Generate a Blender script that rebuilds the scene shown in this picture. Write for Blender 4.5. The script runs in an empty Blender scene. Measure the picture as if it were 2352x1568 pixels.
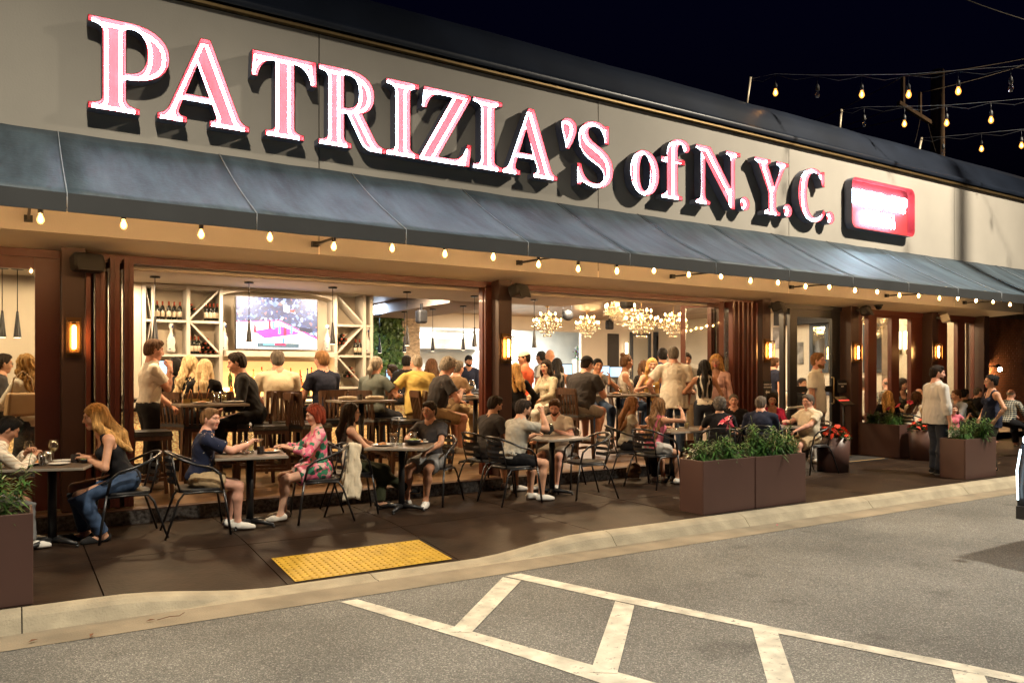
import bpy, math, random
import numpy as np
from mathutils import Vector, Matrix
from mathutils.geometry import tessellate_polygon

# ------------------------------------------------------------------ camera, world, exposure
sc = bpy.context.scene
COL = sc.collection
R = math.radians
CAM_H = 1.6
YAW = R(32.5)
FPX = 1799.0 / 2352.0
cam_d = bpy.data.cameras.new('camera')
cam = bpy.data.objects.new('camera', cam_d)
COL.objects.link(cam)
cam.location = (0, 0, CAM_H)
cam.rotation_euler = (R(90), 0, -YAW)
cam_d.sensor_width = 36.0
cam_d.lens = 36.0 * FPX
cam_d.shift_y = 71.0 / 2352.0
cam_d.clip_end = 3000
sc.camera = cam

world = bpy.data.worlds.new('World')
sc.world = world
world.use_nodes = True
wn = world.node_tree.nodes
wl = world.node_tree.links
wbg = wn['Background']
sky = wn.new('ShaderNodeTexSky')
sky.sky_type = 'NISHITA'
sky.sun_disc = False
sky.sun_elevation = R(-4.0)
sky.sun_rotation = R(200)
sky.ozone_density = 4.0
wl.new(sky.outputs[0], wbg.inputs[0])
wbg.inputs[1].default_value = 0.3

sc.view_settings.view_transform = 'Standard'
sc.view_settings.look = 'None'
sc.view_settings.exposure = 0.0
sc.view_settings.gamma = 1.0
sc.render.engine = 'CYCLES'
cy = sc.cycles
cy.use_denoising = True
try:
    cy.denoiser = 'OPENIMAGEDENOISE'
except Exception:
    pass
cy.max_bounces = 6
cy.diffuse_bounces = 3
cy.glossy_bounces = 3
cy.transmission_bounces = 4
cy.transparent_max_bounces = 12
cy.sample_clamp_indirect = 3.0
cy.sample_clamp_direct = 0.0
cy.caustics_reflective = False
cy.caustics_refractive = False
cy.use_light_tree = True

# the parking-lot lamp whose light rakes over the facade from the right, outside the frame
LAMP = (15.1, 1.6, 10.7)
lamp_d = bpy.data.lights.new('street_lamp_light', 'SPOT')
lamp_d.spot_size = R(130)
lamp_d.spot_blend = 1.0
lamp_d.energy = 11200
lamp_d.color = (1.0, 0.88, 0.69)
lamp_d.shadow_soft_size = 0.27
# a second lot lamp beside the viewer: a cut-off luminaire that lights the road and kerb, not the fascia
LAMP2 = (0.2, 2.3, 9.2)
lamp2_d = bpy.data.lights.new('street_lamp_spot', 'SPOT')
lamp2_d.energy = 5000
lamp2_d.color = (1.0, 0.89, 0.70)
lamp2_d.spot_size = R(132)
lamp2_d.spot_blend = 0.7
lamp2_d.shadow_soft_size = 0.2

# ------------------------------------------------------------------ helpers
rnd = random.Random(7)
_s, _c = math.sin(YAW), math.cos(YAW)

def at(u, v, Y):
    """world point on the plane y = Y seen at survey coordinate (u, v)"""
    r = (u - 1176.0) / 1799.0
    t = (855.0 - v) / 1799.0
    d = Y / (_c - r * _s)
    return Vector(((_s + r * _c) * d, Y, CAM_H + t * d))

def atx(u, Y):
    return at(u, 855, Y).x

def link(o, parent=None):
    COL.objects.link(o)
    if parent is not None:
        o.parent = parent
    return o

def tag(o, label=None, cat=None, group=None, kind=None):
    if label: o['label'] = label
    if cat: o['category'] = cat
    if group: o['group'] = group
    if kind: o['kind'] = kind
    return o

def empty(name, loc=(0, 0, 0), rz=0.0, label=None, cat=None, group=None, parent=None):
    o = bpy.data.objects.new(name, None)
    o.empty_display_size = 0.1
    link(o, parent)
    o.location = loc
    o.rotation_euler = (0, 0, rz)
    return tag(o, label, cat, group)

def inst(name, mesh, parent=None, loc=None, rot=None, scale=None):
    o = bpy.data.objects.new(name, mesh)
    link(o, parent)
    if loc is not None: o.location = loc
    if rot is not None: o.rotation_euler = rot
    if scale is not None: o.scale = scale
    return o

def children(o, table):
    return table.get(o.name, [])

def copy_tree(o, parent=None):
    c = o.copy()
    COL.objects.link(c)
    c.parent = parent
    for ch in list(o.children):
        copy_tree(ch, c)
    return c

class MB:
    """collects shapes, then links them as ONE mesh object"""
    def __init__(self):
        self.v, self.f, self.m, self.s = [], [], [], []
    def add(self, vs, fs, mi=0, smooth=False):
        o = len(self.v)
        self.v.extend([tuple(p) for p in vs])
        for f in fs:
            self.f.append(tuple(i + o for i in f))
            self.m.append(mi)
            self.s.append(smooth)
        return self
    def box(self, c, d, rz=0.0, mi=0, M=None, taper=1.0):
        x, y, z = d[0] / 2, d[1] / 2, d[2] / 2
        vs = []
        for k in (-1, 1):
            t = taper if k > 0 else 1.0
            for (a, b) in ((-1, -1), (1, -1), (1, 1), (-1, 1)):
                vs.append(Vector((a * x * t, b * y * t, k * z)))
        if rz:
            Mz = Matrix.Rotation(rz, 3, 'Z')
            vs = [Mz @ p for p in vs]
        if M is not None:
            vs = [M @ p for p in vs]
        vs = [p + Vector(c) for p in vs]
        self.add(vs, [(3, 2, 1, 0), (4, 5, 6, 7), (0, 1, 5, 4), (1, 2, 6, 5), (2, 3, 7, 6), (3, 0, 4, 7)], mi)
        return self
    def bar(self, a, b, w, h, mi=0, up=(0, 0, 1)):
        a, b = Vector(a), Vector(b)
        d = b - a
        L = d.length
        d.normalize()
        u = Vector(up)
        if abs(d.dot(u)) > 0.98:
            u = Vector((0, 1, 0))
        x = d.cross(u).normalized()
        z = x.cross(d).normalized()
        M = Matrix((x, d, z)).transposed()
        return self.box((a + b) / 2, (w, L, h), M=M, mi=mi)
    def tube(self, pts, r, n=6, mi=0, closed=False, caps=True):
        P = [Vector(p) for p in pts]
        m = len(P)
        rr = r if isinstance(r, (list, tuple)) else [r] * m
        rings = []
        prev = None
        for i in range(m):
            if closed:
                t = P[(i + 1) % m] - P[i - 1]
            else:
                t = P[min(i + 1, m - 1)] - P[max(i - 1, 0)]
            if t.length < 1e-9:
                t = Vector((0, 0, 1))
            t.normalize()
            if prev is None:
                u = Vector((0, 0, 1)) if abs(t.z) < 0.9 else Vector((1, 0, 0))
                x = t.cross(u).normalized()
            else:
                x = (prev - t * prev.dot(t))
                if x.length < 1e-6:
                    x = t.orthogonal()
                x.normalize()
            prev = x
            y = t.cross(x)
            rings.append([P[i] + (x * math.cos(2 * math.pi * k / n) + y * math.sin(2 * math.pi * k / n)) * rr[i] for k in range(n)])
        vs = [p for ring in rings for p in ring]
        fs = []
        for i in range(m if closed else m - 1):
            j = (i + 1) % m
            for k in range(n):
                l = (k + 1) % n
                fs.append((i * n + k, i * n + l, j * n + l, j * n + k))
        if caps and not closed:
            fs.append(tuple(range(n - 1, -1, -1)))
            fs.append(tuple((m - 1) * n + k for k in range(n)))
        return self.add(vs, fs, mi, True)
    def lathe(self, c, prof, n=12, mi=0, axis=None, smooth=True, sx=1.0, sy=1.0):
        c = Vector(c)
        M = None
        if axis is not None:
            M = Vector((0, 0, 1)).rotation_difference(Vector(axis)).to_matrix()
        vs, fs = [], []
        for (r, z) in prof:
            for k in range(n):
                a = 2 * math.pi * k / n
                p = Vector((r * math.cos(a) * sx, r * math.sin(a) * sy, z))
                vs.append((M @ p if M else p) + c)
        for i in range(len(prof) - 1):
            for k in range(n):
                l = (k + 1) % n
                fs.append((i * n + k, i * n + l, (i + 1) * n + l, (i + 1) * n + k))
        if prof[0][0] > 1e-4: fs.append(tuple(range(n - 1, -1, -1)))
        if prof[-1][0] > 1e-4: fs.append(tuple((len(prof) - 1) * n + k for k in range(n)))
        return self.add(vs, fs, mi, smooth)
    def ball(self, c, r, n=8, m=6, mi=0, s=(1, 1, 1)):
        prof = [(math.sin(math.pi * i / m) * r, -math.cos(math.pi * i / m) * r) for i in range(m + 1)]
        prof = [(max(a, 0.0001 * r), b) for a, b in prof]
        o = len(self.v)
        self.lathe((0, 0, 0), prof, n, mi)
        for i in range(o, len(self.v)):
            p = self.v[i]
            self.v[i] = (p[0] * s[0] + c[0], p[1] * s[1] + c[1], p[2] * s[2] + c[2])
        return self
    def quad(self, a, b, c, d, mi=0):
        return self.add([a, b, c, d], [(0, 1, 2, 3)], mi)
    def mesh(self, name, mats):
        me = bpy.data.meshes.new(name)
        me.from_pydata(self.v, [], self.f)
        for m in (mats if isinstance(mats, (list, tuple)) else [mats]):
            me.materials.append(m)
        if self.f:
            me.polygons.foreach_set('material_index', self.m)
            me.polygons.foreach_set('use_smooth', self.s)
        me.update()
        return me
    def build(self, name, mats, parent=None, loc=None, rz=None):
        o = bpy.data.objects.new(name, self.mesh(name, mats))
        link(o, parent)
        if loc is not None: o.location = loc
        if rz is not None: o.rotation_euler = (0, 0, rz)
        return o

def bevel(o, w=0.004, seg=2):
    m = o.modifiers.new('bevel', 'BEVEL')
    m.width = w
    m.segments = seg
    m.limit_method = 'ANGLE'
    return o

# ------------------------------------------------------------------ materials
MATS = {}

def mat(name, col, rough=0.5, metal=0.0, var=0.12, scale=6.0, bump=0.0, bscale=40.0, emis=0.0, ecol=None,
        spec=0.5, coat=0.0, stretch=None, detail=3.0):
    if name in MATS: return MATS[name]
    m = bpy.data.materials.new(name)
    m.use_nodes = True
    nt = m.node_tree
    N, L = nt.nodes, nt.links
    b = N['Principled BSDF']
    b.inputs['Roughness'].default_value = rough
    b.inputs['Metallic'].default_value = metal
    b.inputs['Specular IOR Level'].default_value = spec
    b.inputs['Coat Weight'].default_value = coat
    c4 = (col[0], col[1], col[2], 1.0)
    b.inputs['Base Color'].default_value = c4
    src = None
    if var > 0 or bump > 0:
        tc = N.new('ShaderNodeTexCoord')
        src = tc.outputs['Object']
        if stretch:
            mp = N.new('ShaderNodeMapping')
            mp.inputs['Scale'].default_value = stretch
            L.new(src, mp.inputs[0])
            src = mp.outputs[0]
    if var > 0:
        nz = N.new('ShaderNodeTexNoise')
        nz.inputs['Scale'].default_value = scale
        nz.inputs['Detail'].default_value = detail
        L.new(src, nz.inputs['Vector'])
        cr = N.new('ShaderNodeValToRGB')
        cr.color_ramp.elements[0].position = 0.3
        cr.color_ramp.elements[1].position = 0.72
        cr.color_ramp.elements[0].color = tuple(x * (1 - var) for x in col) + (1,)
        cr.color_ramp.elements[1].color = tuple(min(1, x * (1 + var)) for x in col) + (1,)
        L.new(nz.outputs['Fac'], cr.inputs[0])
        L.new(cr.outputs[0], b.inputs['Base Color'])
    if bump > 0:
        n2 = N.new('ShaderNodeTexNoise')
        n2.inputs['Scale'].default_value = bscale
        n2.inputs['Detail'].default_value = 3
        L.new(src, n2.inputs['Vector'])
        bp = N.new('ShaderNodeBump')
        bp.inputs['Strength'].default_value = bump
        bp.inputs['Distance'].default_value = 0.02
        L.new(n2.outputs['Fac'], bp.inputs['Height'])
        L.new(bp.outputs[0], b.inputs['Normal'])
    if emis > 0:
        e = ecol or col
        b.inputs['Emission Color'].default_value = (e[0], e[1], e[2], 1)
        b.inputs['Emission Strength'].default_value = emis
    MATS[name] = m
    return m

def glass(name, tint=(1, 1, 1), refl=0.12, rough=0.02):
    if name in MATS: return MATS[name]
    m = bpy.data.materials.new(name)
    m.use_nodes = True
    N, L = m.node_tree.nodes, m.node_tree.links
    N.remove(N['Principled BSDF'])
    t = N.new('ShaderNodeBsdfTransparent')
    t.inputs[0].default_value = (tint[0], tint[1], tint[2], 1)
    g = N.new('ShaderNodeBsdfGlossy')
    g.inputs['Roughness'].default_value = rough
    lw = N.new('ShaderNodeLayerWeight')
    lw.inputs['Blend'].default_value = 0.35
    mp = N.new('ShaderNodeMapRange')
    mp.inputs['To Min'].default_value = refl * 0.5
    mp.inputs['To Max'].default_value = min(1, refl * 5)
    L.new(lw.outputs['Facing'], mp.inputs['Value'])
    mx = N.new('ShaderNodeMixShader')
    L.new(mp.outputs[0], mx.inputs[0])
    L.new(t.outputs[0], mx.inputs[1])
    L.new(g.outputs[0], mx.inputs[2])
    L.new(mx.outputs[0], N['Material Output'].inputs[0])
    MATS[name] = m
    return m

def nodes_of(m):
    return m.node_tree.nodes, m.node_tree.links, m.node_tree.nodes['Principled BSDF']
# ------------------------------------------------------------------ people: a body grown from joints as one implicit surface
def rcone(P, a, b, ra, rb, flat=None):
    if flat is not None:
        n, s, c = flat
        q = (P - c) @ n
        P = P + ((s - 1.0) * q)[..., None] * n
        a = a + (s - 1.0) * np.dot(a - c, n) * n
        b = b + (s - 1.0) * np.dot(b - c, n) * n
    ab = b - a
    L2 = max(float(ab @ ab), 1e-9)
    t = np.clip(((P - a) @ ab) / L2, 0, 1)
    d = P - (a + t[..., None] * ab)
    return np.sqrt((d * d).sum(-1)) - (ra + (rb - ra) * t)

def ellip(P, c, Rm, r):
    q = (P - c) @ Rm          # local coordinates
    k0 = np.sqrt(((q / r) ** 2).sum(-1))
    k1 = np.sqrt(((q / (r * r)) ** 2).sum(-1)) + 1e-9
    return k0 * (k0 - 1.0) / k1

class SDF:
    def __init__(self):
        self.p = []
    def cone(self, a, b, ra, rb, k=0.03, flat=None, cut=None):
        a, b = np.array(a, float), np.array(b, float)
        m = max(ra, rb)
        lo = np.minimum(a, b) - m
        hi = np.maximum(a, b) + m
        def fn(P):
            f = rcone(P, a, b, ra, rb, flat)
            if cut is not None:
                for (o, n) in cut:
                    f = np.maximum(f, (P - o) @ n)
            return f
        self.p.append(('u', fn, lo, hi, k))
        return self
    def ell(self, c, Rm, r, k=0.04):
        c, r = np.array(c, float), np.array(r, float)
        m = r.max()
        self.p.append(('u', lambda P: ellip(P, c, Rm, r), c - m, c + m, k))
        return self
    def sub(self, fn, lo=None, hi=None, k=0.006):
        self.p.append(('s', fn, lo, hi, k))
        return self
    def noise(self, fn):
        self.p.append(('n', fn, None, None, 0))
        return self
    def plane(self, o, n):
        o, n = np.array(o, float), np.array(n, float)
        self.p.append(('s', lambda P: -((P - o) @ n), None, None, 0.0))
        return self
    def mesh(self, h):
        us = [q for q in self.p if q[0] == 'u']
        lo = np.min([q[2] for q in us], axis=0) - 3 * h
        hi = np.max([q[3] for q in us], axis=0) + 3 * h
        n = np.ceil((hi - lo) / h).astype(int) + 1
        ax = [lo[i] + h * np.arange(n[i]) for i in range(3)]
        F = np.full(tuple(n), 0.25)
        for (t, fn, a, b, k) in self.p:
            if a is None:
                i0, i1 = np.zeros(3, int), n
            else:
                pad = k + 2 * h + 0.01
                i0 = np.clip(np.floor((a - pad - lo) / h).astype(int), 0, n)
                i1 = np.clip(np.ceil((b + pad - lo) / h).astype(int) + 1, 0, n)
            sl = tuple(slice(i0[i], i1[i]) for i in range(3))
            if any(i1 - i0 <= 0): continue
            P = np.stack(np.meshgrid(*[ax[i][sl[i]] for i in range(3)], indexing='ij'), -1)
            G = F[sl]
            if t == 'n':
                m = np.abs(G) < 0.06
                G[m] += fn(P[m])
                continue
            f = fn(P)
            if t == 'u':
                if k > 0:
                    hh = np.maximum(k - np.abs(G - f), 0) / k
                    F[sl] = np.minimum(G, f) - hh * hh * k * 0.25
                else:
                    F[sl] = np.minimum(G, f)
            else:
                if k > 0:
                    hh = np.maximum(k - np.abs(G + f), 0) / k
                    F[sl] = np.maximum(G, -f) + hh * hh * k * 0.25
                else:
                    F[sl] = np.maximum(G, -f)
        return surfnet(F, lo, h)

_C8 = [(i, j, k) for i in (0, 1) for j in (0, 1) for k in (0, 1)]
_E12 = [(a, b) for a in range(8) for b in range(a + 1, 8) if sum(abs(x - y) for x, y in zip(_C8[a], _C8[b])) == 1]

def surfnet(F, lo, h):
    n = np.array(F.shape)
    ins = F < 0
    cs = np.zeros(tuple(n - 1), np.int8)
    for (i, j, k) in _C8:
        cs += ins[i:n[0] - 1 + i, j:n[1] - 1 + j, k:n[2] - 1 + k]
    act = (cs > 0) & (cs < 8)
    ids = np.argwhere(act)
    if len(ids) == 0:
        return np.zeros((0, 3)), np.zeros((0, 4), int)
    idx = np.full(act.shape, -1, int)
    idx[act] = np.arange(len(ids))
    cv = [F[ids[:, 0] + c[0], ids[:, 1] + c[1], ids[:, 2] + c[2]] for c in _C8]
    pos = np.zeros((len(ids), 3))
    cnt = np.zeros(len(ids))
    for (a, b) in _E12:
        fa, fb = cv[a], cv[b]
        m = (fa < 0) != (fb < 0)
        t = fa[m] / (fa[m] - fb[m])
        A, B = np.array(_C8[a], float), np.array(_C8[b], float)
        pos[m] += A + t[:, None] * (B - A)
        cnt[m] += 1
    V = lo + h * (ids + pos / cnt[:, None])
    faces = []
    for ax in range(3):
        s0 = [slice(None)] * 3
        s1 = [slice(None)] * 3
        s0[ax] = slice(0, -1)
        s1[ax] = slice(1, None)
        a, b = ins[tuple(s0)], ins[tuple(s1)]
        e = np.argwhere(a != b)
        o = [i for i in range(3) if i != ax]
        ok = (e[:, o[0]] > 0) & (e[:, o[1]] > 0) & (e[:, o[0]] < n[o[0]] - 1) & (e[:, o[1]] < n[o[1]] - 1)
        e = e[ok]
        q = []
        for (du, dv) in ((-1, -1), (0, -1), (0, 0), (-1, 0)):
            w = e.copy()
            w[:, o[0]] += du
            w[:, o[1]] += dv
            q.append(idx[w[:, 0], w[:, 1], w[:, 2]])
        q = np.stack(q, 1)
        flip = a[e[:, 0], e[:, 1], e[:, 2]]
        if ax == 1: flip = ~flip
        q[~flip] = q[~flip][:, ::-1]
        faces.append(q)
    return V, np.concatenate(faces)

def np_mesh(name, parts, mats):
    """parts: list of (V, quads, material index or array)"""
    me = bpy.data.meshes.new(name)
    vo, VV, FF, MI = 0, [], [], []
    for (V, Q, mi) in parts:
        if len(Q) == 0: continue
        VV.append(V); FF.append(Q + vo); vo += len(V)
        MI.append(np.full(len(Q), mi) if np.isscalar(mi) else mi)
    V = np.concatenate(VV).astype(np.float32)
    Q = np.concatenate(FF).astype(np.int32)
    MI = np.concatenate(MI).astype(np.int32)
    me.vertices.add(len(V)); me.vertices.foreach_set('co', V.ravel())
    me.loops.add(Q.size); me.loops.foreach_set('vertex_index', Q.ravel())
    me.polygons.add(len(Q))
    me.polygons.foreach_set('loop_start', np.arange(0, Q.size, 4, dtype=np.int32))
    try:
        me.polygons.foreach_set('loop_total', np.full(len(Q), 4, np.int32))
    except Exception:
        pass
    me.polygons.foreach_set('use_smooth', np.ones(len(Q), bool))
    for m in mats: me.materials.append(m)
    me.polygons.foreach_set('material_index', MI)
    me.update(calc_edges=True)
    me.validate()
    return me

def sphereq(c, r, n=8, m=6, s=(1, 1, 1)):
    V, Q = [], []
    for i in range(m + 1):
        a = math.pi * (0.001 + 0.998 * i / m)
        for k in range(n):
            b = 2 * math.pi * k / n
            V.append((c[0] + r * s[0] * math.sin(a) * math.cos(b), c[1] + r * s[1] * math.sin(a) * math.sin(b), c[2] - r * s[2] * math.cos(a)))
    for i in range(m):
        for k in range(n):
            l = (k + 1) % n
            Q.append((i * n + k, i * n + l, (i + 1) * n + l, (i + 1) * n + k))
    return np.array(V), np.array(Q)

def rot(ax, deg):
    a = math.radians(deg)
    c, s = math.cos(a), math.sin(a)
    if ax == 'x': return np.array([[1, 0, 0], [0, c, -s], [0, s, c]])
    if ax == 'y': return np.array([[c, 0, s], [0, 1, 0], [-s, 0, c]])
    return np.array([[c, -s, 0], [s, c, 0], [0, 0, 1]])

def unit(v):
    v = np.array(v, float)
    return v / max(np.linalg.norm(v), 1e-9)

def ik(a, t, l1, l2, hint):
    """middle joint of a two-bone chain from a to t; returns joint, end"""
    a, t = np.array(a, float), np.array(t, float)
    d = t - a
    L = np.linalg.norm(d)
    Lm = (l1 + l2) * 0.995
    if L > Lm:
        d *= Lm / L; L = Lm; t = a + d
    if L < abs(l1 - l2) + 0.02:
        d = unit(d) * (abs(l1 - l2) + 0.02); L = np.linalg.norm(d); t = a + d
    u = d / L
    x = (l1 * l1 - l2 * l2 + L * L) / (2 * L)
    hgt = math.sqrt(max(l1 * l1 - x * x, 0))
    hv = np.array(hint, float)
    hv = hv - u * (hv @ u)
    hv = unit(hv)
    return a + u * x + hv * hgt, t

SKIN = {}
def skin_mat(tone):
    if tone not in SKIN:
        c = {'fair': (0.62, 0.36, 0.25), 'mid': (0.50, 0.27, 0.17), 'tan': (0.40, 0.20, 0.12), 'brown': (0.23, 0.115, 0.07), 'pink': (0.62, 0.33, 0.24)}[tone]
        m = mat('skin_' + tone, c, 0.58, var=0.16, scale=11, bump=0.10, bscale=90, spec=0.32)
        b = m.node_tree.nodes['Principled BSDF']
        b.inputs['Subsurface Weight'].default_value = 0.08
        b.inputs['Subsurface Radius'].default_value = (0.02, 0.008, 0.004)
        SKIN[tone] = m
    return SKIN[tone]

def hair_mat(kind):
    c = {'blond': (0.50, 0.30, 0.11), 'platinum': (0.62, 0.47, 0.27), 'honey': (0.48, 0.27, 0.09), 'brown': (0.075, 0.036, 0.017), 'dark': (0.022, 0.014, 0.010),
         'black': (0.008, 0.007, 0.007), 'red': (0.22, 0.035, 0.015), 'auburn': (0.22, 0.105, 0.045), 'grey': (0.115, 0.098, 0.082), 'silver': (0.30, 0.265, 0.22), 'lightbrown': (0.20, 0.105, 0.045)}[kind]
    return mat('hair_' + kind, c, 0.62, var=0.45, scale=9, bump=0.5, bscale=55, stretch=(5.0, 5.0, 0.7), spec=0.16)

EYE = lambda: mat('eye_white', (0.5, 0.46, 0.42), 0.2, var=0)
IRIS = lambda: mat('eye_iris', (0.03, 0.018, 0.012), 0.15, var=0)
LIP = lambda: mat('lips', (0.42, 0.13, 0.10), 0.4, var=0)
LIPF = lambda: mat('lips_rouge', (0.50, 0.07, 0.07), 0.35, var=0)

def folds(seed, amp):
    g = np.random.RandomState(seed)
    K = [unit(g.normal(size=3) * np.array([1, 1, 0.7])) * g.uniform(34, 85) for _ in range(5)]
    W = [unit(g.normal(size=3)) * g.uniform(10, 22) for _ in range(5)]
    ph = g.uniform(0, 6.28, 5)
    def fn(P):
        o = 0
        for i in range(5):
            o = o + np.sin(P @ K[i] + 1.8 * np.sin(P @ W[i] + ph[i]) + ph[i] * 2)
        return np.abs(o) * amp / 4.5
    return fn

PEOPLE = []

def person(label, u, v, Y, yaw, pose='sit', z0=0.0, seat=0.45, sex='m', skin='mid', hair=('short', 'dark'),
           top=None, bottom=None, shoes=None, lean=8, side=0, twist=0, hyaw=0, hpitch=6, hroll=0, lh=None, rh=None, lf=None, rf=None,
           wide=1.0, belly=0.0, stature=None, fine=False, beard=None, glasses=False, curl=0.5, cap=None, hem=None, lrel=True, seed=None,
           group=None, smile=False, elbow=None, cross=False, child=False):
    rs = seed if seed is not None else len(PEOPLE) + 11
    X3 = np.array([1.0, 0, 0])
    fem = sex == 'f'
    Rt = rot('z', -twist) @ rot('x', -lean) @ rot('y', side)
    hip_local = (0.90 if pose == 'stand' else None)
    # ---- choose the stature so that the head comes out where it is in the survey
    W = at(u, v, Y)
    def headz(S):
        pz = (0.945 * S) if pose == 'stand' else seat + 0.10 * S
        N = np.array([0, 0, pz]) + Rt @ np.array([0, 0, 0.50 * S])
        Rn = rot('z', -twist * 0.5) @ rot('x', -lean * 0.6)
        return N + Rn @ np.array([0, 0.025 * S, 0.165 * S])
    if stature is None:
        lo_, hi_ = 0.55 if child else 0.88, 1.13
        S = 1.0
        for S in np.linspace(lo_, hi_, 60):
            if headz(S)[2] + z0 >= W.z: break
    else:
        S = stature / 1.75
    Hc = headz(S)
    a = math.radians(-yaw)
    ca, sa = math.cos(a), math.sin(a)
    rx = W.x - (ca * Hc[0] - sa * Hc[1])
    ry = W.y - (sa * Hc[0] + ca * Hc[1])
    root = empty('person', (rx, ry, z0), a, label, 'person', group)
    PEOPLE.append(root)
    pz = (0.945 * S) if pose == 'stand' else seat + 0.10 * S
    P0 = np.array([0, 0, pz])
    T = lambda x, y, z: P0 + Rt @ (np.array([x, y, z]) * S)
    tw = rot('z', -twist)
    N = T(0, 0, 0.50)
    sw = (0.165 if fem else 0.19) * wide
    shl, shr = T(-sw, -0.01, 0.430), T(sw, -0.01, 0.430)
    Rh = rot('z', -hyaw) @ rot('x', -hpitch) @ rot('y', hroll)
    aw = (0.82 if fem else 1.0) * (0.6 + 0.4 * wide) * S
    lw = (0.95 if fem else 1.0) * (0.6 + 0.4 * wide) * S
    # ---- limbs
    UA, FA, TH, SHN = 0.285 * S, 0.25 * S, 0.43 * S, 0.42 * S
    if pose == 'stand':
        lh = lh if lh is not None else (-0.25, 0.06, 0.84)
        rh = rh if rh is not None else (0.25, 0.06, 0.84)
        lf = lf if lf is not None else (-0.10, 0.02, 0.08)
        rf = rf if rf is not None else (0.10, -0.02, 0.08)
    else:
        lh = lh if lh is not None else (-0.14, 0.36, seat + 0.20)
        rh = rh if rh is not None else (0.14, 0.36, seat + 0.20)
        fz = 0.08 if seat < 0.6 else 0.33
        lf = lf if lf is not None else (-0.13, 0.42, fz)
        rf = rf if rf is not None else (0.13, 0.40, fz)
    eh = elbow or 0.9
    hw = (0.095 if fem else 0.09) * wide * S
    tg = lambda q: np.array([q[0] * 1.0, q[1], q[2]])
    eL, wL = ik(shl, tg(lh), UA, FA, (-eh, -0.5, -0.7))
    eR, wR = ik(shr, tg(rh), UA, FA, (eh, -0.5, -0.7))
    hL, hR = P0 + tw @ np.array([-hw, 0, -0.02]), P0 + tw @ np.array([hw, 0, -0.02])
    kh = (0, 1, 0.6) if pose != 'stand' else (0, 1, 0.1)
    kL, aL = ik(hL, tg(lf), TH, SHN, (-0.15 if not cross else 0.1, kh[1], kh[2]))
    kR, aR = ik(hR, tg(rf), TH, SHN, (0.15 if not cross else -0.1, kh[1], kh[2]))
    fdL = unit(np.array([(kL - hL)[0] * 0.5 - 0.06, max((kL - hL)[1], 0.25), 0]))
    fdR = unit(np.array([(kR - hR)[0] * 0.5 + 0.06, max((kR - hR)[1], 0.25), 0]))
    if pose == 'stand':
        fdL, fdR = unit((-0.2, 1, 0)), unit((0.2, 1, 0))

    def torso(s, t=0.0, arms=True, loose=0.0):
        b_ = belly
        s.ell(T(0, -0.012, 0.0), Rt, (np.array([0.168 if fem else 0.160, 0.118, 0.125]) * np.array([wide, wide, 1]) + np.array([b_ * .6, b_ * .5, 0])) * S + t + loose * .5)
        s.ell(T(0, 0.01 + b_ * 0.6, 0.16), Rt, (np.array([0.125 if fem else 0.142, 0.095, 0.17]) * np.array([wide, wide, 1]) + b_) * S + t + loose)
        s.ell(T(0, -0.005, 0.335), Rt, (np.array([0.140 if fem else 0.165, 0.098 if fem else 0.115, 0.165]) * np.array([wide, wide, 1]) + np.array([b_ * .4, b_ * .4, 0])) * S + t + loose * .3)
        if fem:
            for q in (-1, 1):
                s.ell(T(q * 0.066, 0.080, 0.315), Rt, np.array([0.062, 0.058, 0.062]) * S + t, k=0.03)
        s.cone(shl, shr, 0.050 * S * (0.85 if fem else 1) + t, 0.050 * S * (0.85 if fem else 1) + t, 0.05)
        s.cone(N + np.array([0, 0, 0.0]), (shl * .7 + N * .3), 0.058 * aw + t, 0.05 * aw + t, 0.04)
        s.cone(N + np.array([0, 0, 0.0]), (shr * .7 + N * .3), 0.058 * aw + t, 0.05 * aw + t, 0.04)
        return s
    nk = Hc + Rh @ (np.array([0, -0.022, -0.055]) * S)
    hf = 0.0145 if fine else 0.02
    # ---- body
    B = SDF()
    torso(B)
    for (s_, e_, w_) in ((shl, eL, wL), (shr, eR, wR)):
        B.cone(s_, e_, 0.049 * aw, 0.041 * aw, 0.04)
        mid = e_ + (w_ - e_) * 0.3
        B.cone(e_, mid, 0.040 * aw, 0.043 * aw, 0.02)
        B.cone(mid, w_, 0.043 * aw, 0.028 * aw, 0.02)
    for (h_, k_, a_) in ((hL, kL, aL), (hR, kR, aR)):
        B.cone(h_, k_, 0.088 * lw, 0.056 * lw, 0.04)
        mid = k_ + (a_ - k_) * 0.32 + np.array([0, -0.012, 0])
        B.cone(k_, mid, 0.054 * lw, 0.057 * lw, 0.03)
        B.cone(mid, a_, 0.056 * lw, 0.036 * lw, 0.03)
    for (a_, f_) in ((aL, fdL), (aR, fdR)):
        B.cone(a_ - f_ * 0.03 * S - np.array([0, 0, 0.04 * S]), a_ + f_ * 0.13 * S - np.array([0, 0, 0.052 * S]), 0.034 * S, 0.024 * S, 0.03)
        B.cone(a_, a_ - np.array([0, 0, 0.035 * S]), 0.036 * S, 0.036 * S, 0.02)
    B.cone(nk, N, 0.053 * aw + 0.004, 0.060 * aw, 0.05)
    V1, Q1 = B.mesh(hf)
    # ---- head
    HS = S * (1.0 if not child else 1.12)
    hp = lambda x, y, z: Hc + Rh @ (np.array([x, y, z]) * HS)
    Hd = SDF()
    A_ = np.array
    Hd.ell(hp(0, -0.014, 0.026), Rh, A_([0.076, 0.095, 0.090]) * HS, 0.02)
    jw = 0.054 if fem else 0.060
    Hd.ell(hp(0, 0.022, -0.045), Rh, A_([jw, 0.064, 0.064]) * HS, 0.035)
    Hd.ell(hp(0, 0.062, -0.093), Rh, A_([0.026, 0.022, 0.020]) * HS, 0.03)
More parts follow.
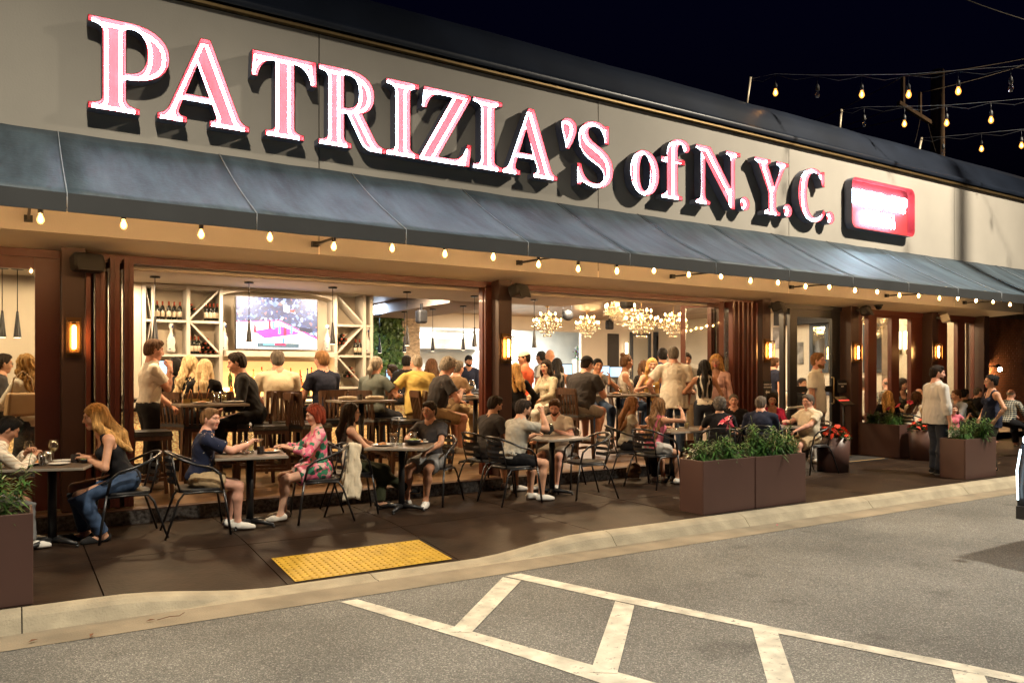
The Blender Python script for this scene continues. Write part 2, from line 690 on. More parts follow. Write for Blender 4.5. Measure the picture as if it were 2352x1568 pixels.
    for q in (-1, 1):
        Hd.ell(hp(q * 0.042, 0.052, -0.022), Rh, A_([0.026, 0.028, 0.028]) * HS, 0.03)
        Hd.ell(hp(q * 0.030, 0.077, 0.030), Rh, A_([0.030, 0.012, 0.011]) * HS, 0.018)
    Hd.cone(hp(0, 0.082, 0.014), hp(0, 0.103, -0.026), 0.009 * HS, 0.0125 * HS, 0.012)
    for q in (-1, 1):
        Hd.ell(hp(q * 0.011, 0.092, -0.030), Rh, A_([0.010, 0.012, 0.009]) * HS, 0.008)
        cc, rr = hp(q * 0.031, 0.094, 0.008), A_([0.019, 0.018, 0.013]) * HS
        Hd.sub(lambda P, cc=cc, rr=rr: ellip(P, cc, Rh, rr), cc - 0.03, cc + 0.03, 0.012)
    Hd.ell(hp(0, 0.080, -0.055), Rh, A_([0.025, 0.014, 0.007]) * HS, 0.006)
    Hd.ell(hp(0, 0.078, -0.067), Rh, A_([0.021, 0.014, 0.007]) * HS, 0.006)
    for q in (-1, 1):
        Hd.ell(hp(q * 0.079, -0.010, -0.004), Rh @ rot('z', q * -18), A_([0.009, 0.021, 0.032]) * HS, 0.010)
    Hd.cone(nk, nk * 0.35 + N * 0.65, 0.053 * aw + 0.004, 0.057 * aw, 0.04)
    V2, Q2 = Hd.mesh(0.0068 if fine else 0.0095)
    ctr = V2[Q2].mean(1)
    loc = ((ctr - Hc) @ Rh) / HS
    mi = np.zeros(len(Q2), int)
    lipm = (np.abs(loc[:, 0]) < 0.024) & (loc[:, 1] > 0.078) & (np.abs(loc[:, 2] + 0.061) < 0.0125)
    mi[lipm] = 3
    parts = [(V1, Q1, 0), (V2, Q2, mi)]
    for q in (-1, 1):
        ec = hp(q * 0.031, 0.070, 0.008)
        V, Q = sphereq(ec, 0.0118 * HS)
        parts.append((V, Q, 1))
        V, Q = sphereq(hp(q * 0.031, 0.0765, 0.007), 0.0068 * HS)
        parts.append((V, Q, 2))
        Sb = SDF()
        Sb.cone(hp(q * 0.016, 0.0865, 0.028), hp(q * 0.034, 0.085, 0.033), 0.0042 * HS, 0.0048 * HS, 0.004)
        Sb.cone(hp(q * 0.034, 0.085, 0.033), hp(q * 0.050, 0.073, 0.027), 0.0046 * HS, 0.003 * HS, 0.004)
        V, Q = Sb.mesh(0.0032)
        parts.append((V, Q, 4))
    # ---- hands
    for (w_, e_, sgn, tgt) in ((wL, eL, -1, lh), (wR, eR, 1, rh)):
        yv = unit(w_ - e_)
        if len(tgt) > 3:
            yv = unit(np.array(tgt[3]))
        zref = np.array([0, 0, 1.0]) if abs(yv[2]) < 0.8 else np.array([sgn * 1.0, 0.2, 0])
        if len(tgt) > 4: zref = np.array(tgt[4], float)
        xv = unit(np.cross(yv, zref))
        zv = np.cross(xv, yv)
        M = np.stack([xv, yv, zv], 1)
        hs = (0.88 if fem else 1.0) * S * (0.8 if child else 1)
        hq = lambda x, y, z: w_ + M @ (np.array([x, y, z]) * hs)
        Hn = SDF()
        Hn.cone(hq(-0.018, 0.035, 0), hq(-0.024, 0.085, 0), 0.0165 * hs, 0.0135 * hs, 0.012)
        Hn.cone(hq(0.016, 0.035, 0), hq(0.024, 0.082, 0), 0.0165 * hs, 0.0135 * hs, 0.012)
        Hn.cone(hq(0, 0.0, 0), hq(0, 0.08, 0), 0.024 * hs, 0.014 * hs, 0.012, flat=(zv, 1.2, w_))
        Hn.cone(w_ - yv * 0.05, w_ + yv * 0.01, 0.030 * aw, 0.027 * aw, 0.015)
        for fi, fx in enumerate((-0.030, -0.0105, 0.0105, 0.030)):
            ln = (0.036, 0.043, 0.040, 0.032)[fi] if sgn < 0 else (0.032, 0.040, 0.043, 0.036)[fi]
            c1, c2 = curl * 55, curl * 125
            p0 = hq(fx, 0.088, 0)
            d1 = M @ np.array([fx * 1.5, math.cos(math.radians(c1)), -math.sin(math.radians(c1))])
            d2 = M @ np.array([fx * 0.8, math.cos(math.radians(c2)), -math.sin(math.radians(c2))])
            p1 = p0 + unit(d1) * ln * hs
            p2 = p1 + unit(d2) * ln * 0.85 * hs
            Hn.cone(p0, p1, 0.0092 * hs, 0.0082 * hs, 0.004)
            Hn.cone(p1, p2, 0.0082 * hs, 0.0068 * hs, 0.004)
        tx = -sgn
        t0 = hq(tx * 0.028, 0.028, -0.006)
        t1 = hq(tx * 0.050, 0.062, -0.016)
        t2 = hq(tx * 0.046, 0.092, -0.028 - 0.01 * curl)
        Hn.cone(t0, t1, 0.0125 * hs, 0.0100 * hs, 0.01)
        Hn.cone(t1, t2, 0.0095 * hs, 0.0075 * hs, 0.004)
        V, Q = Hn.mesh(0.0060 if fine else 0.0085)
        parts.append((V, Q, 0))
    hm = hair_mat(hair[1]) if hair else hair_mat('grey')
    body = inst('body', np_mesh('body', parts, [skin_mat(skin), EYE(), IRIS(), LIPF() if fem else LIP(), hm if not (hair and hair[1] in ('platinum', 'blond', 'silver')) else hair_mat('lightbrown')]), root)
    # ---- hair
    if hair:
        st = hair[0]
        if st != 'bald':
            Hr = SDF()
            th = {'short': 0.013, 'buzz': 0.006, 'curly': 0.024, 'crop': 0.010, 'bob': 0.020, 'fringe': 0.008}.get(st, 0.014)
            Hr.ell(hp(0, -0.018, 0.030), Rh, A_([0.077, 0.095, 0.088]) * HS + th, 0.01)
            if st not in ('fringe',):
                Hr.ell(hp(0, -0.048, -0.022), Rh, A_([0.070, 0.060, 0.066]) * HS + th * 0.8, 0.02)
            if st in ('short', 'curly', 'crop'):
                Hr.ell(hp(0.01, 0.035, 0.092), Rh, A_([0.058, 0.045, 0.020 + th]) * HS, 0.025)
            long_ = st in ('long', 'straight', 'wavy')
            front = 0.058 if long_ else (0.026 if st in ('bun', 'topbun', 'pony') else 0.046)
            n1 = Rh @ unit((0, 1.0, -0.62))
            o1 = hp(0, front + 0.012, 0.045)
            Hr.plane(o1, n1)
            if st == 'fringe':
                Hr.plane(hp(0, 0, 0.035), Rh @ A_([0, 0, 1.0]))
            if not long_ and st not in ('bob', 'curly'):
                Hr.plane(hp(0, -0.03, -0.072), Rh @ unit((0, 0.25, -1.0)))
                for q in (-1, 1):
                    cc = hp(q * 0.085, 0.025, -0.03)
                    Hr.sub(lambda P, cc=cc: ellip(P, cc, Rh, A_([0.022, 0.045, 0.034]) * HS), cc - 0.06, cc + 0.06, 0.01)
            if long_:
                L = hair[2] if len(hair) > 2 else 0.36
                bx = 0.0
                for q in (-1, 1):
                    p0 = hp(q * 0.064, -0.005, 0.03)
                    p1 = hp(q * 0.083, 0.004, -0.09)
                    p2 = (p1 + T(q * 0.105, -0.075, 0.5 - L * 0.55)) / 2
                    p2[2] = min(p2[2], p1[2] - 0.05)
                    p3 = T(q * 0.085, -0.135 - belly, 0.52 - L)
                    p3[2] = min(p3[2], p1[2] - L * 0.8)
                    Hr.cone(p0, p1, 0.036 * HS, 0.038 * HS, 0.03)
                    Hr.cone(p1, p2, 0.038 * HS, 0.045 * HS, 0.03)
                    Hr.cone(p2, p3, 0.045 * HS, 0.026 * HS, 0.03)
                b0 = hp(0, -0.075, -0.02)
                b1 = T(0, -0.135, 0.42)
                b2 = T(0.0, -0.15 - belly, 0.54 - L)
                b2[2] = min(b2[2], b0[2] - L * 0.8)
                Hr.cone(b0, b1, 0.056 * HS, 0.050 * HS, 0.04)
                Hr.cone(b1, b2, 0.050 * HS, 0.022 * HS, 0.04)
            if st == 'bob':
                for q in (-1, 1):
                    Hr.cone(hp(q * 0.070, -0.02, 0.02), hp(q * 0.078, -0.012, -0.085), 0.032 * HS, 0.030 * HS, 0.03)
                Hr.cone(hp(0, -0.07, 0.0), hp(0, -0.075, -0.095), 0.060 * HS, 0.045 * HS, 0.03)
            if st == 'bun':
                Hr.ell(hp(0, -0.115, 0.055), Rh, A_([0.042, 0.038, 0.042]) * HS, 0.012)
            if st == 'topbun':
                Hr.ell(hp(0, -0.085, 0.115), Rh, A_([0.045, 0.045, 0.040]) * HS, 0.012)
            if st == 'pony':
                Hr.ell(hp(0, -0.105, 0.03), Rh, A_([0.03, 0.03, 0.03]) * HS, 0.012)
                Hr.cone(hp(0, -0.115, 0.02), hp(0, -0.150, -0.09), 0.028 * HS, 0.034 * HS, 0.02)
                Hr.cone(hp(0, -0.150, -0.09), hp(0.0, -0.125, -0.20), 0.034 * HS, 0.014 * HS, 0.02)
            # keep the face clear
            fc = hp(0, 0.085, -0.022)
            Hr.sub(lambda P: ellip(P, fc, Rh, A_([0.060 if not long_ else 0.055, 0.075, 0.082]) * HS), fc - 0.1, fc + 0.1, 0.012)
            amp = {'curly': 0.010, 'wavy': 0.008}.get(st, 0.0035)
            def strands(P):
                q = (P - Hc) @ Rh
                an = np.arctan2(q[..., 0], -q[..., 1] + 0.02)
                if st == 'curly':
                    return amp * (np.sin(P[..., 0] * 130) * np.sin(P[..., 1] * 140) * np.sin(P[..., 2] * 120) + 0.5 * np.sin(P[..., 0] * 260 + P[..., 2] * 230))
                w = 6 * np.sin(q[..., 2] * (22 if st == 'wavy' else 7) + 1.0)
                return amp * (np.sin(an * 19 + w * 0.5) + 0.7 * np.sin(an * 43 + w * 0.8 + 2))
            Hr.noise(strands)
            V, Q = Hr.mesh(0.0085 if fine else 0.012)
            inst('hair', np_mesh('hair', [(V, Q, 0)], [hm]), root)
        if beard:
            Bd = SDF()
            Bd.ell(hp(0, 0.026, -0.060), Rh, A_([0.064, 0.070, 0.062]) * HS, 0.02)
            Bd.ell(hp(0, 0.066, -0.100), Rh, A_([0.032, 0.028, 0.026]) * HS, 0.02)
            Bd.plane(hp(0, 0.0, -0.042), Rh @ unit((0, 0.30, 1.0)))
            Bd.plane(hp(0, -0.005, 0), Rh @ unit((0, -1, 0.0)))
            Bd.sub(lambda P: ellip(P, hp(0, 0.09, -0.060), Rh, A_([0.026, 0.03, 0.013]) * HS), None, None, 0.006)
            Bd.noise(lambda P: 0.002 * np.sin(P[..., 0] * 300) * np.sin(P[..., 2] * 280))
            V, Q = Bd.mesh(0.007)
            inst('beard', np_mesh('beard', [(V, Q, 0)], [hair_mat(beard)]), root)
    if cap:
        Cp = SDF()
        Cp.ell(hp(0, -0.016, 0.040), Rh, A_([0.086, 0.104, 0.094]) * HS, 0.01)
        Cp.plane(hp(0, 0, 0.035), Rh @ unit((0, -0.2, -1)))
        bd = -1 if cap[1] == 'back' else 1
        if cap[1] != 'none':
            Cp.ell(hp(0, bd * 0.105, 0.040), Rh @ rot('x', bd * -12), A_([0.070, 0.078, 0.006]) * HS, 0.008)
        V, Q = Cp.mesh(0.007)
        inst('cap', np_mesh('cap', [(V, Q, 0)], [cap[0]]), root)
    if glasses:
        g = MB()
        for q in (-1, 1):
            g.tube([tuple(hp(q * 0.033 + 0.024 * math.cos(t * math.pi / 5), 0.096, 0.004 + 0.018 * math.sin(t * math.pi / 5))) for t in range(10)], 0.0022 * HS, 5, closed=True)
            g.tube([tuple(hp(q * 0.057, 0.094, 0.010)), tuple(hp(q * 0.080, 0.0, 0.008))], 0.002 * HS, 5)
        g.tube([tuple(hp(-0.010, 0.1, 0.008)), tuple(hp(0.010, 0.1, 0.008))], 0.002 * HS, 5)
        g.build('glasses', mat('glasses_frame', (0.02, 0.015, 0.012), 0.3, var=0), root)
    # ---- top garment: dict(m=material, sleeve=0..2, hem, neck, loose, name)
    if top:
        lo_ = top.get('loose', 0.012) * 0.6
        Tp = SDF()
        t = 0.010
        torso(Tp, t, loose=lo_)
        sl = top.get('sleeve', 0.6)
        for (s_, e_, w_) in ((shl, eL, wL), (shr, eR, wR)):
            if sl > 0:
                f1 = min(sl, 1.0)
                end = s_ + (e_ - s_) * f1
                dv = unit(e_ - s_)
                Tp.cone(s_, end + dv * 0.03, 0.050 * aw + t + lo_ * .5, (0.044 + 0.012 * (sl < 1)) * aw + t + lo_ * (1.2 if sl < 1 else .6), 0.035, cut=[(end, dv)] if sl < 1 else None)
                if sl > 1:
                    f2 = min(sl - 1, 0.97)
                    end = e_ + (w_ - e_) * f2
                    dv = unit(w_ - e_)
                    Tp.cone(e_, end + dv * 0.03, 0.045 * aw + t + lo_ * .6, 0.034 * aw + t + lo_ * .7, 0.02, cut=[(end, dv)])
            elif sl == 0:
                q = -1 if s_ is shl else 1
                cc = s_ + Rt @ A_([q * 0.035, 0.0, -0.015]) * S
                Tp.sub(lambda P, cc=cc: ellip(P, cc, Rt, A_([0.082, 0.135, 0.115]) * S), None, None, 0.01)
        hm_ = top.get('hem', 0.10)
        if pose != 'stand': hm_ = min(hm_, 0.05)
        if top.get('hem', 0) > 0.08 and pose == 'stand':
            Tp.cone(T(0, 0.0, 0.05), T(0, 0.0, -hm_ - 0.03), (0.165 * wide + belly * .6) * S + t + lo_, (0.185 * wide + belly * .5) * S + t + lo_, 0.06, flat=(Rt @ A_([0, 1.0, 0]), 1.22, P0))
        Tp.plane(T(0, 0, -hm_), Rt @ A_([0, 0, -1.0]))
        Tp.noise(folds(rs, top.get('fold', 0.011)))
        nkd = top.get('neck', 'crew')
        nd = unit(nk - N)
        a1, b1 = N - nd * 0.03 + Rt @ A_([0, 0.012, 0]), N + nd * 0.2
        if nkd == 'scoop':
            cc = T(0, 0.09, 0.47)
            Tp.sub(lambda P: ellip(P, cc, Rt, A_([0.085, 0.09, 0.105]) * S), None, None, 0.01)
            Tp.sub(lambda P: rcone(P, a1, b1, 0.075 * S, 0.11 * S), None, None, 0.008)
        elif nkd == 'vee':
            a2, b2 = T(0, 0.12, 0.34), T(0, 0.07, 0.52)
            Tp.sub(lambda P: rcone(P, a2, b2, 0.015 * S, 0.075 * S), None, None, 0.008)
            Tp.sub(lambda P: rcone(P, a1, b1, 0.066 * S, 0.10 * S), None, None, 0.008)
        else:
            Tp.sub(lambda P: rcone(P, a1, b1, 0.063 * aw, 0.085 * aw), None, None, 0.006)
        V, Q = Tp.mesh(0.0115 if fine else 0.017)
        inst(top.get('name', 'shirt'), np_mesh('shirt', [(V, Q, 0)], [top['m']]), root)
        if top.get('collar'):
            Cl = SDF()
            cN = N + nd * 0.022
            Cl.cone(cN - nd * 0.012 + Rt @ A_([0, 0.006, 0]), cN + nd * 0.025, 0.081 * aw, 0.070 * aw, 0.01, cut=[(cN + nd * 0.026, nd), (cN - nd * 0.018, -nd)])
            Cl.sub(lambda P: rcone(P, cN - nd * 0.1, cN + nd * 0.1, 0.068 * aw, 0.062 * aw), None, None, 0.003)
            Cl.sub(lambda P: rcone(P, cN + Rt @ A_([0, 0.08, -0.06]), cN + Rt @ A_([0, 0.09, 0.06]), 0.012, 0.045), None, None, 0.003)
            V, Q = Cl.mesh(0.007)
            if len(Q): inst('collar', np_mesh('collar', [(V, Q, 0)], [top['m']]), root)
    # ---- bottom garment: dict(m, len 0..2, loose, skirt)
    if bottom:
        Bt = SDF()
        t = 0.008
        lo_ = bottom.get('loose', 0.012)
        Bt.ell(T(0, -0.012, 0.0), Rt, (A_([0.168 if fem else 0.160, 0.118, 0.125]) * A_([wide, wide, 1]) + A_([belly * .6, belly * .5, 0])) * S + t)
        ln = bottom.get('len', 2.0)
        kk = 0.14 if bottom.get('skirt') else 0.035
        for (h_, k_, a_) in ((hL, kL, aL), (hR, kR, aR)):
            f1 = min(ln, 1.0)
            end = h_ + (k_ - h_) * f1
            dv = unit(k_ - h_)
            Bt.cone(h_, end + dv * 0.03, 0.090 * lw + t + lo_ * .5, (0.088 + (0.056 - 0.088) * f1) * lw + t + lo_ * (2.0 if ln < 1 else 1), kk, cut=[(end, dv)] if ln < 1 else None)
            if ln > 1:
                f2 = min(ln - 1, 1.0)
                end = k_ + (a_ - k_) * f2
                dv = unit(a_ - k_)
                Bt.cone(k_, end + dv * 0.03, 0.057 * lw + t + lo_, 0.042 * lw + t + lo_ * 1.3, 0.03, cut=[(end, dv)])
                mid = k_ + (a_ - k_) * 0.32 + A_([0, -0.012, 0])
                Bt.cone(k_, mid, 0.056 * lw + t + lo_ * .6, 0.060 * lw + t + lo_ * .6, 0.03)
        Bt.noise(folds(rs + 5, bottom.get('fold', 0.009)))
        Bt.plane(T(0, 0, 0.085), Rt @ A_([0, 0, 1.0]))
        V, Q = Bt.mesh(0.0125 if fine else 0.018)
        inst(bottom.get('name', 'trousers'), np_mesh('trousers', [(V, Q, 0)], [bottom['m']]), root)
    if shoes:
        for (a_, f_) in ((aL, fdL), (aR, fdR)):
            Sh = SDF()
            dn = A_([0, 0, 1.0])
            base = a_ - dn * 0.08 * S
            Sh.cone(a_ - f_ * 0.035 * S - dn * 0.038 * S, a_ + f_ * 0.10 * S - dn * 0.052 * S, 0.046 * S, 0.040 * S, 0.03)
            Sh.cone(a_ + f_ * 0.07 * S - dn * 0.055 * S, a_ + f_ * 0.165 * S - dn * 0.060 * S, 0.041 * S, 0.032 * S, 0.03)
            Sh.cone(a_ - dn * 0.005, a_ - dn * 0.04 * S, 0.042 * S, 0.046 * S, 0.02)
            if shoes[1] == 'wedge':
                Sh.sub(lambda P: ellip(P, a_ + f_ * 0.02 * S + dn * 0.03, np.eye(3), A_([0.06, 0.06, 0.075]) * S), None, None, 0.01)
            if shoes[1] == 'sandal':
                Sh.sub(lambda P: ellip(P, a_ + f_ * 0.02 * S + dn * 0.0, np.eye(3), A_([0.075, 0.085, 0.066]) * S), None, None, 0.006)
            Sh.plane(base - dn * 0.0 + dn * 0.003, -dn)
            V, Q = Sh.mesh(0.0085 if fine else 0.013)
            cz = (V[Q].mean(1) - base)[:, 2]
            mi = (cz < (0.026 if shoes[1] == 'sneaker' else 0.014) * S).astype(int)
            inst('shoe', np_mesh('shoe', [(V, Q, mi)], [shoes[0], shoes[2] if len(shoes) > 2 else mat('rubber_sole_white', (0.55, 0.52, 0.47), 0.6)]), root)
    root['_S'] = S
    del root['_S']
    J = dict(S=S, hip=P0, N=N, Hc=Hc, shl=shl, shr=shr, wL=wL, wR=wR, kL=kL, kR=kR, eL=eL, eR=eR, Rt=Rt, Rh=Rh, T=T, hp=hp)
    return root, J
# ------------------------------------------------------------------ the setting
def atz(u, v, Z):
    r = (u - 1176.0) / 1799.0
    t = (855.0 - v) / 1799.0
    d = (Z - CAM_H) / t
    return Vector(((_s + r * _c) * d, (_c - r * _s) * d, Z))

def sstep(a, b, x):
    t = min(max((x - a) / (b - a), 0), 1)
    return t * t * (3 - 2 * t)

def asphalt():
    m = mat('asphalt', (0.075, 0.070, 0.062), 0.82, var=0)
    N, L, b = nodes_of(m)
    tc = N.new('ShaderNodeTexCoord')
    v = N.new('ShaderNodeTexVoronoi'); v.inputs['Scale'].default_value = 140
    L.new(tc.outputs['Object'], v.inputs['Vector'])
    n = N.new('ShaderNodeTexNoise'); n.inputs['Scale'].default_value = 0.55; n.inputs['Detail'].default_value = 9; n.inputs['Roughness'].default_value = 0.6
    L.new(tc.outputs['Object'], n.inputs['Vector'])
    r1 = N.new('ShaderNodeValToRGB')
    e = r1.color_ramp.elements
    e[0].position, e[0].color = 0.0, (0.086, 0.086, 0.081, 1)
    e[1].position, e[1].color = 1.0, (0.36, 0.355, 0.325, 1)
    x = e.new(0.45); x.color = (0.138, 0.137, 0.127, 1)
    x = e.new(0.80); x.color = (0.176, 0.174, 0.160, 1)
    sp = N.new('ShaderNodeSeparateColor')
    L.new(v.outputs['Color'], sp.inputs[0])
    L.new(sp.outputs[0], r1.inputs[0])
    r2 = N.new('ShaderNodeMapRange')
    r2.inputs['From Min'].default_value = 0.3; r2.inputs['From Max'].default_value = 0.7
    r2.inputs['To Min'].default_value = 0.62; r2.inputs['To Max'].default_value = 1.25
    L.new(n.outputs['Fac'], r2.inputs['Value'])
    mx = N.new('ShaderNodeMix'); mx.data_type = 'RGBA'; mx.blend_type = 'MULTIPLY'; mx.inputs['Factor'].default_value = 1
    L.new(r1.outputs[0], mx.inputs['A'])
    L.new(r2.outputs[0], mx.inputs['B'])
    n3 = N.new('ShaderNodeTexNoise'); n3.inputs['Scale'].default_value = 1.9; n3.inputs['Detail'].default_value = 3
    L.new(tc.outputs['Object'], n3.inputs['Vector'])
    r3 = N.new('ShaderNodeMapRange'); r3.inputs['From Min'].default_value = 0.62; r3.inputs['From Max'].default_value = 0.74
    r3.inputs['To Min'].default_value = 1.0; r3.inputs['To Max'].default_value = 0.62
    L.new(n3.outputs['Fac'], r3.inputs['Value'])
    m3 = N.new('ShaderNodeMix'); m3.data_type = 'RGBA'; m3.blend_type = 'MULTIPLY'; m3.inputs['Factor'].default_value = 1
    L.new(mx.outputs['Result'], m3.inputs['A']); L.new(r3.outputs[0], m3.inputs['B'])
    L.new(m3.outputs['Result'], b.inputs['Base Color'])
    bp = N.new('ShaderNodeBump'); bp.inputs['Strength'].default_value = 0.7; bp.inputs['Distance'].default_value = 0.006
    L.new(v.outputs['Distance'], bp.inputs['Height'])
    L.new(bp.outputs[0], b.inputs['Normal'])
    return m

M_ASPH = asphalt()
M_PAINT = mat('road_paint', (0.56, 0.53, 0.44), 0.7, var=0.30, scale=7, bump=0.3, bscale=90, detail=12)
def worn(m):
    N, L, b = nodes_of(m)
    src = b.inputs['Base Color'].links[0].from_socket
    tc = N.new('ShaderNodeTexCoord'); n = N.new('ShaderNodeTexNoise')
    n.inputs['Scale'].default_value = 16; n.inputs['Detail'].default_value = 9; n.inputs['Roughness'].default_value = 0.7
    L.new(tc.outputs['Object'], n.inputs['Vector'])
    r = N.new('ShaderNodeMapRange'); r.inputs['From Min'].default_value = 0.36; r.inputs['From Max'].default_value = 0.42
    L.new(n.outputs['Fac'], r.inputs['Value'])
    mx = N.new('ShaderNodeMix'); mx.data_type = 'RGBA'; mx.inputs['A'].default_value = (0.17, 0.165, 0.15, 1)
    L.new(r.outputs[0], mx.inputs['Factor']); L.new(src, mx.inputs['B']); L.new(mx.outputs['Result'], b.inputs['Base Color'])
worn(M_PAINT)
M_CONC = mat('kerb_concrete', (0.35, 0.305, 0.22), 0.85, var=0.22, scale=4.5, bump=0.35, bscale=60, detail=8)
M_GUT = mat('gutter_concrete', (0.25, 0.210, 0.150), 0.85, var=0.25, scale=3, bump=0.25, bscale=80, detail=6)
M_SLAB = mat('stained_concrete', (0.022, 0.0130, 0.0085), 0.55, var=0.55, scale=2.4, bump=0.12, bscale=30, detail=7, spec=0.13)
M_JOINT = mat('slab_joint', (0.012, 0.010, 0.009), 0.9, var=0)
M_YEL = mat('tactile_yellow', (0.46, 0.285, 0.022), 0.55, var=0.18, scale=9, detail=6)
M_CREAM = mat('cream_stucco', (0.40, 0.37, 0.32), 0.75, var=0.09, scale=0.9, detail=8, bump=0.08, bscale=60)
M_SOFF = mat('soffit_paint', (0.78, 0.68, 0.53), 0.6, var=0.06, scale=1.1, bump=0.10, bscale=3)
M_NAVYC = mat('roof_cap_metal', (0.013, 0.018, 0.030), 0.38, var=0.25, scale=1.3, bump=0.12, bscale=2.2)
M_GOLD = mat('brass_trim', (0.20, 0.135, 0.06), 0.5, metal=0.8, var=0.1)
M_RED = mat('mahogany_paint', (0.105, 0.026, 0.014), 0.38, var=0.12, scale=2.5, coat=0.15)
M_BRN = mat('column_brown', (0.060, 0.030, 0.023), 0.5, var=0.10, scale=2)
M_BLK = mat('black_metal', (0.012, 0.012, 0.013), 0.42, var=0.1)
M_BLKP = mat('black_plastic', (0.014, 0.014, 0.015), 0.5, var=0.1)
M_WALL = mat('interior_wall', (0.62, 0.55, 0.45), 0.8, var=0.05, scale=2)
M_WHITE = mat('white_paint', (0.70, 0.66, 0.58), 0.6, var=0.04)
M_FLOOR = mat('interior_floor', (0.21, 0.13, 0.075), 0.4, var=0.3, scale=3, stretch=(0.4, 3, 1), detail=5)
M_GLASS = glass('window_glass', (0.93, 0.95, 0.94), 0.10)

# road: one sheet to the horizon
tag(MB().quad((-400, -400, -0.13), (400, -400, -0.13), (400, 600, -0.13), (-400, 600, -0.13)).build('road', M_ASPH), kind='structure')
# painted bay lines
def zr(u, v):
    p = atz(u, v, -0.126); return (p.x, p.y, -0.126)
marks = [
    [(782, 1381), (820, 1375), (1176, 1474.5), (1640, 1604), (1640, 1640), (1383, 1568), (1176, 1500)],
    [(1160, 1322), (1196, 1316), (1781, 1439.5), (2181, 1517), (2600, 1603), (2600, 1622), (2176, 1532), (1726, 1441), (1413, 1378)],
    [(1155, 1325), (1197, 1333), (1083, 1452), (1032, 1451)],
    [(1413, 1380), (1457, 1390), (1418, 1546), (1356, 1543)],
    [(1728, 1442), (1787, 1454), (1850, 1640), (1783, 1640)],
    [(2186, 1537), (2261, 1551), (2330, 1700), (2236, 1700)],
]
pm = empty('painted_bay_lines', (0, 0, 0)); tag(pm, kind='structure')
for qi, q in enumerate(marks):
    pts = [(x, y, z + (0.0025 if qi > 1 else 0)) for (x, y, z) in (zr(*p) for p in q)]
    MB().add(pts, [tuple(range(len(pts)))]).build('painted_line', M_PAINT, pm)

YK = lambda X: 6.31 - 0.019 * X
def dip(X):
    return sstep(0.6, 1.75, X) * (1 - sstep(3.5, 4.8, X))
def pz_(X, Y):
    return -0.105 * dip(X) * min(max((7.75 - Y) / (7.75 - 6.25), 0), 1)

pav = empty('pavement', (0, 0, 0)); tag(pav, kind='structure')
MB().quad((-12, 6.0, -0.128), (40, 5.2, -0.128), (40, 30, -0.128), (-12, 30, -0.128)).build('pavement_base', M_JOINT, pav)
xs = [-9, -7.2, -5.4, -3.6, -2.1, -0.7, 0.55, 1.86, 3.42, 4.95, 6.45, 7.95, 9.5, 11.1, 12.7, 14.3, 15.9, 17.5, 19.1, 20.7, 22.3, 24, 26, 28, 30]
for i in range(len(xs) - 1):
    for j, (y0, y1) in enumerate(((None, 7.55), (7.55, 9.62))):
        m = MB()
        g = 0.005
        nx, ny = 8, 6
        vs = []
        for a in range(nx + 1):
            X = xs[i] + g + (xs[i + 1] - xs[i] - 2 * g) * a / nx
            ya = (YK(X) + 0.004) if y0 is None else y0 + g
            for b in range(ny + 1):
                Yy = ya + (y1 - g - ya) * b / ny
                vs.append((X, Yy, pz_(X, Yy)))
        fs = [(a * (ny + 1) + b, (a + 1) * (ny + 1) + b, (a + 1) * (ny + 1) + b + 1, a * (ny + 1) + b + 1) for a in range(nx) for b in range(ny)]
        n0 = len(vs)
        vs += [(x, y, z - 0.03) for (x, y, z) in vs]
        edge = [a * (ny + 1) for a in range(nx + 1)] + [nx * (ny + 1) + b for b in range(1, ny + 1)] + [a * (ny + 1) + ny for a in range(nx - 1, -1, -1)] + [b for b in range(ny - 1, 0, -1)]
        for k in range(len(edge)):
            p, q = edge[k], edge[(k + 1) % len(edge)]
            fs.append((q, p, p + n0, q + n0))
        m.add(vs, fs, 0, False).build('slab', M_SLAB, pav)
# kerb stones with a gutter pan
kb = empty('kerb', (0, 0, 0)); tag(kb, kind='structure')
kx = [-9, -6, -3, 0.05, 2.55, 5.05, 6.95, 9.2, 11.4, 13.6, 15.8, 18, 20.2, 22.4, 25, 28]
for i in range(len(kx) - 1):
    vs, n = [], 12
    prof = lambda t: [(0.0, t), (-0.055, t), (-0.105, t - 0.012), (-0.15, t - 0.035), (-0.19, max(t - 0.085, -0.118)), (-0.225, -0.122)]
    for a in range(n + 1):
        X = kx[i] + 0.004 + (kx[i + 1] - kx[i] - 0.008) * a / n
        t = -0.105 * dip(X)
        wob = 0.004 * math.sin(X * 3.1) + 0.003 * math.sin(X * 7.7)
        for (dy, z) in prof(t):
            vs.append((X, YK(X) + dy + (wob if dy < -0.02 else 0), max(z, -0.122)))
        vs.append((X, YK(X), -0.129))
    k = 7
    fs = [(a * k + b, (a + 1) * k + b, (a + 1) * k + b + 1, a * k + b + 1) for a in range(n) for b in range(5)]
    fs += [tuple(range(k - 1, -1, -1)), tuple(n * k + b for b in range(k))]
    fs = [tuple(reversed(f)) for f in fs]
    MB().add(vs, fs, 0, False).build('kerb_stone', M_CONC, kb)
g = MB()
for i in range(len(kx) - 1):
    a, b = kx[i], kx[i + 1]
    g.quad((a, YK(a) - 0.53 + 0.012 * math.sin(a * 9), -0.1265), (b, YK(b) - 0.53 + 0.012 * math.sin(b * 9), -0.1265), (b, YK(b) - 0.22, -0.119), (a, YK(a) - 0.22, -0.119))
tag(g.build('gutter', M_GUT), kind='structure')

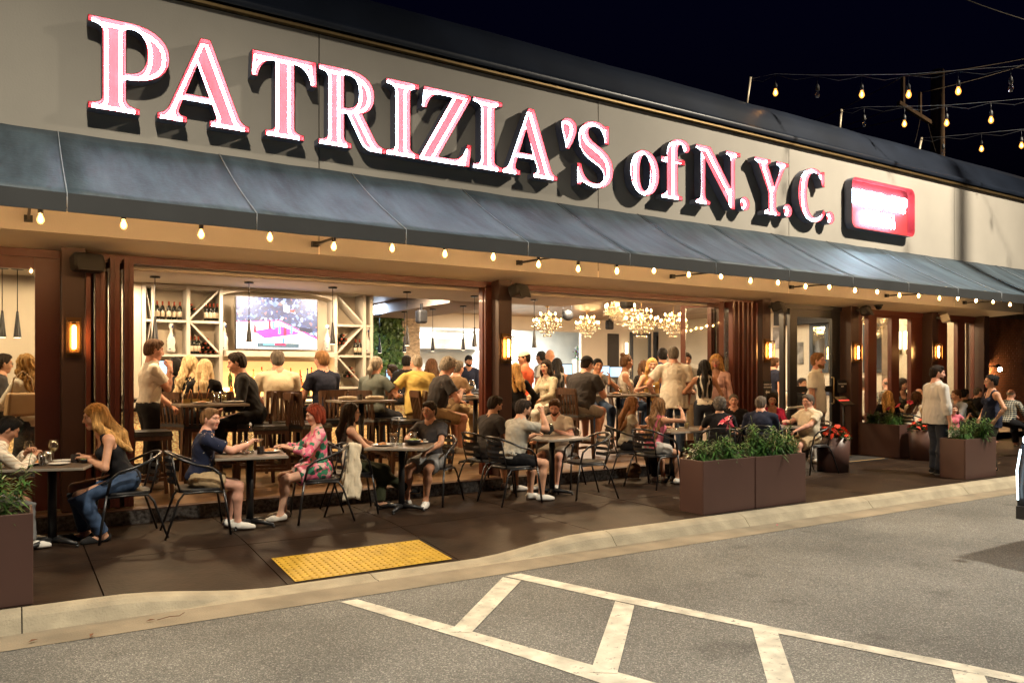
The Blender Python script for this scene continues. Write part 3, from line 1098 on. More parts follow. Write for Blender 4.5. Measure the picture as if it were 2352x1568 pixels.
# yellow tactile plate with domes on the dropped pavement
def tpos(X, Y, dz): return (X, Y, pz_(X, Y) + dz)
tx0, tx1, ty0, ty1 = 1.93, 3.37, 6.30, 7.0
tr = empty('tactile_paving', (0, 0, 0), 0, 'yellow tactile warning plate with rows of domes on the dropped pavement', 'tactile paving')
m = MB()
m.add([tpos(tx0, ty0, .008), tpos(tx1, ty0, .008), tpos(tx1, ty1, .008), tpos(tx0, ty1, .008)], [(0, 1, 2, 3)])
m.build('plate', M_YEL, tr)
m = MB()
for i in range(24):
    for j in range(12):
        X, Y = tx0 + 0.03 + i * (tx1 - tx0 - .06) / 23, ty0 + 0.03 + j * (ty1 - ty0 - .06) / 11
        p = tpos(X, Y, 0.008)
        m.lathe(p, [(0.014, 0), (0.011, 0.005), (0.006, 0.006)], 6)
tag(m.build('dome_field', M_YEL, tr), kind='stuff')

# ------------------------------------------------------------------ the restaurant building
bld = empty('restaurant_building', (9, 9, 0), 0, 'long cream restaurant front with mahogany folding doors and a dark roof cap', 'building')
BO = Vector((9, 9, 0))
def bpart(m, name, mats):
    o = m.build(name, mats, bld, loc=(-BO.x, -BO.y, 0))
    return o
YF = 8.6
fj = [-8.0, -1.2, 2.905, 6.91, 10.996, 16.14, 20.5, 26.0]
for a, b in zip(fj, fj[1:]):
    o = bpart(MB().box(((a + b) / 2, YF + 0.06, (2.925 + 5.40) / 2), (b - a - 0.014, 0.12, 5.40 - 2.925)), 'fascia_panel', M_CREAM)
bpart(MB().box((9, YF + 0.20, 4.2), (34, 0.08, 2.5)), 'fascia_backing', M_JOINT)
# rolled roof cap and brass trim
bpart(MB().box((9, YF - 0.035, 5.425), (34, 0.07, 0.035)), 'brass_trim', M_GOLD)
m = MB()
prof = [(8.50, 5.455), (8.47, 5.50), (8.50, 5.545), (8.58, 5.56), (8.62, 5.62), (8.72, 5.80), (8.82, 5.98), (8.95, 6.12), (9.15, 6.17), (9.6, 6.14), (9.6, 5.3)]
n = 44
vs = []
for a in range(n + 1):
    X = -8 + 34 * a / n
    for k, (y, z) in enumerate(prof):
        wv = 0.012 * math.sin(X * 1.9 + k) + 0.009 * math.sin(X * 4.3) if 4 < k < 9 else 0
        vs.append((X, y + wv, z))
k = len(prof)
m.add(vs, [(a * k + b, a * k + b + 1, (a + 1) * k + b + 1, (a + 1) * k + b) for a in range(n) for b in range(k - 1)], 0, True)
bpart(m, 'roof_cap', M_NAVYC)
bpart(MB().box((9, 15.5, 5.2), (34, 13.0, 0.3)), 'flat_roof', M_NAVYC)
# soffit, headers, columns
v8 = [(X_, y_, z_) for X_ in (-8.4, 19.2) for (y_, z_) in ((8.602, 2.926), (9.73, 2.868), (9.73, 3.02), (8.602, 3.02))]
bpart(MB().add(v8, [(0, 1, 5, 4), (1, 2, 6, 5), (2, 3, 7, 6), (3, 0, 4, 7), (3, 2, 1, 0), (4, 5, 6, 7)]), 'soffit', M_SOFF)
bpart(MB().box((4.4, 9.74, 3.05), (29.6, 0.1, 0.6)), 'header_wall', M_WALL)
cols = [(0.42, 0.64), (5.706, 5.925), (11.18, 11.40), (13.74, 13.99), (16.58, 16.82), (18.72, 18.95)]
for (a, b) in cols:
    zb = 0.152 if b < 11 else 0.0
    o = bpart(MB().box(((a + b) / 2, 9.47, (zb + 2.92) / 2), (b - a, 0.34, 2.92 - zb)), 'column', M_BRN)
    bevel(o, 0.008)
hd = [(-5, 0.42), (0.64, 5.706), (5.925, 11.18), (11.40, 13.74), (13.99, 16.58), (16.82, 18.72)]
for i, (a, b) in enumerate(hd):
    bpart(MB().box(((a + b) / 2, 9.56, 2.835), (b - a - 0.004, 0.13, 0.085)), 'header_rail', M_RED if i != 3 else M_BLK)
# jamb beside the middle column
bpart(MB().box((5.655, 9.56, 1.49), (0.10, 0.13, 2.67)), 'door_jamb', M_RED)
bpart(MB().box((5.60, 9.60, 1.49), (0.02, 0.10, 2.67)), 'door_jamb', M_RED)
# step and raised interior floor
M_STEP = mat('step_mosaic', (0.060, 0.056, 0.054), 0.2, var=0.8, scale=26, bump=0.35, bscale=34, detail=6)
bpart(MB().box((3.1, 9.135, 0.07), (16.2, 0.03, 0.142)), 'step_riser', M_STEP)
bpart(MB().box((3.1, 9.20, 0.145), (16.2, 0.14, 0.014)), 'step_nosing', M_BRN)
tag(MB().box((3.1, 9.66, 0.142), (16.2, 0.78, 0.014)).box((3.1, 13.2, 0.142), (16.2, 6.3, 0.014)).box((9.5, 20, 0.142), (34, 7.29, 0.014)).box((18.8, 13.0, 0.142), (15.2, 6.7, 0.014)).build('interior_floor', M_FLOOR), kind='structure')

# fixed window left of the first column
def window_bay(x0, x1, bars, mats, z0=0.16, z1=2.83, rail=0.1, mid=None, top=0.10, bot=0.35, label=None, cat='window', name='window_front'):
    w = empty(name, ((x0 + x1) / 2, 9.56, z0), 0, label, cat)
    lo = Vector((-(x0 + x1) / 2, -9.56, -z0))
    edges = []
    for (a, b) in bars:
        MB().box(((a + b) / 2, 9.56, (z0 + z1) / 2), (b - a, 0.09, z1 - z0)).build('stile', mats, w, lo)
        edges.append((a, b))
    edges.sort()
    for (p, q) in zip(edges, edges[1:]):
        a, b = p[1], q[0]
        if b - a < 0.03: continue
        MB().box(((a + b) / 2, 9.56, z1 - top / 2), (b - a - 0.003, 0.08, top)).build('top_rail', mats, w, lo)
        MB().box(((a + b) / 2, 9.56, z0 + bot / 2), (b - a - 0.003, 0.08, bot)).build('bottom_rail', mats, w, lo)
        MB().box(((a + b) / 2, 9.56, (z0 + bot + z1 - top) / 2), (b - a - 0.004, 0.008, z1 - z0 - top - bot - 0.004)).build('pane', M_GLASS, w, lo)
    return w
wx = lambda u: atx(u, 9.56)
window_bay(-4.0, 0.41, [(-4.0, -3.8), (-2.4, -2.2), (wx(80), 0.417)], M_RED, label='fixed mahogany window at the far left before the bar', top=0.16)
window_bay(14.0, 16.57, [(13.995, wx(1976)), (wx(1990), wx(2009)), (wx(2043), wx(2060.5)), (wx(2088), 16.575)], M_RED, z0=0.02, label='mahogany glazed doors between the third and fourth sconce, chandelier behind', name='glazed_doors', cat='glazed doors')
window_bay(16.83, 18.71, [(16.825, wx(2171)), (wx(2195), wx(2212)), (wx(2236), 18.715)], M_RED, z0=0.02, label='mahogany glazed doors with dark panes at the right end of the front', name='glazed_doors', cat='glazed doors')

# folding door leaves, stacked against the columns
def leaf(parent, length, mats, z0=0.165, z1=2.82, t=0.045, st=0.10):
    r = empty('door_leaf', parent=parent)
    h = z1 - z0
    for s_ in (-1, 1):
        MB().box((s_ * (length / 2 - st / 2), 0, z0 + h / 2), (st, t, h)).build('stile', mats, r)
    MB().box((0, 0, z1 - st / 2), (length - 2 * st - 0.002, t * 0.9, st)).build('top_rail', mats, r)
    MB().box((0, 0, z0 + 0.12), (length - 2 * st - 0.002, t * 0.9, 0.24)).build('bottom_rail', mats, r)
    MB().box((0, 0, (z0 + 0.24 + z1 - st) / 2), (length - 2 * st - 0.004, 0.008, h - st - 0.244)).build('pane', M_GLASS, r)
    return r
fd = empty('folding_door', (0.9, 9.6, 0), 0, 'stack of folded mahogany door leaves beside the leftmost sconce', 'folding door')
for i in range(7):
    l = leaf(fd, 0.62, M_RED)
    l.location = (-0.225 + i * 0.068, -0.02 + 0.02 * (i % 2), 0)
    l.rotation_euler = (0, 0, R(90 + (2.2 if i % 2 else -2.2)))
fd = empty('folding_door', (10.7, 9.6, 0), 0, 'half-open folding door with one glass leaf swung inward behind the standing group', 'folding door')
for i in range(6):
    l = leaf(fd, 0.62, M_RED)
    l.location = (-0.25 + i * 0.115, 0.0 + 0.02 * (i % 2), 0)
    l.rotation_euler = (0, 0, R(90 + (3 if i % 2 else -3)))
l = leaf(fd, 0.76, M_RED, st=0.085)
l.location = (-0.52, 0.18, 0)
l.rotation_euler = (0, 0, R(-61))
# black entrance door with side light
dr = empty('entrance_door', (12.9, 9.56, 0), 0, 'black framed glass entrance door beside the wall sconce and step sign', 'door')
for (a, b) in ((wx(1811), wx(1828)), (wx(1908), wx(1926))):
    MB().box(((a + b) / 2 - 12.9, 0, 1.43), (b - a, 0.06, 2.80)).build('stile', M_BLK, dr)
a, b = wx(1828), wx(1908)
MB().box(((a + b) / 2 - 12.9, 0, 2.74), (b - a - .003, 0.055, 0.18)).build('top_rail', M_BLK, dr)
MB().box(((a + b) / 2 - 12.9, 0, 1.28), (b - a - .003, 0.055, 0.12)).build('mid_rail', M_BLK, dr)
MB().box(((a + b) / 2 - 12.9, 0, 0.18), (b - a - .003, 0.055, 0.30)).build('bottom_rail', M_BLK, dr)
MB().box(((a + b) / 2 - 12.9, 0, 2.0), (b - a - .004, 0.008, 1.30)).build('pane', M_GLASS, dr)
MB().box(((a + b) / 2 - 12.9, 0, 0.775), (b - a - .004, 0.008, 0.88)).build('pane', M_GLASS, dr)
MB().tube([(0.55, -0.03, 1.0), (0.55, -0.09, 1.0), (0.55, -0.09, 1.5), (0.55, -0.03, 1.5)], 0.014).build('handle', M_GOLD, dr)
bpart(MB().box((wx(1797), 9.56, 1.43), (0.06, 0.10, 2.80)), 'door_frame', M_BLK)
bpart(MB().box((wx(1934), 9.56, 1.43), (0.10, 0.12, 2.80)), 'door_frame', M_RED)

# ------------------------------------------------------------------ signs on the columns
def text_mesh(txt, size, name, mats, parent, loc, rotz=0.0, align='CENTER', depth=0.002, rx=90, bold=0.0):
    cu = bpy.data.curves.new(name, 'FONT')
    cu.body = txt
    cu.size = size
    cu.align_x = align
    cu.align_y = 'CENTER'
    cu.extrude = depth
    cu.offset = bold
    cu.resolution_u = 3
    o = bpy.data.objects.new(name, cu)
    COL.objects.link(o)
    dg = bpy.context.evaluated_depsgraph_get()
    me = bpy.data.meshes.new_from_object(o.evaluated_get(dg))
    bpy.data.objects.remove(o)
    me.materials.clear()
    me.materials.append(mats)
    q = inst(name, me, parent, loc, (R(rx), 0, rotz))
    return q
M_SIGNW = mat('sign_white', (0.75, 0.72, 0.66), 0.6, var=0)
sp = empty('door_sign', (11.29, 9.29, 1.30), 0, 'black sign on the column reading HANDICAP ENTRANCE with a left arrow', 'sign')
MB().box((0, 0, 0), (0.20, 0.012, 0.30)).build('plate', M_BLKP, sp)
text_mesh('HANDICAP', 0.040, 'lettering', M_SIGNW, sp, (0, -0.009, 0.085), bold=0.0006)
text_mesh('ENTRANCE', 0.040, 'lettering', M_SIGNW, sp, (0, -0.009, 0.038), bold=0.0006)
MB().add([(-0.06, -0.009, -0.05), (-0.02, -0.009, -0.012), (-0.02, -0.009, -0.035), (0.055, -0.009, -0.035), (0.055, -0.009, -0.065), (-0.02, -0.009, -0.065), (-0.02, -0.009, -0.088)], [(0, 6, 5, 4, 3, 2, 1)]).build('arrow', M_SIGNW, sp)
sp = empty('door_sign', (13.60, 9.40, 1.33), 0, 'black sign beside the entrance door reading WATCH YOUR STEP', 'sign')
MB().box((0, 0, 0), (0.26, 0.012, 0.24)).build('plate', M_BLKP, sp)
text_mesh('WATCH YOUR', 0.038, 'lettering', M_SIGNW, sp, (0, -0.009, 0.045), bold=0.0006)
text_mesh('STEP', 0.038, 'lettering', M_SIGNW, sp, (0, -0.009, -0.005), bold=0.0006)

# ------------------------------------------------------------------ awning
def awn_mat():
    m = mat('awning_canvas', (0.070, 0.088, 0.110), 0.62, var=0)
    N, L, b = nodes_of(m)
    tc = N.new('ShaderNodeTexCoord')
    mpg = N.new('ShaderNodeMapping'); mpg.inputs['Scale'].default_value = (3.2, 0.7, 0.7); L.new(tc.outputs['Object'], mpg.inputs[0])
    n = N.new('ShaderNodeTexNoise'); n.inputs['Scale'].default_value = 1.5; n.inputs['Detail'].default_value = 8; n.inputs['Roughness'].default_value = 0.65
    L.new(mpg.outputs[0], n.inputs['Vector'])
    r = N.new('ShaderNodeValToRGB')
    r.color_ramp.elements[0].position, r.color_ramp.elements[0].color = 0.35, (0.026, 0.040, 0.055, 1)
    r.color_ramp.elements[1].position, r.color_ramp.elements[1].color = 0.7, (0.072, 0.108, 0.138, 1)
    L.new(n.outputs['Fac'], r.inputs[0]); L.new(r.outputs[0], b.inputs['Base Color'])
    n2 = N.new('ShaderNodeTexNoise'); n2.inputs['Scale'].default_value = 26; n2.inputs['Detail'].default_value = 6
    L.new(tc.outputs['Object'], n2.inputs['Vector'])
    bp = N.new('ShaderNodeBump'); bp.inputs['Strength'].default_value = 0.18; bp.inputs['Distance'].default_value = 0.03
    L.new(n2.outputs['Fac'], bp.inputs['Height']); L.new(bp.outputs[0], b.inputs['Normal'])
    return m
M_AWN = awn_mat()
M_VAL = mat('awning_valance', (0.026, 0.028, 0.030), 0.7, var=0.12, scale=3)
M_SEAM = mat('awning_seam', (0.30, 0.34, 0.38), 0.6, var=0.2)
aw_ = empty('awning', (9, 8.5, 2.86), 0, 'long dark blue-grey canvas awning under the lit sign letters', 'awning')
AO = Vector((-9, -8.5, -2.86))
YA, ZT, ZB, ZV = 7.10, 3.89, 3.015, 2.862
sx_ = [-6.9, -5.45, -4.0, -2.55, -1.1, 0.36, 1.83, 3.28, 4.73, 6.18, 7.63, 9.08, 10.53, 11.98, 13.43, 14.88, 16.33, 17.78, 19.0]
for i in range(len(sx_) - 1):
    a, b = sx_[i], sx_[i + 1]
    m = MB(); vs = []
    nx, ny = 8, 10
    sd = rnd.uniform(0, 6)
    for p in range(nx + 1):
        fx = p / nx
        X = a + 0.004 + (b - a - 0.008) * fx
        for q in range(ny + 1):
            fy = q / ny
            sag = -0.035 * math.sin(math.pi * fx) * math.sin(math.pi * fy) - 0.03 * math.sin(math.pi * fy)
            sag += 0.006 * math.sin(9 * fx + 5 * fy + sd) * math.sin(math.pi * fx)
            vs.append((X, YF + 0.0 + (YA - YF) * fy, ZT + (ZB - ZT) * fy + sag))
    m.add(vs, [(p * (ny + 1) + q, p * (ny + 1) + q + 1, (p + 1) * (ny + 1) + q + 1, (p + 1) * (ny + 1) + q) for p in range(nx) for q in range(ny)], 0, True)
    o = m.build('canvas_panel', M_AWN, aw_, AO)
    sm = o.modifiers.new('thick', 'SOLIDIFY'); sm.thickness = 0.004; sm.offset = -1
    MB().box(((a + b) / 2, YA, (ZB + ZV) / 2 + 0.001), (b - a - 0.010, 0.012, ZB - ZV - 0.004)).build('valance_panel', M_VAL, aw_, AO)
    MB().tube([(a, YF - 0.01, ZT + 0.004)] + [(a, YF + (YA - YF) * t / 5, ZT + (ZB - ZT) * t / 5 + 0.004 - 0.03 * math.sin(math.pi * t / 5)) for t in range(1, 6)], 0.0045, 5).tube([(a, YA - 0.008, ZB), (a, YA - 0.008, ZV + 0.006)], 0.0035, 5).build('seam', M_SEAM, aw_, AO)
MB().tube([(-6.9, YA + 0.02, ZB - 0.01), (19.0, YA + 0.02, ZB - 0.01)], 0.018, 6).build('front_bar', M_BLK, aw_, AO)
MB().add([(19.004, YF, ZT), (19.004, YA, ZB), (19.004, YA, ZV), (19.004, YF, ZV)], [(0, 1, 2, 3)]).build('end_panel', M_VAL, aw_, AO)
bx_ = [0.12 + 2.727 * i for i in range(-2, 7)]
for X in bx_:
    b = MB().box((X, 8.57, 3.03), (0.07, 0.05, 0.06)).bar((X, 8.56, 3.03), (X, 7.13, 2.985), 0.022, 0.022)
    b.build('bracket_arm', M_BLK, aw_, AO)
# ------------------------------------------------------------------ neon channel letters
GL = {
 'P': [["M 0 0 L .50 0 L .50 .055 Q .37 .06 .36 .14 L .36 .37 C .62 .37 .81 .47 .81 .69 C .81 .90 .62 1 .40 1 L 0 1 L 0 .945 Q .14 .94 .14 .86 L .14 .14 Q .14 .06 0 .055"],
       ["M .36 .89 C .36 .93 .37 .94 .42 .94 C .54 .94 .59 .84 .59 .69 C .59 .53 .52 .43 .36 .43"]],
 'A': [["M 0 0 L .30 0 L .30 .055 Q .2 .06 .215 .13 L .26 .26 L .58 .26 L .63 .13 Q .65 .06 .56 .055 L .56 0 L 1 0 L 1 .055 Q .92 .06 .88 .15 L .56 1 L .46 1 L .13 .17 Q .09 .07 0 .055"],
       ["M .285 .325 L .555 .325 L .42 .70"]],
 'T': [["M .18 0 L .64 0 L .64 .055 Q .52 .06 .52 .14 L .52 .93 Q .70 .93 .74 .70 L .80 .70 L .79 1 L .03 1 L .02 .70 L .08 .70 Q .12 .93 .30 .93 L .30 .14 Q .30 .06 .18 .055"]],
 'R': [["M 0 0 L .47 0 L .47 .055 Q .36 .06 .36 .14 L .36 .44 L .42 .44 L .62 .10 Q .68 0 .80 0 L 1 0 L 1 .055 Q .90 .06 .84 .14 L .63 .47 C .76 .51 .82 .60 .82 .72 C .82 .91 .66 1 .42 1 L 0 1 L 0 .945 Q .14 .94 .14 .86 L .14 .14 Q .14 .06 0 .055"],
       ["M .36 .90 C .36 .93 .37 .94 .42 .94 C .55 .94 .60 .86 .60 .72 C .60 .57 .53 .50 .36 .50"]],
 'I': [["M 0 0 L .5 0 L .5 .055 Q .36 .06 .36 .14 L .36 .86 Q .36 .94 .5 .945 L .5 1 L 0 1 L 0 .945 Q .14 .94 .14 .86 L .14 .14 Q .14 .06 0 .055"]],
 'Z': [["M 0 0 L .74 0 L .78 .30 L .72 .30 Q .66 .07 .48 .065 L .26 .065 L .77 .96 L .77 1 L .06 1 L .03 .72 L .09 .72 Q .14 .935 .30 .935 L .50 .935 L 0 .045"]],
 'S': [["M .56 .98 L .56 .70 L .50 .70 C .48 .86 .42 .945 .32 .945 C .23 .945 .18 .89 .18 .82 C .18 .62 .64 .66 .64 .29 C .64 .10 .51 -.015 .32 -.015 C .22 -.015 .14 .03 .08 .05 L .05 0 L 0 0 L 0 .32 L .06 .32 C .08 .15 .17 .045 .31 .045 C .42 .045 .48 .10 .48 .19 C .48 .40 .02 .34 .02 .72 C .02 .90 .15 1.015 .32 1.015 C .41 1.015 .46 .98 .50 .955 L .52 .98"]],
 "'": [["M 0 .88 C 0 1.02 .24 1.02 .24 .86 C .24 .74 .17 .62 .12 .52 L .07 .52 C .07 .64 0 .75 0 .88"]],
 'o': [["M .30 -.015 C .48 -.015 .60 .15 .60 .35 C .60 .56 .48 .72 .30 .72 C .12 .72 0 .56 0 .35 C 0 .15 .12 -.015 .30 -.015"],
       ["M .30 .05 C .22 .05 .18 .18 .18 .35 C .18 .52 .22 .655 .30 .655 C .38 .655 .42 .52 .42 .35 C .42 .18 .38 .05 .30 .05"]],
 'f': [["M .03 0 L .42 0 L .42 .055 Q .33 .06 .33 .13 L .33 .60 L .47 .60 L .47 .68 L .33 .68 L .33 .80 C .33 .92 .36 .95 .41 .95 C .45 .95 .42 .84 .49 .82 C .56 .82 .59 .9 .55 .95 C .52 1.01 .46 1.02 .40 1.02 C .24 1.02 .13 .93 .13 .74 L .13 .68 L .02 .68 L .02 .60 L .13 .60 L .13 .13 Q .13 .06 .03 .055"]],
 'N': [["M 0 0 L .30 0 L .30 .055 Q .19 .06 .19 .16 L .19 .80 L .78 -.01 L .86 -.01 L .86 .84 Q .86 .94 .99 .945 L .99 1 L .67 1 L .67 .945 Q .78 .94 .78 .84 L .78 .34 L .31 1 L 0 1 L 0 .945 Q .08 .94 .11 .88 L .11 .16 Q .11 .06 0 .055"]],
 'Y': [["M .28 0 L .72 0 L .72 .055 Q .6 .06 .6 .14 L .6 .42 L .82 .84 Q .87 .94 .97 .945 L .97 1 L .63 1 L .63 .945 Q .77 .94 .73 .85 L .56 .52 L .38 .86 Q .34 .94 .44 .945 L .44 1 L 0 1 L 0 .945 Q .09 .94 .13 .86 L .39 .40 L .39 .14 Q .39 .06 .28 .055"]],
 'C': [["M .80 .70 L .74 .70 C .70 .86 .62 .945 .50 .945 C .34 .945 .25 .78 .25 .50 C .25 .22 .35 .06 .52 .06 C .63 .06 .72 .13 .78 .24 L .83 .20 C .77 .07 .65 -.015 .48 -.015 C .19 -.015 0 .20 0 .49 C 0 .80 .20 1.015 .48 1.015 C .60 1.015 .66 .97 .71 .95 L .74 .98 L .80 .98"]],
 '.': [["M .13 0 C .20 0 .26 .06 .26 .13 C .26 .20 .20 .26 .13 .26 C .06 .26 0 .20 0 .13 C 0 .06 .06 0 .13 0"]],
}
def path(s, n=7):
    tk = s.split(); i = 0; out = []
    while i < len(tk):
        c = tk[i]; i += 1
        k = {'M': 1, 'L': 1, 'Q': 2, 'C': 3}[c]
        p = [(float(tk[i + 2 * j]), float(tk[i + 2 * j + 1])) for j in range(k)]
        i += 2 * k
        if k == 1:
            out.append(p[0])
        else:
            a = out[-1]
            for t in range(1, n + 1):
                t /= n
                if k == 2:
                    w = [(1 - t) ** 2, 2 * t * (1 - t), t * t]; q = [a] + p
                else:
                    w = [(1 - t) ** 3, 3 * t * (1 - t) ** 2, 3 * t * t * (1 - t), t ** 3]; q = [a] + p
                out.append((sum(w[j] * q[j][0] for j in range(k + 1)), sum(w[j] * q[j][1] for j in range(k + 1))))
    if math.dist(out[0], out[-1]) < 1e-4: out.pop()
    return out
def area(p):
    return 0.5 * sum(p[i - 1][0] * p[i][1] - p[i][0] * p[i - 1][1] for i in range(len(p)))
def inset(p, d):
    """offset to the left of the travel direction by d"""
    n = len(p); o = []
    for i in range(n):
        a, b, c = Vector(p[i - 1]), Vector(p[i]), Vector(p[(i + 1) % n])
        e1, e2 = (b - a), (c - b)
        if e1.length < 1e-6 or e2.length < 1e-6:
            o.append(p[i]); continue
        n1 = Vector((-e1.y, e1.x)).normalized(); n2 = Vector((-e2.y, e2.x)).normalized()
        m = n1 + n2
        if m.length < 0.2: m = n1
        m.normalize()
        k = d / max(m.dot(n1), 0.45)
        o.append((b.x + m.x * k, b.y + m.y * k))
    return o
M_LRED = mat('letter_red_enamel', (0.42, 0.040, 0.042), 0.6, var=0.05, spec=0.03)
M_LOUT = mat('letter_return_metal', (0.16, 0.17, 0.24), 0.45, var=0.1)
M_NEON = mat('neon_tube', (0.9, 0.95, 1.0), 0.3, var=0, emis=38.0, ecol=(0.60, 0.84, 1.0))
YB, YFR = 8.578, 8.43
letters = [('P', .60, 1.30, 'P, first letter of the neon sign'), ('A', 1.20, 2.07, 'A, second letter, between P and T'), ('T', 2.085, 2.79, 'T, third letter, left of the R'), ('R', 2.82, 3.60, 'R, fourth letter of the neon sign'),
           ('I', 3.615, 4.02, 'first I, between the R and the Z'), ('Z', 4.04, 4.73, 'Z, between the two letters I'), ('I', 4.76, 5.17, 'second I, between the Z and the second A'), ('A', 5.19, 6.02, 'second A, left of the apostrophe'),
           ("'", 6.10, 6.34, 'apostrophe high between the A and the S'), ('S', 6.36, 6.97, 'S, right after the apostrophe'), ('o', 7.29, 7.82, 'small round o of the word of'), ('f', 7.85, 8.43, 'small f of the word of'),
           ('N', 8.57, 9.52, 'N, large letter after the word of'), ('.', 9.53, 9.73, 'round full stop after the N'), ('Y', 9.86, 10.66, 'Y, between two full stops'), ('.', 10.55, 10.75, 'round full stop after the Y'), ('C', 10.92, 11.62, 'C, last large letter of the sign'), ('.', 11.66, 11.86, 'round full stop after the C')]
for (ch, x0, x1, lb) in letters:
    x0, x1 = x0 * 1.0096, x1 * 1.0096
    z0 = 4.119 + 0.0035 * x0
    hc = 0.872
    con = [path(q[0]) for q in GL[ch]]
    con = [c if (area(c) > 0) == (i == 0) else c[::-1] for i, c in enumerate(con)]
    mx_ = max(p[0] for p in con[0])
    if ch == '.': sxx = syy = (x1 - x0) / mx_
    else: sxx, syy = (x1 - x0) / mx_, hc
    con = [inset([(x * sxx, y * syy) for (x, y) in c], -0.007) for c in con]
    r = empty('neon_letter', (x0, YB, z0), 0, 'lit neon letter ' + lb, 'sign letter', 'neon letters of the main sign')
    Yf, Yb = YFR - YB, 0.0
    tess = tessellate_polygon([[Vector((x, y, 0)) for (x, y) in c] for c in con])
    flat = [p for c in con for p in c]
    MB().add([(x, Yb - 0.012, y) for (x, y) in flat], [tuple(t) for t in tess]).build('back_plate', M_LRED, r)
    m = MB(); mi_ = MB()
    for c in con:
        ins_ = inset(c, 0.006)
        n = len(c)
        m.add([(x, Yb, y) for (x, y) in c] + [(x, Yf, y) for (x, y) in c], [(i, (i + 1) % n, n + (i + 1) % n, n + i) for i in range(n)])
        mi_.add([(x, Yb - 0.011, y) for (x, y) in ins_] + [(x, Yf, y) for (x, y) in ins_] + [(x, Yf, y) for (x, y) in c],
                [((i + 1) % n, i, n + i, n + (i + 1) % n) for i in range(n)] + [(n + i, 2 * n + i, 2 * n + (i + 1) % n, n + (i + 1) % n) for i in range(n)])
    m.build('outer_return', M_LOUT, r)
    mi_.build('inner_return', M_LRED, r)
    tb = MB()
    for c in con:
        d = 0.042 if ch not in ".'" else 0.045
        ins_ = inset(c, d)
        # drop kinks where the offset runs backwards
        q = [ins_[0]]
        for i in range(1, len(ins_)):
            if math.dist(ins_[i], q[-1]) > 0.012: q.append(ins_[i])
        tb.tube([(x, Yf + 0.06, y) for (x, y) in q], 0.0155, 6, closed=True)
    tb.build('neon_tube', M_NEON, r)

# small red neon box sign to the right
M_BOXR = mat('box_sign_red', (0.45, 0.055, 0.062), 0.6, var=0.05, spec=0.03)
r = empty('neon_box_sign', (13.46, YB, 4.61), 0, 'small red box sign with two rows of white neon at the right', 'sign')
W, Hh, cr = 1.96, 0.90, 0.13
rr_ = []
for (cx, cz, a0) in ((W / 2 - cr, Hh / 2 - cr, 0), (-W / 2 + cr, Hh / 2 - cr, 90), (-W / 2 + cr, -Hh / 2 + cr, 180), (W / 2 - cr, -Hh / 2 + cr, 270)):
    for k in range(6):
        a = R(a0 + 18 * k); rr_.append((cx + cr * math.cos(a), cz + cr * math.sin(a)))
n = len(rr_)
ri = inset(rr_, 0.01)
Yf = YFR - YB
MB().add([(x, -0.012, z) for x, z in rr_], [tuple(range(n))]).build('back_plate', M_BOXR, r)
MB().add([(x, 0, z) for x, z in rr_] + [(x, Yf, z) for x, z in rr_], [(i, (i + 1) % n, n + (i + 1) % n, n + i) for i in range(n)]).build('outer_return', M_LOUT, r)
MB().add([(x, -0.011, z) for x, z in ri] + [(x, Yf, z) for x, z in ri] + [(x, Yf, z) for x, z in rr_],
         [((i + 1) % n, i, n + i, n + (i + 1) % n) for i in range(n)] + [(n + i, 2 * n + i, 2 * n + (i + 1) % n, n + (i + 1) % n) for i in range(n)]).build('inner_return', M_BOXR, r)
rg = random.Random(3)
for (xa, xb, zc, hh, k) in ((-0.90, 0.80, 0.13, 0.25, 19), (-0.62, 0.40, -0.21, 0.23, 12)):
    m = MB()
    for i in range(k):
        x = xa + (xb - xa) * (i + 0.5) / k
        w = (xb - xa) / k * 0.36
        h2 = hh / 2 * rg.uniform(0.88, 1.06)
        kind = rg.randrange(4)
        if kind == 0: pts = [(x - w, zc - h2), (x - w, zc + h2), (x + w, zc + h2 * .8), (x + w, zc), (x - w, zc)]
        elif kind == 1: pts = [(x + w, zc + h2), (x - w, zc + h2), (x - w, zc), (x + w * .6, zc), (x - w, zc), (x - w, zc - h2), (x + w, zc - h2)]
        elif kind == 2: pts = [(x - w, zc - h2), (x, zc + h2), (x + w, zc - h2), (x + w * .5, zc), (x - w * .5, zc)]
        else: pts = [(x - w, zc + h2), (x + w, zc + h2), (x, zc + h2), (x, zc - h2), (x + w, zc - h2), (x - w, zc - h2)]
        m.tube([(p, -0.10, q) for p, q in pts], 0.0105, 5)
        m.tube([(p + 0.012, -0.085, q - 0.014) for p, q in pts], 0.0105, 5)
    m.build('neon_tube_row', M_NEON, r)

# ------------------------------------------------------------------ warm filament lamps
M_BULB = mat('filament_core', (1.0, 0.75, 0.4), 0.2, var=0, emis=1250.0, ecol=(1.0, 0.53, 0.20))
M_BULBR = mat('filament_core_roof', (1.0, 0.75, 0.4), 0.2, var=0, emis=30.0, ecol=(1.0, 0.45, 0.10))
def amber(name, e_, ac=(1.0, 0.50, 0.13, 1)):
    m = bpy.data.materials.new(name); m.use_nodes = True
    N, L = m.node_tree.nodes, m.node_tree.links
    N.remove(N['Principled BSDF'])
    a, t, e = N.new('ShaderNodeAddShader'), N.new('ShaderNodeBsdfTransparent'), N.new('ShaderNodeEmission')
    e.inputs[0].default_value = ac; e.inputs[1].default_value = e_
    L.new(t.outputs[0], a.inputs[0]); L.new(e.outputs[0], a.inputs[1]); L.new(a.outputs[0], N['Material Output'].inputs[0])
    return m
M_AMBG = amber('amber_bulb_glass', 2.0)
M_BOFF = glass('bulb_glass_unlit', (0.9, 0.9, 0.9), 0.25)
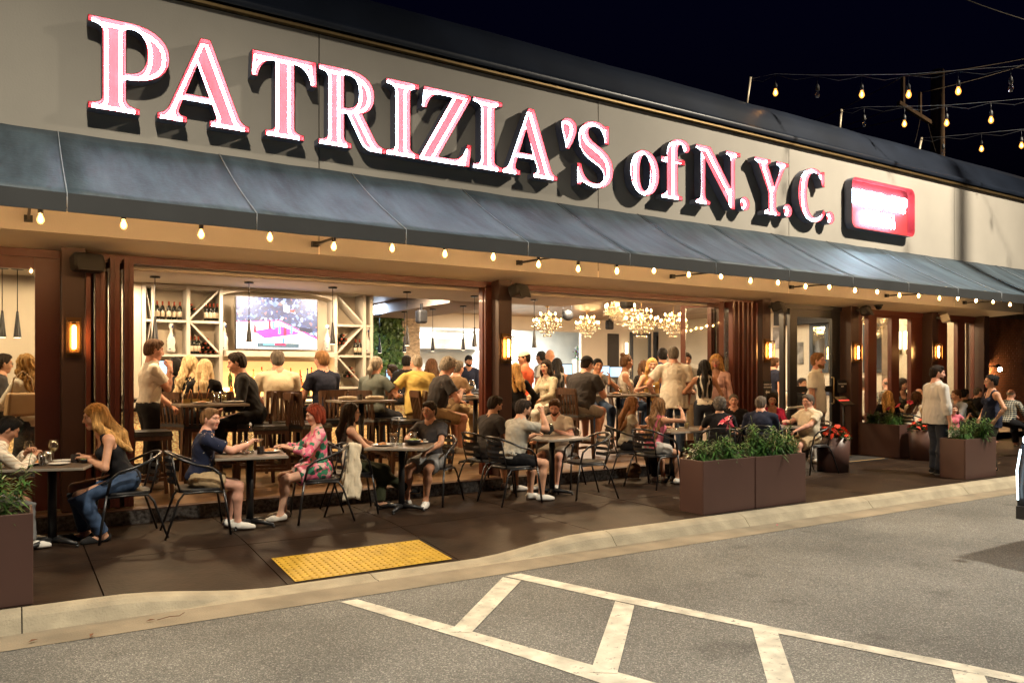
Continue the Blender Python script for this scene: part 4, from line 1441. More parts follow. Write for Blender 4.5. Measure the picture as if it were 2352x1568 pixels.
ms = MB(); ms.lathe((0, 0, 0), [(0.018, -0.06), (0.021, -0.055), (0.021, -0.005), (0.012, 0.012), (0.004, 0.02)], 8)
socket_me = ms.mesh('socket', M_BLKP)
def bulb_mesh(name, m):
    b = MB(); b.lathe((0, 0, 0), [(0.0005, -0.148), (0.014, -0.144), (0.026, -0.128), (0.030, -0.112), (0.026, -0.094), (0.017, -0.074), (0.014, -0.060)], 9)
    return b.mesh(name, m)
def core_mesh(name, m, k=1.0):
    b = MB(); b.lathe((0, 0, 0), [(0.003, -0.128), (0.012 * k, -0.116), (0.011 * k, -0.095), (0.003, -0.078)], 7)
    return b.mesh(name, m)
bulb_on, bulb_off = bulb_mesh('bulb', M_AMBG), bulb_mesh('bulb_unlit', M_BOFF)
bulb_roof = bulb_mesh('bulb_roof', amber('amber_bulb_glass_roof', 1.5, (1.0, 0.36, 0.06, 1)))
core_on, core_roof = core_mesh('filament', M_BULB), core_mesh('filament_small', M_BULBR, 0.8)
BU = [(93, 505), (284, 518), (462, 540), (620, 547), (767, 568), (901, 572), (1022, 585), (1133, 592), (1237, 609), (1328, 619), (1417, 624), (1502, 623), (1582, 632), (1656, 636), (1724, 646), (1787, 650), (1850, 659), (1905, 660), (1964, 668), (2015, 671), (2066, 679), (2110, 680), (2158, 686), (2200, 686), (2242, 691), (2281, 694), (2320, 700)]
bp_ = [at(u, v, 7.6) for (u, v) in BU]
bp_ = [Vector((bp_[0].x - 0.64 * k, 7.6, 2.875)) for k in (5, 4, 3, 2, 1)] + bp_
sl = empty('string_lights', (9, 7.95, 2.9), 0, 'row of glowing filament bulbs strung under the awning edge', 'string lights')
SO = Vector((-9, -7.95, -2.9))
m = MB()
tops = [p + Vector((0, 0, 0.112 + 0.02)) for p in bp_]
cp = []
for a, b in zip(tops, tops[1:]):
    cp += [a, (a + b) / 2 - Vector((0, 0, 0.02))]
m.tube(cp + [tops[-1]], 0.005, 5)
m.build('cord', M_BLKP, sl, SO)
for p in bp_:
    o = inst('bulb', bulb_on, sl, p + Vector((0, 0, 0.112)) + SO)
    inst('socket', socket_me, o); inst('filament', core_on, o)

# strings over the roof edge
def roof_string(pole_uv, zt, bulbs, label, k=9):
    A = at(pole_uv[0], pole_uv[1], 9.2)
    step = Vector((0.300, -0.605, 0))
    r = empty('string_lights', A, 0, label, 'string lights')
    P = []
    for i in range(k):
        if i < len(bulbs):
            u, v, on = bulbs[i]
            # keep the run straight in plan, take the height from the survey
            q = A + step * (i + 0.62)
            d = q.x * _s + q.y * _c
            z = CAM_H + (855 - v) / 1799 * d
        else:
            q = A + step * (i + 0.62); on = True; z = P[-1][0].z - 0.05
        P.append((Vector((q.x, q.y, z)), on))
    m = MB(); m2 = MB()
    tops = [Vector((0, 0, 0))] + [p - A + Vector((0, 0, 0.26)) for p, on in P]
    m2.tube([tuple(t + Vector((0, 0, 0.02))) for t in tops], 0.004, 4)
    pts = []
    for a, b in zip(tops, tops[1:]):
        pts += [a, (a + b) / 2 - Vector((0, 0, 0.07))]
    m.tube(pts + [tops[-1]], 0.0055, 4)
    for p, on in P:
        q = p - A
        m.tube([q + Vector((0, 0, 0.26)), q + Vector((0, 0, 0.12))], 0.005, 4)
    m.build('cord', M_BLKP, r); m2.build('guy_wire', mat('steel_wire', (0.25, 0.25, 0.25), 0.4, metal=0.8), r)
    for p, on in P:
        o = inst('bulb', bulb_roof if on else bulb_off, r, p - A + Vector((0, 0, 0.11)))
        o.scale = (1.4, 1.4, 1.4)
        inst('socket', socket_me, o)
        if on: inst('filament', core_roof, o)
    return A
M_POLE = mat('galvanised_post', (0.5, 0.42, 0.3), 0.5, metal=0.3)
roof_string((1724, 184), 0, [(1765, 208, 1), (1855, 212, 0), (1945, 212, 1), (2050, 212, 1), (2158, 204, 1), (2278, 197, 0)], 'uppermost string of bulbs above the roof edge')
roof_string((1930, 256), 0, [(1970, 280, 0), (2047, 280, 1), (2133, 278, 1), (2228, 271, 1), (2323, 262, 1)], 'middle string of bulbs above the roof edge')
roof_string((2114, 320), 0, [(2180, 345, 0), (2253, 338, 1), (2330, 330, 1)], 'lowest string of bulbs above the roof edge')
for (ub, vb, ut, vt, lb) in ((1713, 236, 1724, 178, 'tallest thin post on the roof edge holding the upper string'), (1927, 296, 1933, 252, 'thin post on the roof edge holding the middle string'), (2108, 346, 2117, 317, 'short post on the roof edge holding the lowest string')):
    a, b = at(ub, vb + 16, 9.2), at(ut, vt, 9.2)
    tag(MB().tube([(0, 0, 0), tuple(b - a)], 0.022, 8).build('roof_post', M_POLE, None, a), lb, 'post', 'posts on the roof edge')

# utility pole and wires behind the building
UPX = Vector((26.9, 14.9, 0))
M_WOOD = mat('weathered_pole', (0.13, 0.085, 0.055), 0.85, var=0.3, scale=3, stretch=(6, 6, 0.4), bump=0.4, bscale=12)
up = empty('utility_pole', UPX, 0, 'wooden utility pole with cross arms rising behind the roof', 'utility pole')
MB().tube([(0, 0, -0.13), (0, 0, 12.0)], [0.27, 0.21], 10).build('post', M_WOOD, up)
ca, cb = at(2062, 225, 14.9) - UPX, at(2150, 262, 14.9) - UPX
ax = Vector((-1.7, 0.2, 0))
MB().bar(Vector((0, 0, 10.6)) + ax * 1.15, Vector((0.3, 0, 10.0)), 0.12, 0.12).build('cross_arm', M_WOOD, up)
MB().bar(Vector((-1.75, 0.2, 10.55)), Vector((-1.75, 0.2, 11.5)), 0.10, 0.10).build('insulator_post', M_WOOD, up)
MB().bar(Vector((-0.9, 0.1, 10.35)), Vector((-0.9, 0.1, 11.1)), 0.08, 0.08).build('insulator_post', M_WOOD, up)
M_WIRE = mat('power_wire', (0.10, 0.085, 0.065), 0.6, var=0)
def wire(pts, label, r=0.016):
    A = pts[0]
    q = []
    for a, b in zip(pts, pts[1:]):
        for t in range(6):
            f = t / 6
            q.append(a.lerp(b, f) - A - Vector((0, 0, 0.6 * f * (1 - f) * (b - a).length / 12)))
    q.append(pts[-1] - A)
    tag(MB().tube(q, r, 4).build('power_wire', M_WIRE, None, A), label, 'wire', 'overhead wires')
UT = lambda x, y, z: UPX + Vector((x, y, z))
wire([UT(-1.75, 0.2, 11.5), at(2352, 135, 13.0), at(2700, 110, 11.0)], 'overhead wire leaving the tall insulator to the right, topmost')
wire([UT(-0.9, 0.1, 11.1), at(2352, 150, 13.0), at(2700, 130, 11.0)], 'overhead wire leaving the short insulator to the right')
wire([UT(-1.75, 0.2, 11.5), at(1855, 285, 20.0)], 'overhead wire from the tall insulator down behind the roof, leftmost')
wire([UT(-1.75, 0.2, 10.6), at(1900, 300, 20.0)], 'overhead wire from the cross arm down behind the roof, second')
wire([UT(-0.9, 0.1, 10.4), at(1945, 300, 18.0)], 'overhead wire from the cross arm down behind the roof, third')
wire([UT(-0.9, 0.1, 10.2), at(2100, 330, 13.0)], 'slack service wire drooping from the cross arm to the roof', 0.012)
wire([UT(-0.5, 0.05, 10.1), at(2150, 352, 13.0)], 'short slack wire hanging beside the utility pole', 0.012)
wire([at(2200, -8, 9.0), at(2352, 45, 8.0), at(2600, 140, 7.0)], 'lone wire crossing the top right corner of the sky', 0.011)

# ------------------------------------------------------------------ sconces, loudspeakers, camera dome
M_AMB = mat('sconce_tube', (1.0, 0.7, 0.3), 0.3, var=0, emis=130.0, ecol=(1.0, 0.50, 0.14))
M_BRZ = mat('sconce_bronze', (0.16, 0.085, 0.035), 0.35, metal=0.7)
def sconce(x, z, label):
    r = empty('wall_sconce', (x, 9.295, z), 0, label, 'wall sconce', 'wall sconces on the columns')
    MB().box((0, -0.008, 0), (0.14, 0.02, 0.42)).build('back_plate', M_BRZ, r)
    MB().lathe((0, -0.075, -0.115), [(0.013, 0), (0.016, 0.01), (0.016, 0.22), (0.012, 0.235)], 8).build('lamp_tube', M_AMB, r)
    m = MB()
    for (a, b) in ((-0.05, -0.12), (0.05, -0.12), (-0.05, -0.025), (0.05, -0.025)):
        m.bar((a, b, -0.16), (a, b, 0.16), 0.008, 0.008)
    m.box((0, -0.072, 0.165), (0.115, 0.11, 0.014)).box((0, -0.072, -0.165), (0.115, 0.11, 0.014)).lathe((0, -0.075, 0.135), [(0.02, 0), (0.02, 0.03)], 8)
    m.build('cage', M_BRZ, r)
    MB().add([(-0.048, -0.118, -0.155), (0.048, -0.118, -0.155), (0.048, -0.118, 0.155), (-0.048, -0.118, 0.155)], [(0, 1, 2, 3)]).build('glass_front', glass('sconce_glass', (1, 0.93, 0.8), 0.08), r)
    return r
for (u, v, xx, lb) in ((168, 775, 0.53, 'glowing amber wall sconce on the leftmost column by the folded doors'), (1163, 800, 5.815, 'glowing amber wall sconce on the middle column above the seated men'),
                       (1764, 805, 11.29, 'glowing amber wall sconce above the handicap entrance sign'), (1968, 810, 13.865, 'glowing amber wall sconce right of the entrance door'),
                       (2150, 808, 16.70, 'glowing amber wall sconce right of the man in the striped shirt')):
    sconce(xx, at(u, v, 9.27).z, lb)
def speaker(loc, rz, label, m=None, s=1.0, tilt=-18):
    r = empty('loudspeaker', loc, rz, label, 'loudspeaker', 'wall loudspeakers')
    Mt = Matrix.Rotation(R(tilt), 3, 'X')
    q = MB().box((0, -0.17 * s, 0), (0.30 * s, 0.17 * s, 0.17 * s), M=Mt)
    bevel(q.build('cabinet', m or M_BLKP, r), 0.035 * s, 3)
    MB().box((0, -0.265 * s, -0.025 * s), (0.25 * s, 0.015, 0.13 * s), M=Mt).build('grille', mat('speaker_grille', (0.03, 0.03, 0.03), 0.7), r)
    MB().bar((0, 0, 0.02), (0, -0.1 * s, 0.0), 0.05 * s, 0.05 * s).build('bracket', M_BLKP, r)
speaker((0.60, 9.28, at(185, 605, 9.2).z), R(15), 'black loudspeaker under the soffit at the leftmost column')
speaker((5.87, 9.29, at(1172, 668, 9.2).z), R(22), 'black loudspeaker on the middle column above its sconce')
speaker((11.33, 9.29, at(1772, 705, 9.2).z), R(20), 'black loudspeaker on the column left of the entrance door')
speaker((13.9, 9.29, at(1976, 714, 9.2).z), R(20), 'black loudspeaker on the column right of the entrance door')
speaker((16.72, 9.29, at(2163, 731, 9.2).z), R(25), 'white loudspeaker on the fourth column', M_WHITE)
p = at(2018, 688, 9.0)
r = empty('camera_dome', (p.x, 9.0, 2.925), 0, 'small black security camera dome under the soffit', 'security camera')
MB().lathe((0, 0, 0), [(0.085, 0), (0.085, -0.035), (0.07, -0.045)], 14).build('mount', M_BLKP, r)
MB().lathe((0, 0, -0.045), [(0.062, 0), (0.058, -0.03), (0.04, -0.055), (0.001, -0.066)], 14).build('dome', mat('dome_glass', (0.01, 0.01, 0.012), 0.1), r)

# the lamp post that lights the forecourt (outside the frame) and a slim pole that throws its shadow on the front
sl_ = empty('street_lamp', (LAMP[0] + 0.9, LAMP[1] - 1.2, -0.13), 0, 'tall street lamp beside the road, right of the building front', 'street lamp')
MB().tube([(0, 0, 0), (0, 0, LAMP[2] + 0.5), (-0.4, 0.55, LAMP[2] + 0.75), (-0.9, 1.2, LAMP[2] + 0.6)], [0.11, 0.07, 0.05, 0.05], 8).build('post', M_POLE, sl_)
MB().lathe((-0.9, 1.2, LAMP[2] + 0.36), [(0.30, 0.0), (0.28, 0.10), (0.12, 0.22), (0.05, 0.26)], 14).build('lamp_shade', M_BLK, sl_)
lo = bpy.data.objects.new('lamp_light', lamp_d); link(lo, sl_); lo.location = (-0.9, 1.2, LAMP[2] + 0.13)
lo.rotation_euler = Vector((-1.1, 4.4, -8.7)).to_track_quat('-Z', 'Y').to_euler()
tag(MB().tube([(0, 0, 0), (0, 0, 8.6)], [0.14, 0.11], 10).build('sign_post', M_POLE, None, (15.75, 5.0, -0.13)), 'slim bare post between the street lamp and the building front', 'post')

s2 = empty('street_lamp', (LAMP2[0] - 1.9, LAMP2[1] - 0.9, -0.13), 0, 'street lamp left of the viewer lighting the near road', 'street lamp')
MB().tube([(0, 0, 0), (0, 0, LAMP2[2] + 0.6), (0.9, 0.45, LAMP2[2] + 0.75), (1.9, 0.9, LAMP2[2] + 0.62)], [0.11, 0.07, 0.05, 0.05], 8).build('post', M_POLE, s2)
MB().box((1.9, 0.9, LAMP2[2] + 0.42), (0.36, 0.6, 0.14)).build('lamp_head', M_BLK, s2)
lo2 = bpy.data.objects.new('lamp_light', lamp2_d); link(lo2, s2); lo2.location = (1.9, 0.9, LAMP2[2] + 0.13 + 0.16)

s3 = empty('street_lamp', (31.5, 11.4, -0.13), 0, 'street lamp beyond the right end of the building by the utility pole', 'street lamp')
MB().tube([(0, 0, 0), (0, 0, 9.3)], [0.11, 0.07], 8).build('post', M_POLE, s3)
MB().box((-0.3, -0.2, 9.36), (0.8, 0.4, 0.12)).build('lamp_head', M_BLK, s3)
l3 = bpy.data.lights.new('street_lamp_far', 'POINT'); l3.energy = 1600; l3.color = (1.0, 0.72, 0.42); l3.shadow_soft_size = 0.15
lo3 = bpy.data.objects.new('lamp_light', l3); link(lo3, s3); lo3.location = (-0.5, -0.3, 9.1)
# ------------------------------------------------------------------ inside the restaurant
YBW = 13.95          # back wall of the bar
def iw(name, m, mats): return tag(m.build(name, mats), kind='structure')
M_CEILM = mat('bronze_ceiling', (0.24, 0.15, 0.09), 0.32, metal=0.45, var=0.55, scale=1.1, bump=0.5, bscale=3.0, stretch=(2.6, 0.5, 1), detail=6)
M_TAUPE = mat('taupe_wall', (0.36, 0.29, 0.24), 0.8, var=0.05)
M_SHELF = mat('white_shelf', (0.66, 0.62, 0.56), 0.55, var=0.04)
iw('ceiling', MB().box((10, 15.4, 3.40), (32, 11.2, 0.12)), M_CEILM)
iw('wall_left', MB().box((-5, 15, 1.7), (0.12, 11, 3.3)), M_WALL)
# bar soffit: a front arm and a side arm
sf = empty('bar_soffit', (4, 13, 3.05)); tag(sf, kind='structure')
MB().box((-1.5, 0.55, 0.16), (13.5, 1.9, 0.30)).build('front_arm', M_WALL, sf, (1.05, -0.40, 0))
MB().box((4.45, 4.0, 0.16), (1.45, 4.9, 0.30)).build('side_arm', M_TAUPE, sf, (0, 0, 0))
# bar back wall with niches
bw = empty('bar_back_wall', (2, YBW, 0.15)); tag(bw, kind='structure')
BWO = Vector((-2, -YBW, -0.15))
X1, X2, X3, X4 = atx(325, YBW), atx(509, YBW), atx(766, YBW), atx(853, YBW)
MB().box(((-5 + X4) / 2, YBW + 0.42, 1.7), (X4 + 5, 0.06, 3.1)).build('rear_panel', M_WALL, bw, BWO)
def arch_panel(xa, xb, z0, zs, zt, ztop, Y):
    """wall sheet with an arched opening"""
    m = MB(); n = 14
    up, lo_ = [], []
    for i in range(n + 1):
        t = i / n; X = xa + (xb - xa) * t
        up.append((X, Y, ztop)); lo_.append((X, Y, zs + (zt - zs) * math.sin(math.pi * t) ** 0.75))
    vs = up + lo_ + [(x, y + 0.40, z) for x, y, z in lo_]
    k = n + 1
    m.add(vs, [(i, k + i, k + i + 1, i + 1) for i in range(n)] + [(k + i, 2 * k + i, 2 * k + i + 1, k + i + 1) for i in range(n)])
    return m
zt = lambda v: at(640, v, YBW).z
MB().box(((-5 + X1) / 2, YBW + 0.2, 1.7), (X1 + 5 - 0.004, 0.40, 3.0)).build('side_pier', M_WALL, bw, BWO)
arch_panel(X2, X3, 0, at(509, 672, YBW).z - 0.04, at(640, 667, YBW).z, 3.2, YBW).build('arch', M_WALL, bw, BWO)
MB().box(((X1 + X2) / 2, YBW + 0.2, at(420, 650, YBW).z + 0.03), (X2 - X1, 0.4, 0.26)).build('upper_panel', M_WALL, bw, BWO)
MB().box(((X3 + X4) / 2, YBW + 0.2, at(800, 655, YBW).z + 0.03), (X4 - X3, 0.4, 0.26)).build('upper_panel', M_WALL, bw, BWO)
# display shelving
def shelf_unit(us, vs_, diag, label, name='display_shelf'):
    X = [atx(u, YBW) for u in us]
    um = (us[0] + us[-1]) / 2
    Z = [at(um, v, YBW).z for v in vs_]
    r = empty(name, (X[0], YBW, 0.15), 0, label, 'shelf')
    o = Vector((-X[0], -YBW, -0.15))
    for x in X:
        MB().box((x, YBW + 0.17, (Z[0] + 0.2) / 2 + 0.1), (0.055, 0.42, Z[0] - 0.2)).build('upright', M_SHELF, r, o)
    for z in Z[1:]:
        for a, b in zip(X, X[1:]):
            MB().box(((a + b) / 2, YBW + 0.17, z), (b - a - 0.057, 0.40, 0.04)).build('board', M_SHELF, r, o)
    MB().box(((X[0] + X[-1]) / 2, YBW + 0.17, Z[0] + 0.02), (X[-1] - X[0] + 0.05, 0.43, 0.04)).build('board', M_SHELF, r, o)
    for (i, j, s_) in diag:
        a, b = X[i] + 0.03, X[i + 1] - 0.03
        za, zb = Z[j] - 0.03, Z[j + 1] + 0.03
        p, q = ((a, YBW + 0.17, zb), (b, YBW + 0.17, za)) if s_ > 0 else ((a, YBW + 0.17, za), (b, YBW + 0.17, zb))
        MB().bar(p, q, 0.38, 0.03, up=(0, 1, 0)).build('diagonal_board', M_SHELF, r, o) if False else MB().add([
            (p[0], YBW - 0.02, p[2]), (q[0], YBW - 0.02, q[2]), (q[0], YBW + 0.36, q[2]), (p[0], YBW + 0.36, p[2]),
            (p[0], YBW - 0.02, p[2] + 0.04), (q[0], YBW - 0.02, q[2] + 0.04), (q[0], YBW + 0.36, q[2] + 0.04), (p[0], YBW + 0.36, p[2] + 0.04)],
            [(0, 1, 2, 3), (7, 6, 5, 4), (0, 4, 5, 1), (2, 6, 7, 3), (1, 5, 6, 2), (3, 7, 4, 0)]).build('diagonal_board', M_SHELF, r, o)
    return X, Z
XL, ZL = shelf_unit([330, 352, 432, 507], [661, 738, 816, 888], [(0, 0, -1), (0, 1, 1), (2, 0, 1), (2, 1, -1)], 'white display shelf with diagonal dividers left of the television')
XR, ZR = shelf_unit([770, 836, 852], [678, 748, 818, 890], [(0, 0, -1), (0, 1, 1), (0, 2, -1)], 'white display shelf with wine diamonds right of the television')
# shelf under the television and lit liquor steps
MB().box(((X2 + X3) / 2, YBW + 0.05, zt(813)), (X3 - X2 - 0.07, 0.5, 0.09)).build('tv_ledge', M_SHELF, bw, BWO)
M_LIQ = mat('backlit_liquor_step', (1.0, 0.8, 0.5), 0.4, var=0, emis=6.0, ecol=(1.0, 0.66, 0.30))
MB().box(((X2 + X3) / 2, YBW + 0.02, 0.97 + 0.15), (X3 - X2 - 0.1, 0.34, 0.05)).build('lit_step', M_LIQ, bw, BWO)
MB().box(((X2 + X3) / 2, YBW + 0.2, 1.16 + 0.15), (X3 - X2 - 0.1, 0.14, 0.05)).build('lit_step', M_LIQ, bw, BWO)
MB().add([(X2 + .06, YBW + .375, 1.16), (X3 - .06, YBW + .375, 1.16), (X3 - .06, YBW + .375, 1.80), (X2 + .06, YBW + .375, 1.80)], [(0, 1, 2, 3)]).build('lit_back_panel', mat('amber_glow_fill', (1, .7, .35), .5, var=0, emis=.75, ecol=(1.0, .60, .24)), bw, BWO)  # glowing panel added to brighten the bottles from behind
MB().box(((X1 + X4) / 2, YBW + 0.02, 0.62), (X4 - X1, 0.6, 0.92)).build('back_counter', M_BLK, bw, BWO)

# television
tv = empty('television', (atx(638, YBW - 0.12), YBW - 0.12, zt(744)), 0, 'large flat television showing a basketball game behind the bar', 'television')
tw2, th2 = (atx(730.6, YBW - 0.12) - atx(546, YBW - 0.12)) / 2, 0.445
MB().box((0, 0.03, 0), (2 * tw2 + 0.03, 0.05, 2 * th2 + 0.03)).build('bezel', M_BLKP, tv)
def tvmat(name, col, s): return mat(name, col, 0.5, var=0, emis=s, ecol=col)
m = mat('tv_crowd', (0.05, 0.07, 0.15), 0.5, var=0)
N, L, b = nodes_of(m)
tc = N.new('ShaderNodeTexCoord'); vo = N.new('ShaderNodeTexVoronoi'); vo.inputs['Scale'].default_value = 20
L.new(tc.outputs['Object'], vo.inputs['Vector'])
hs = N.new('ShaderNodeSeparateColor'); L.new(vo.outputs['Color'], hs.inputs[0])
rp = N.new('ShaderNodeValToRGB'); rp.color_ramp.interpolation = 'CONSTANT'
e = rp.color_ramp.elements
e[0].position, e[0].color = 0, (0.02, 0.03, 0.10, 1)
e[1].position, e[1].color = 0.35, (0.03, 0.06, 0.22, 1)
for p_, c_ in ((0.62, (0.35, 0.45, 0.75, 1)), (0.74, (0.9, 0.92, 1.0, 1)), (0.80, (0.03, 0.03, 0.06, 1)), (0.90, (0.75, 0.25, 0.18, 1)), (0.95, (0.2, 0.35, 0.7, 1))):
    x = e.new(p_); x.color = c_
L.new(hs.outputs[0], rp.inputs[0]); L.new(rp.outputs[0], b.inputs['Emission Color']); b.inputs['Emission Strength'].default_value = 1.3
scr = empty('screen', parent=tv)
fx = lambda a: -tw2 + 2 * tw2 * a
fz = lambda a: th2 - 2 * th2 * a
def tvp(name, pts, mt, k):
    MB().add([(fx(a), -0.0 - 0.0006 * k, fz(b)) for a, b in pts], [tuple(range(len(pts) - 1, -1, -1))]).build(name, mt, scr)
tvp('crowd_picture', [(0, 0), (1, 0), (1, .75), (0, .55)], m, 1)
W_ = tvmat('tv_floor', (0.95, 0.93, 0.98), 2.4)
tvp('court_picture', [(0, .50), (.52, .45), (1, .80), (1, 1), (0, 1)], W_, 2)
K_ = tvmat('tv_key', (0.66, 0.04, 0.26), 1.9)
tvp('court_edge_picture', [(0, .485), (.52, .435), (1, .76), (1, .80), (.52, .455), (0, .50)], K_, 3)
tvp('key_picture', [(.20, .66), (.55, .55), (.80, .69), (.34, .80)], K_, 3)
tvp('table_picture', [(.77, .56), (.94, .58), (.94, .66), (.77, .64)], tvmat('tv_dark', (0.02, 0.03, 0.07), 1.0), 4)
tvp('hoop_picture', [(.565, .12), (.65, .14), (.645, .27), (.575, .26)], tvmat('tv_board', (0.55, 0.7, 0.85), 1.5), 4)
tvp('rim_picture', [(.65, .22), (.71, .22), (.71, .27), (.65, .26)], tvmat('tv_red', (0.9, 0.05, 0.05), 1.5), 4)
for (a, b, c) in ((.22, .53, 'r'), (.40, .45, 'r'), (.45, .46, 'b'), (.52, .55, 'b'), (.59, .57, 'r'), (.67, .54, 'b'), (.57, .78, 'b')):
    mm = tvmat('tv_player_red', (0.7, 0.03, 0.08), 1.2) if c == 'r' else tvmat('tv_player_blue', (0.08, 0.22, 0.65), 1.2)
    tvp('player_picture', [(a - .014, b), (a + .014, b), (a + .018, b + .16), (a - .018, b + .16)], mm, 5)
tvp('score_bar_picture', [(.25, .885), (.77, .885), (.77, .975), (.25, .975)], tvmat('tv_bar', (0.05, 0.10, 0.16), 1.0), 5)
tvp('score_bar_picture', [(.32, .89), (.46, .89), (.46, .93), (.32, .93)], tvmat('tv_bar_blue', (0.1, 0.4, 0.75), 1.3), 6)
tvp('score_bar_picture', [(.46, .89), (.60, .89), (.60, .93), (.46, .93)], tvmat('tv_bar_red', (0.7, 0.03, 0.1), 1.3), 6)

# ------------------------------------------------------------------ the bar counter
def pebble():
    m = mat('pebble_light_panel', (0.8, 0.55, 0.25), 0.5, var=0)
    N, L, b = nodes_of(m)
    tc = N.new('ShaderNodeTexCoord'); v = N.new('ShaderNodeTexVoronoi'); v.feature = 'DISTANCE_TO_EDGE'; v.inputs['Scale'].default_value = 24
    mp = N.new('ShaderNodeMapping'); mp.inputs['Scale'].default_value = (1, 1, 1.9)
    L.new(tc.outputs['Object'], mp.inputs[0]); L.new(mp.outputs[0], v.inputs['Vector'])
    r = N.new('ShaderNodeValToRGB'); e = r.color_ramp.elements
    e[0].position, e[0].color = 0.06, (0.02, 0.010, 0.003, 1)
    e[1].position, e[1].color = 0.22, (1.0, 0.62, 0.22, 1)
    L.new(v.outputs['Distance'], r.inputs[0]); L.new(r.outputs[0], b.inputs['Emission Color']); b.inputs['Emission Strength'].default_value = 0.85
    return m
bar = empty('bar_counter', (3, 12.6, 0.15), 0, 'long bar counter with a glowing pebbled front', 'bar counter')
bo = Vector((-3, -12.6, -0.15))
MB().box((2.6, 12.55, 0.62), (12.4, 0.42, 0.92)).build('body', M_BLK, bar, bo)
MB().add([(-3.6, 12.335, 0.30), (8.79, 12.335, 0.30), (8.79, 12.335, 1.04), (-3.6, 12.335, 1.04)], [(0, 1, 2, 3)]).build('glow_panel', pebble(), bar, bo)
MB().box((2.75, 12.50, 1.20), (12.9, 0.70, 0.05)).build('counter_top', mat('dark_granite', (0.035, 0.033, 0.032), 0.2, var=0.4, scale=40), bar, bo)
MB().box((8.72, 15.4, 0.64), (0.5, 5.2, 1.06)).build('side_body', M_BLK, bar, bo)
MB().box((8.72, 15.45, 1.20), (0.72, 5.2, 0.048)).build('side_top', mat('dark_granite', (0.035, 0.033, 0.032), 0.2), bar, bo)

# ------------------------------------------------------------------ pendants
M_CONE = mat('pendant_cone', (0.02, 0.021, 0.024), 0.35, metal=0.5, var=0.1)
M_LED = mat('pendant_led', (1, 0.9, 0.75), 0.4, var=0, emis=14.0, ecol=(1.0, 0.80, 0.55))
pc = MB().lathe((0, 0, -0.97), [(0.052, 0), (0.050, 0.004), (0.016, 0.35), (0.012, 0.37)], 12).mesh('pendant_cone', M_CONE)
pr = MB().tube([(0, 0, -0.60), (0, 0, 0)], 0.006, 5).mesh('pendant_rod', M_CONE)
pk = MB().lathe((0, 0, -0.022), [(0.075, 0), (0.075, 0.02)], 12).mesh('pendant_canopy', M_CONE)
pl = MB().lathe((0, 0, -0.972), [(0.001, 0), (0.046, 0.001)], 10).mesh('pendant_lamp', M_LED)
def pendant(loc, label):
    r = empty('pendant_lamp', loc, 0, label, 'pendant lamp', 'black cone pendants over the bar')
    inst('cone', pc, r); inst('rod', pr, r); inst('canopy', pk, r); inst('lamp', pl, r)
nm = ['leftmost black cone pendant seen through the corner window', 'black cone pendant beside it seen through the corner window', 'black cone pendant above the white polo shirt man', 'black cone pendant hanging in front of the television', 'black cone pendant right of the television', 'black cone pendant above the grey-haired man in the yellow polo', 'black cone pendant beside the middle column jamb']
for u, lb in zip((5, 40, 356, 572, 764, 935, 1090), nm):
    x = atx(u, 12.95)
    pendant((x, 12.95, 3.055), lb)
for (u, v, lb) in ((872, 722, 'farthest black cone pendant by the green wall'), (929, 716, 'second black cone pendant of the side row, by the green wall'), (994, 710, 'third black cone pendant of the side row before the kitchen'), (1064, 703, 'fourth black cone pendant of the side row before the kitchen'), (1227, 688, 'black cone pendant between the middle column and the left chandelier')):
    p = atz(u, v, 3.05)
    pendant((p.x, min(p.y, 18.5), 3.055), lb)

# ------------------------------------------------------------------ far dining room and kitchen
YR = 20.4
bk = empty('rear_wall', (14, YR, 0.15)); tag(bk, kind='structure')
RO = Vector((-14, -YR, -0.15))
xo0, xo1 = atx(955, YR), atx(1335, YR)
zk = lambda v: at(1250, v, YR).z
ztop = zk(760)
MB().box(((xo0 - 4) / 2 + xo0 / 2 - 2, YR + 0.06, 1.75), (4 + 4, 0.12, 3.2)).build('wall_panel', M_TAUPE, bk, RO)
MB().box(((xo0 + xo1) / 2, YR + 0.06, (ztop + 3.36) / 2), (xo1 - xo0, 0.12, 3.36 - ztop)).build('lintel', M_WALL, bk, RO)
MB().box(((xo1 + 32) / 2, YR + 0.06, 1.75), (32 - xo1, 0.12, 3.2)).build('wall_panel', M_WALL, bk, RO)
MB().box(((xo0 + xo1) / 2, YR + 0.05, 0.6), (xo1 - xo0, 0.3, 0.9)).build('counter_wall', M_WHITE, bk, RO)
M_MARB = mat('marble', (0.70, 0.72, 0.70), 0.35, var=0.18, scale=1.3, detail=9)
MB().box(((xo0 + xo1) / 2 + 0.5, 23.2, 1.8), (xo1 - xo0 + 4, 0.1, 3.2)).build('kitchen_wall', M_MARB, bk, RO)
MB().box(((xo0 + xo1) / 2 + 0.5, 21.9, 3.30), (xo1 - xo0 + 4, 2.7, 0.08)).build('kitchen_ceiling', M_WHITE, bk, RO)
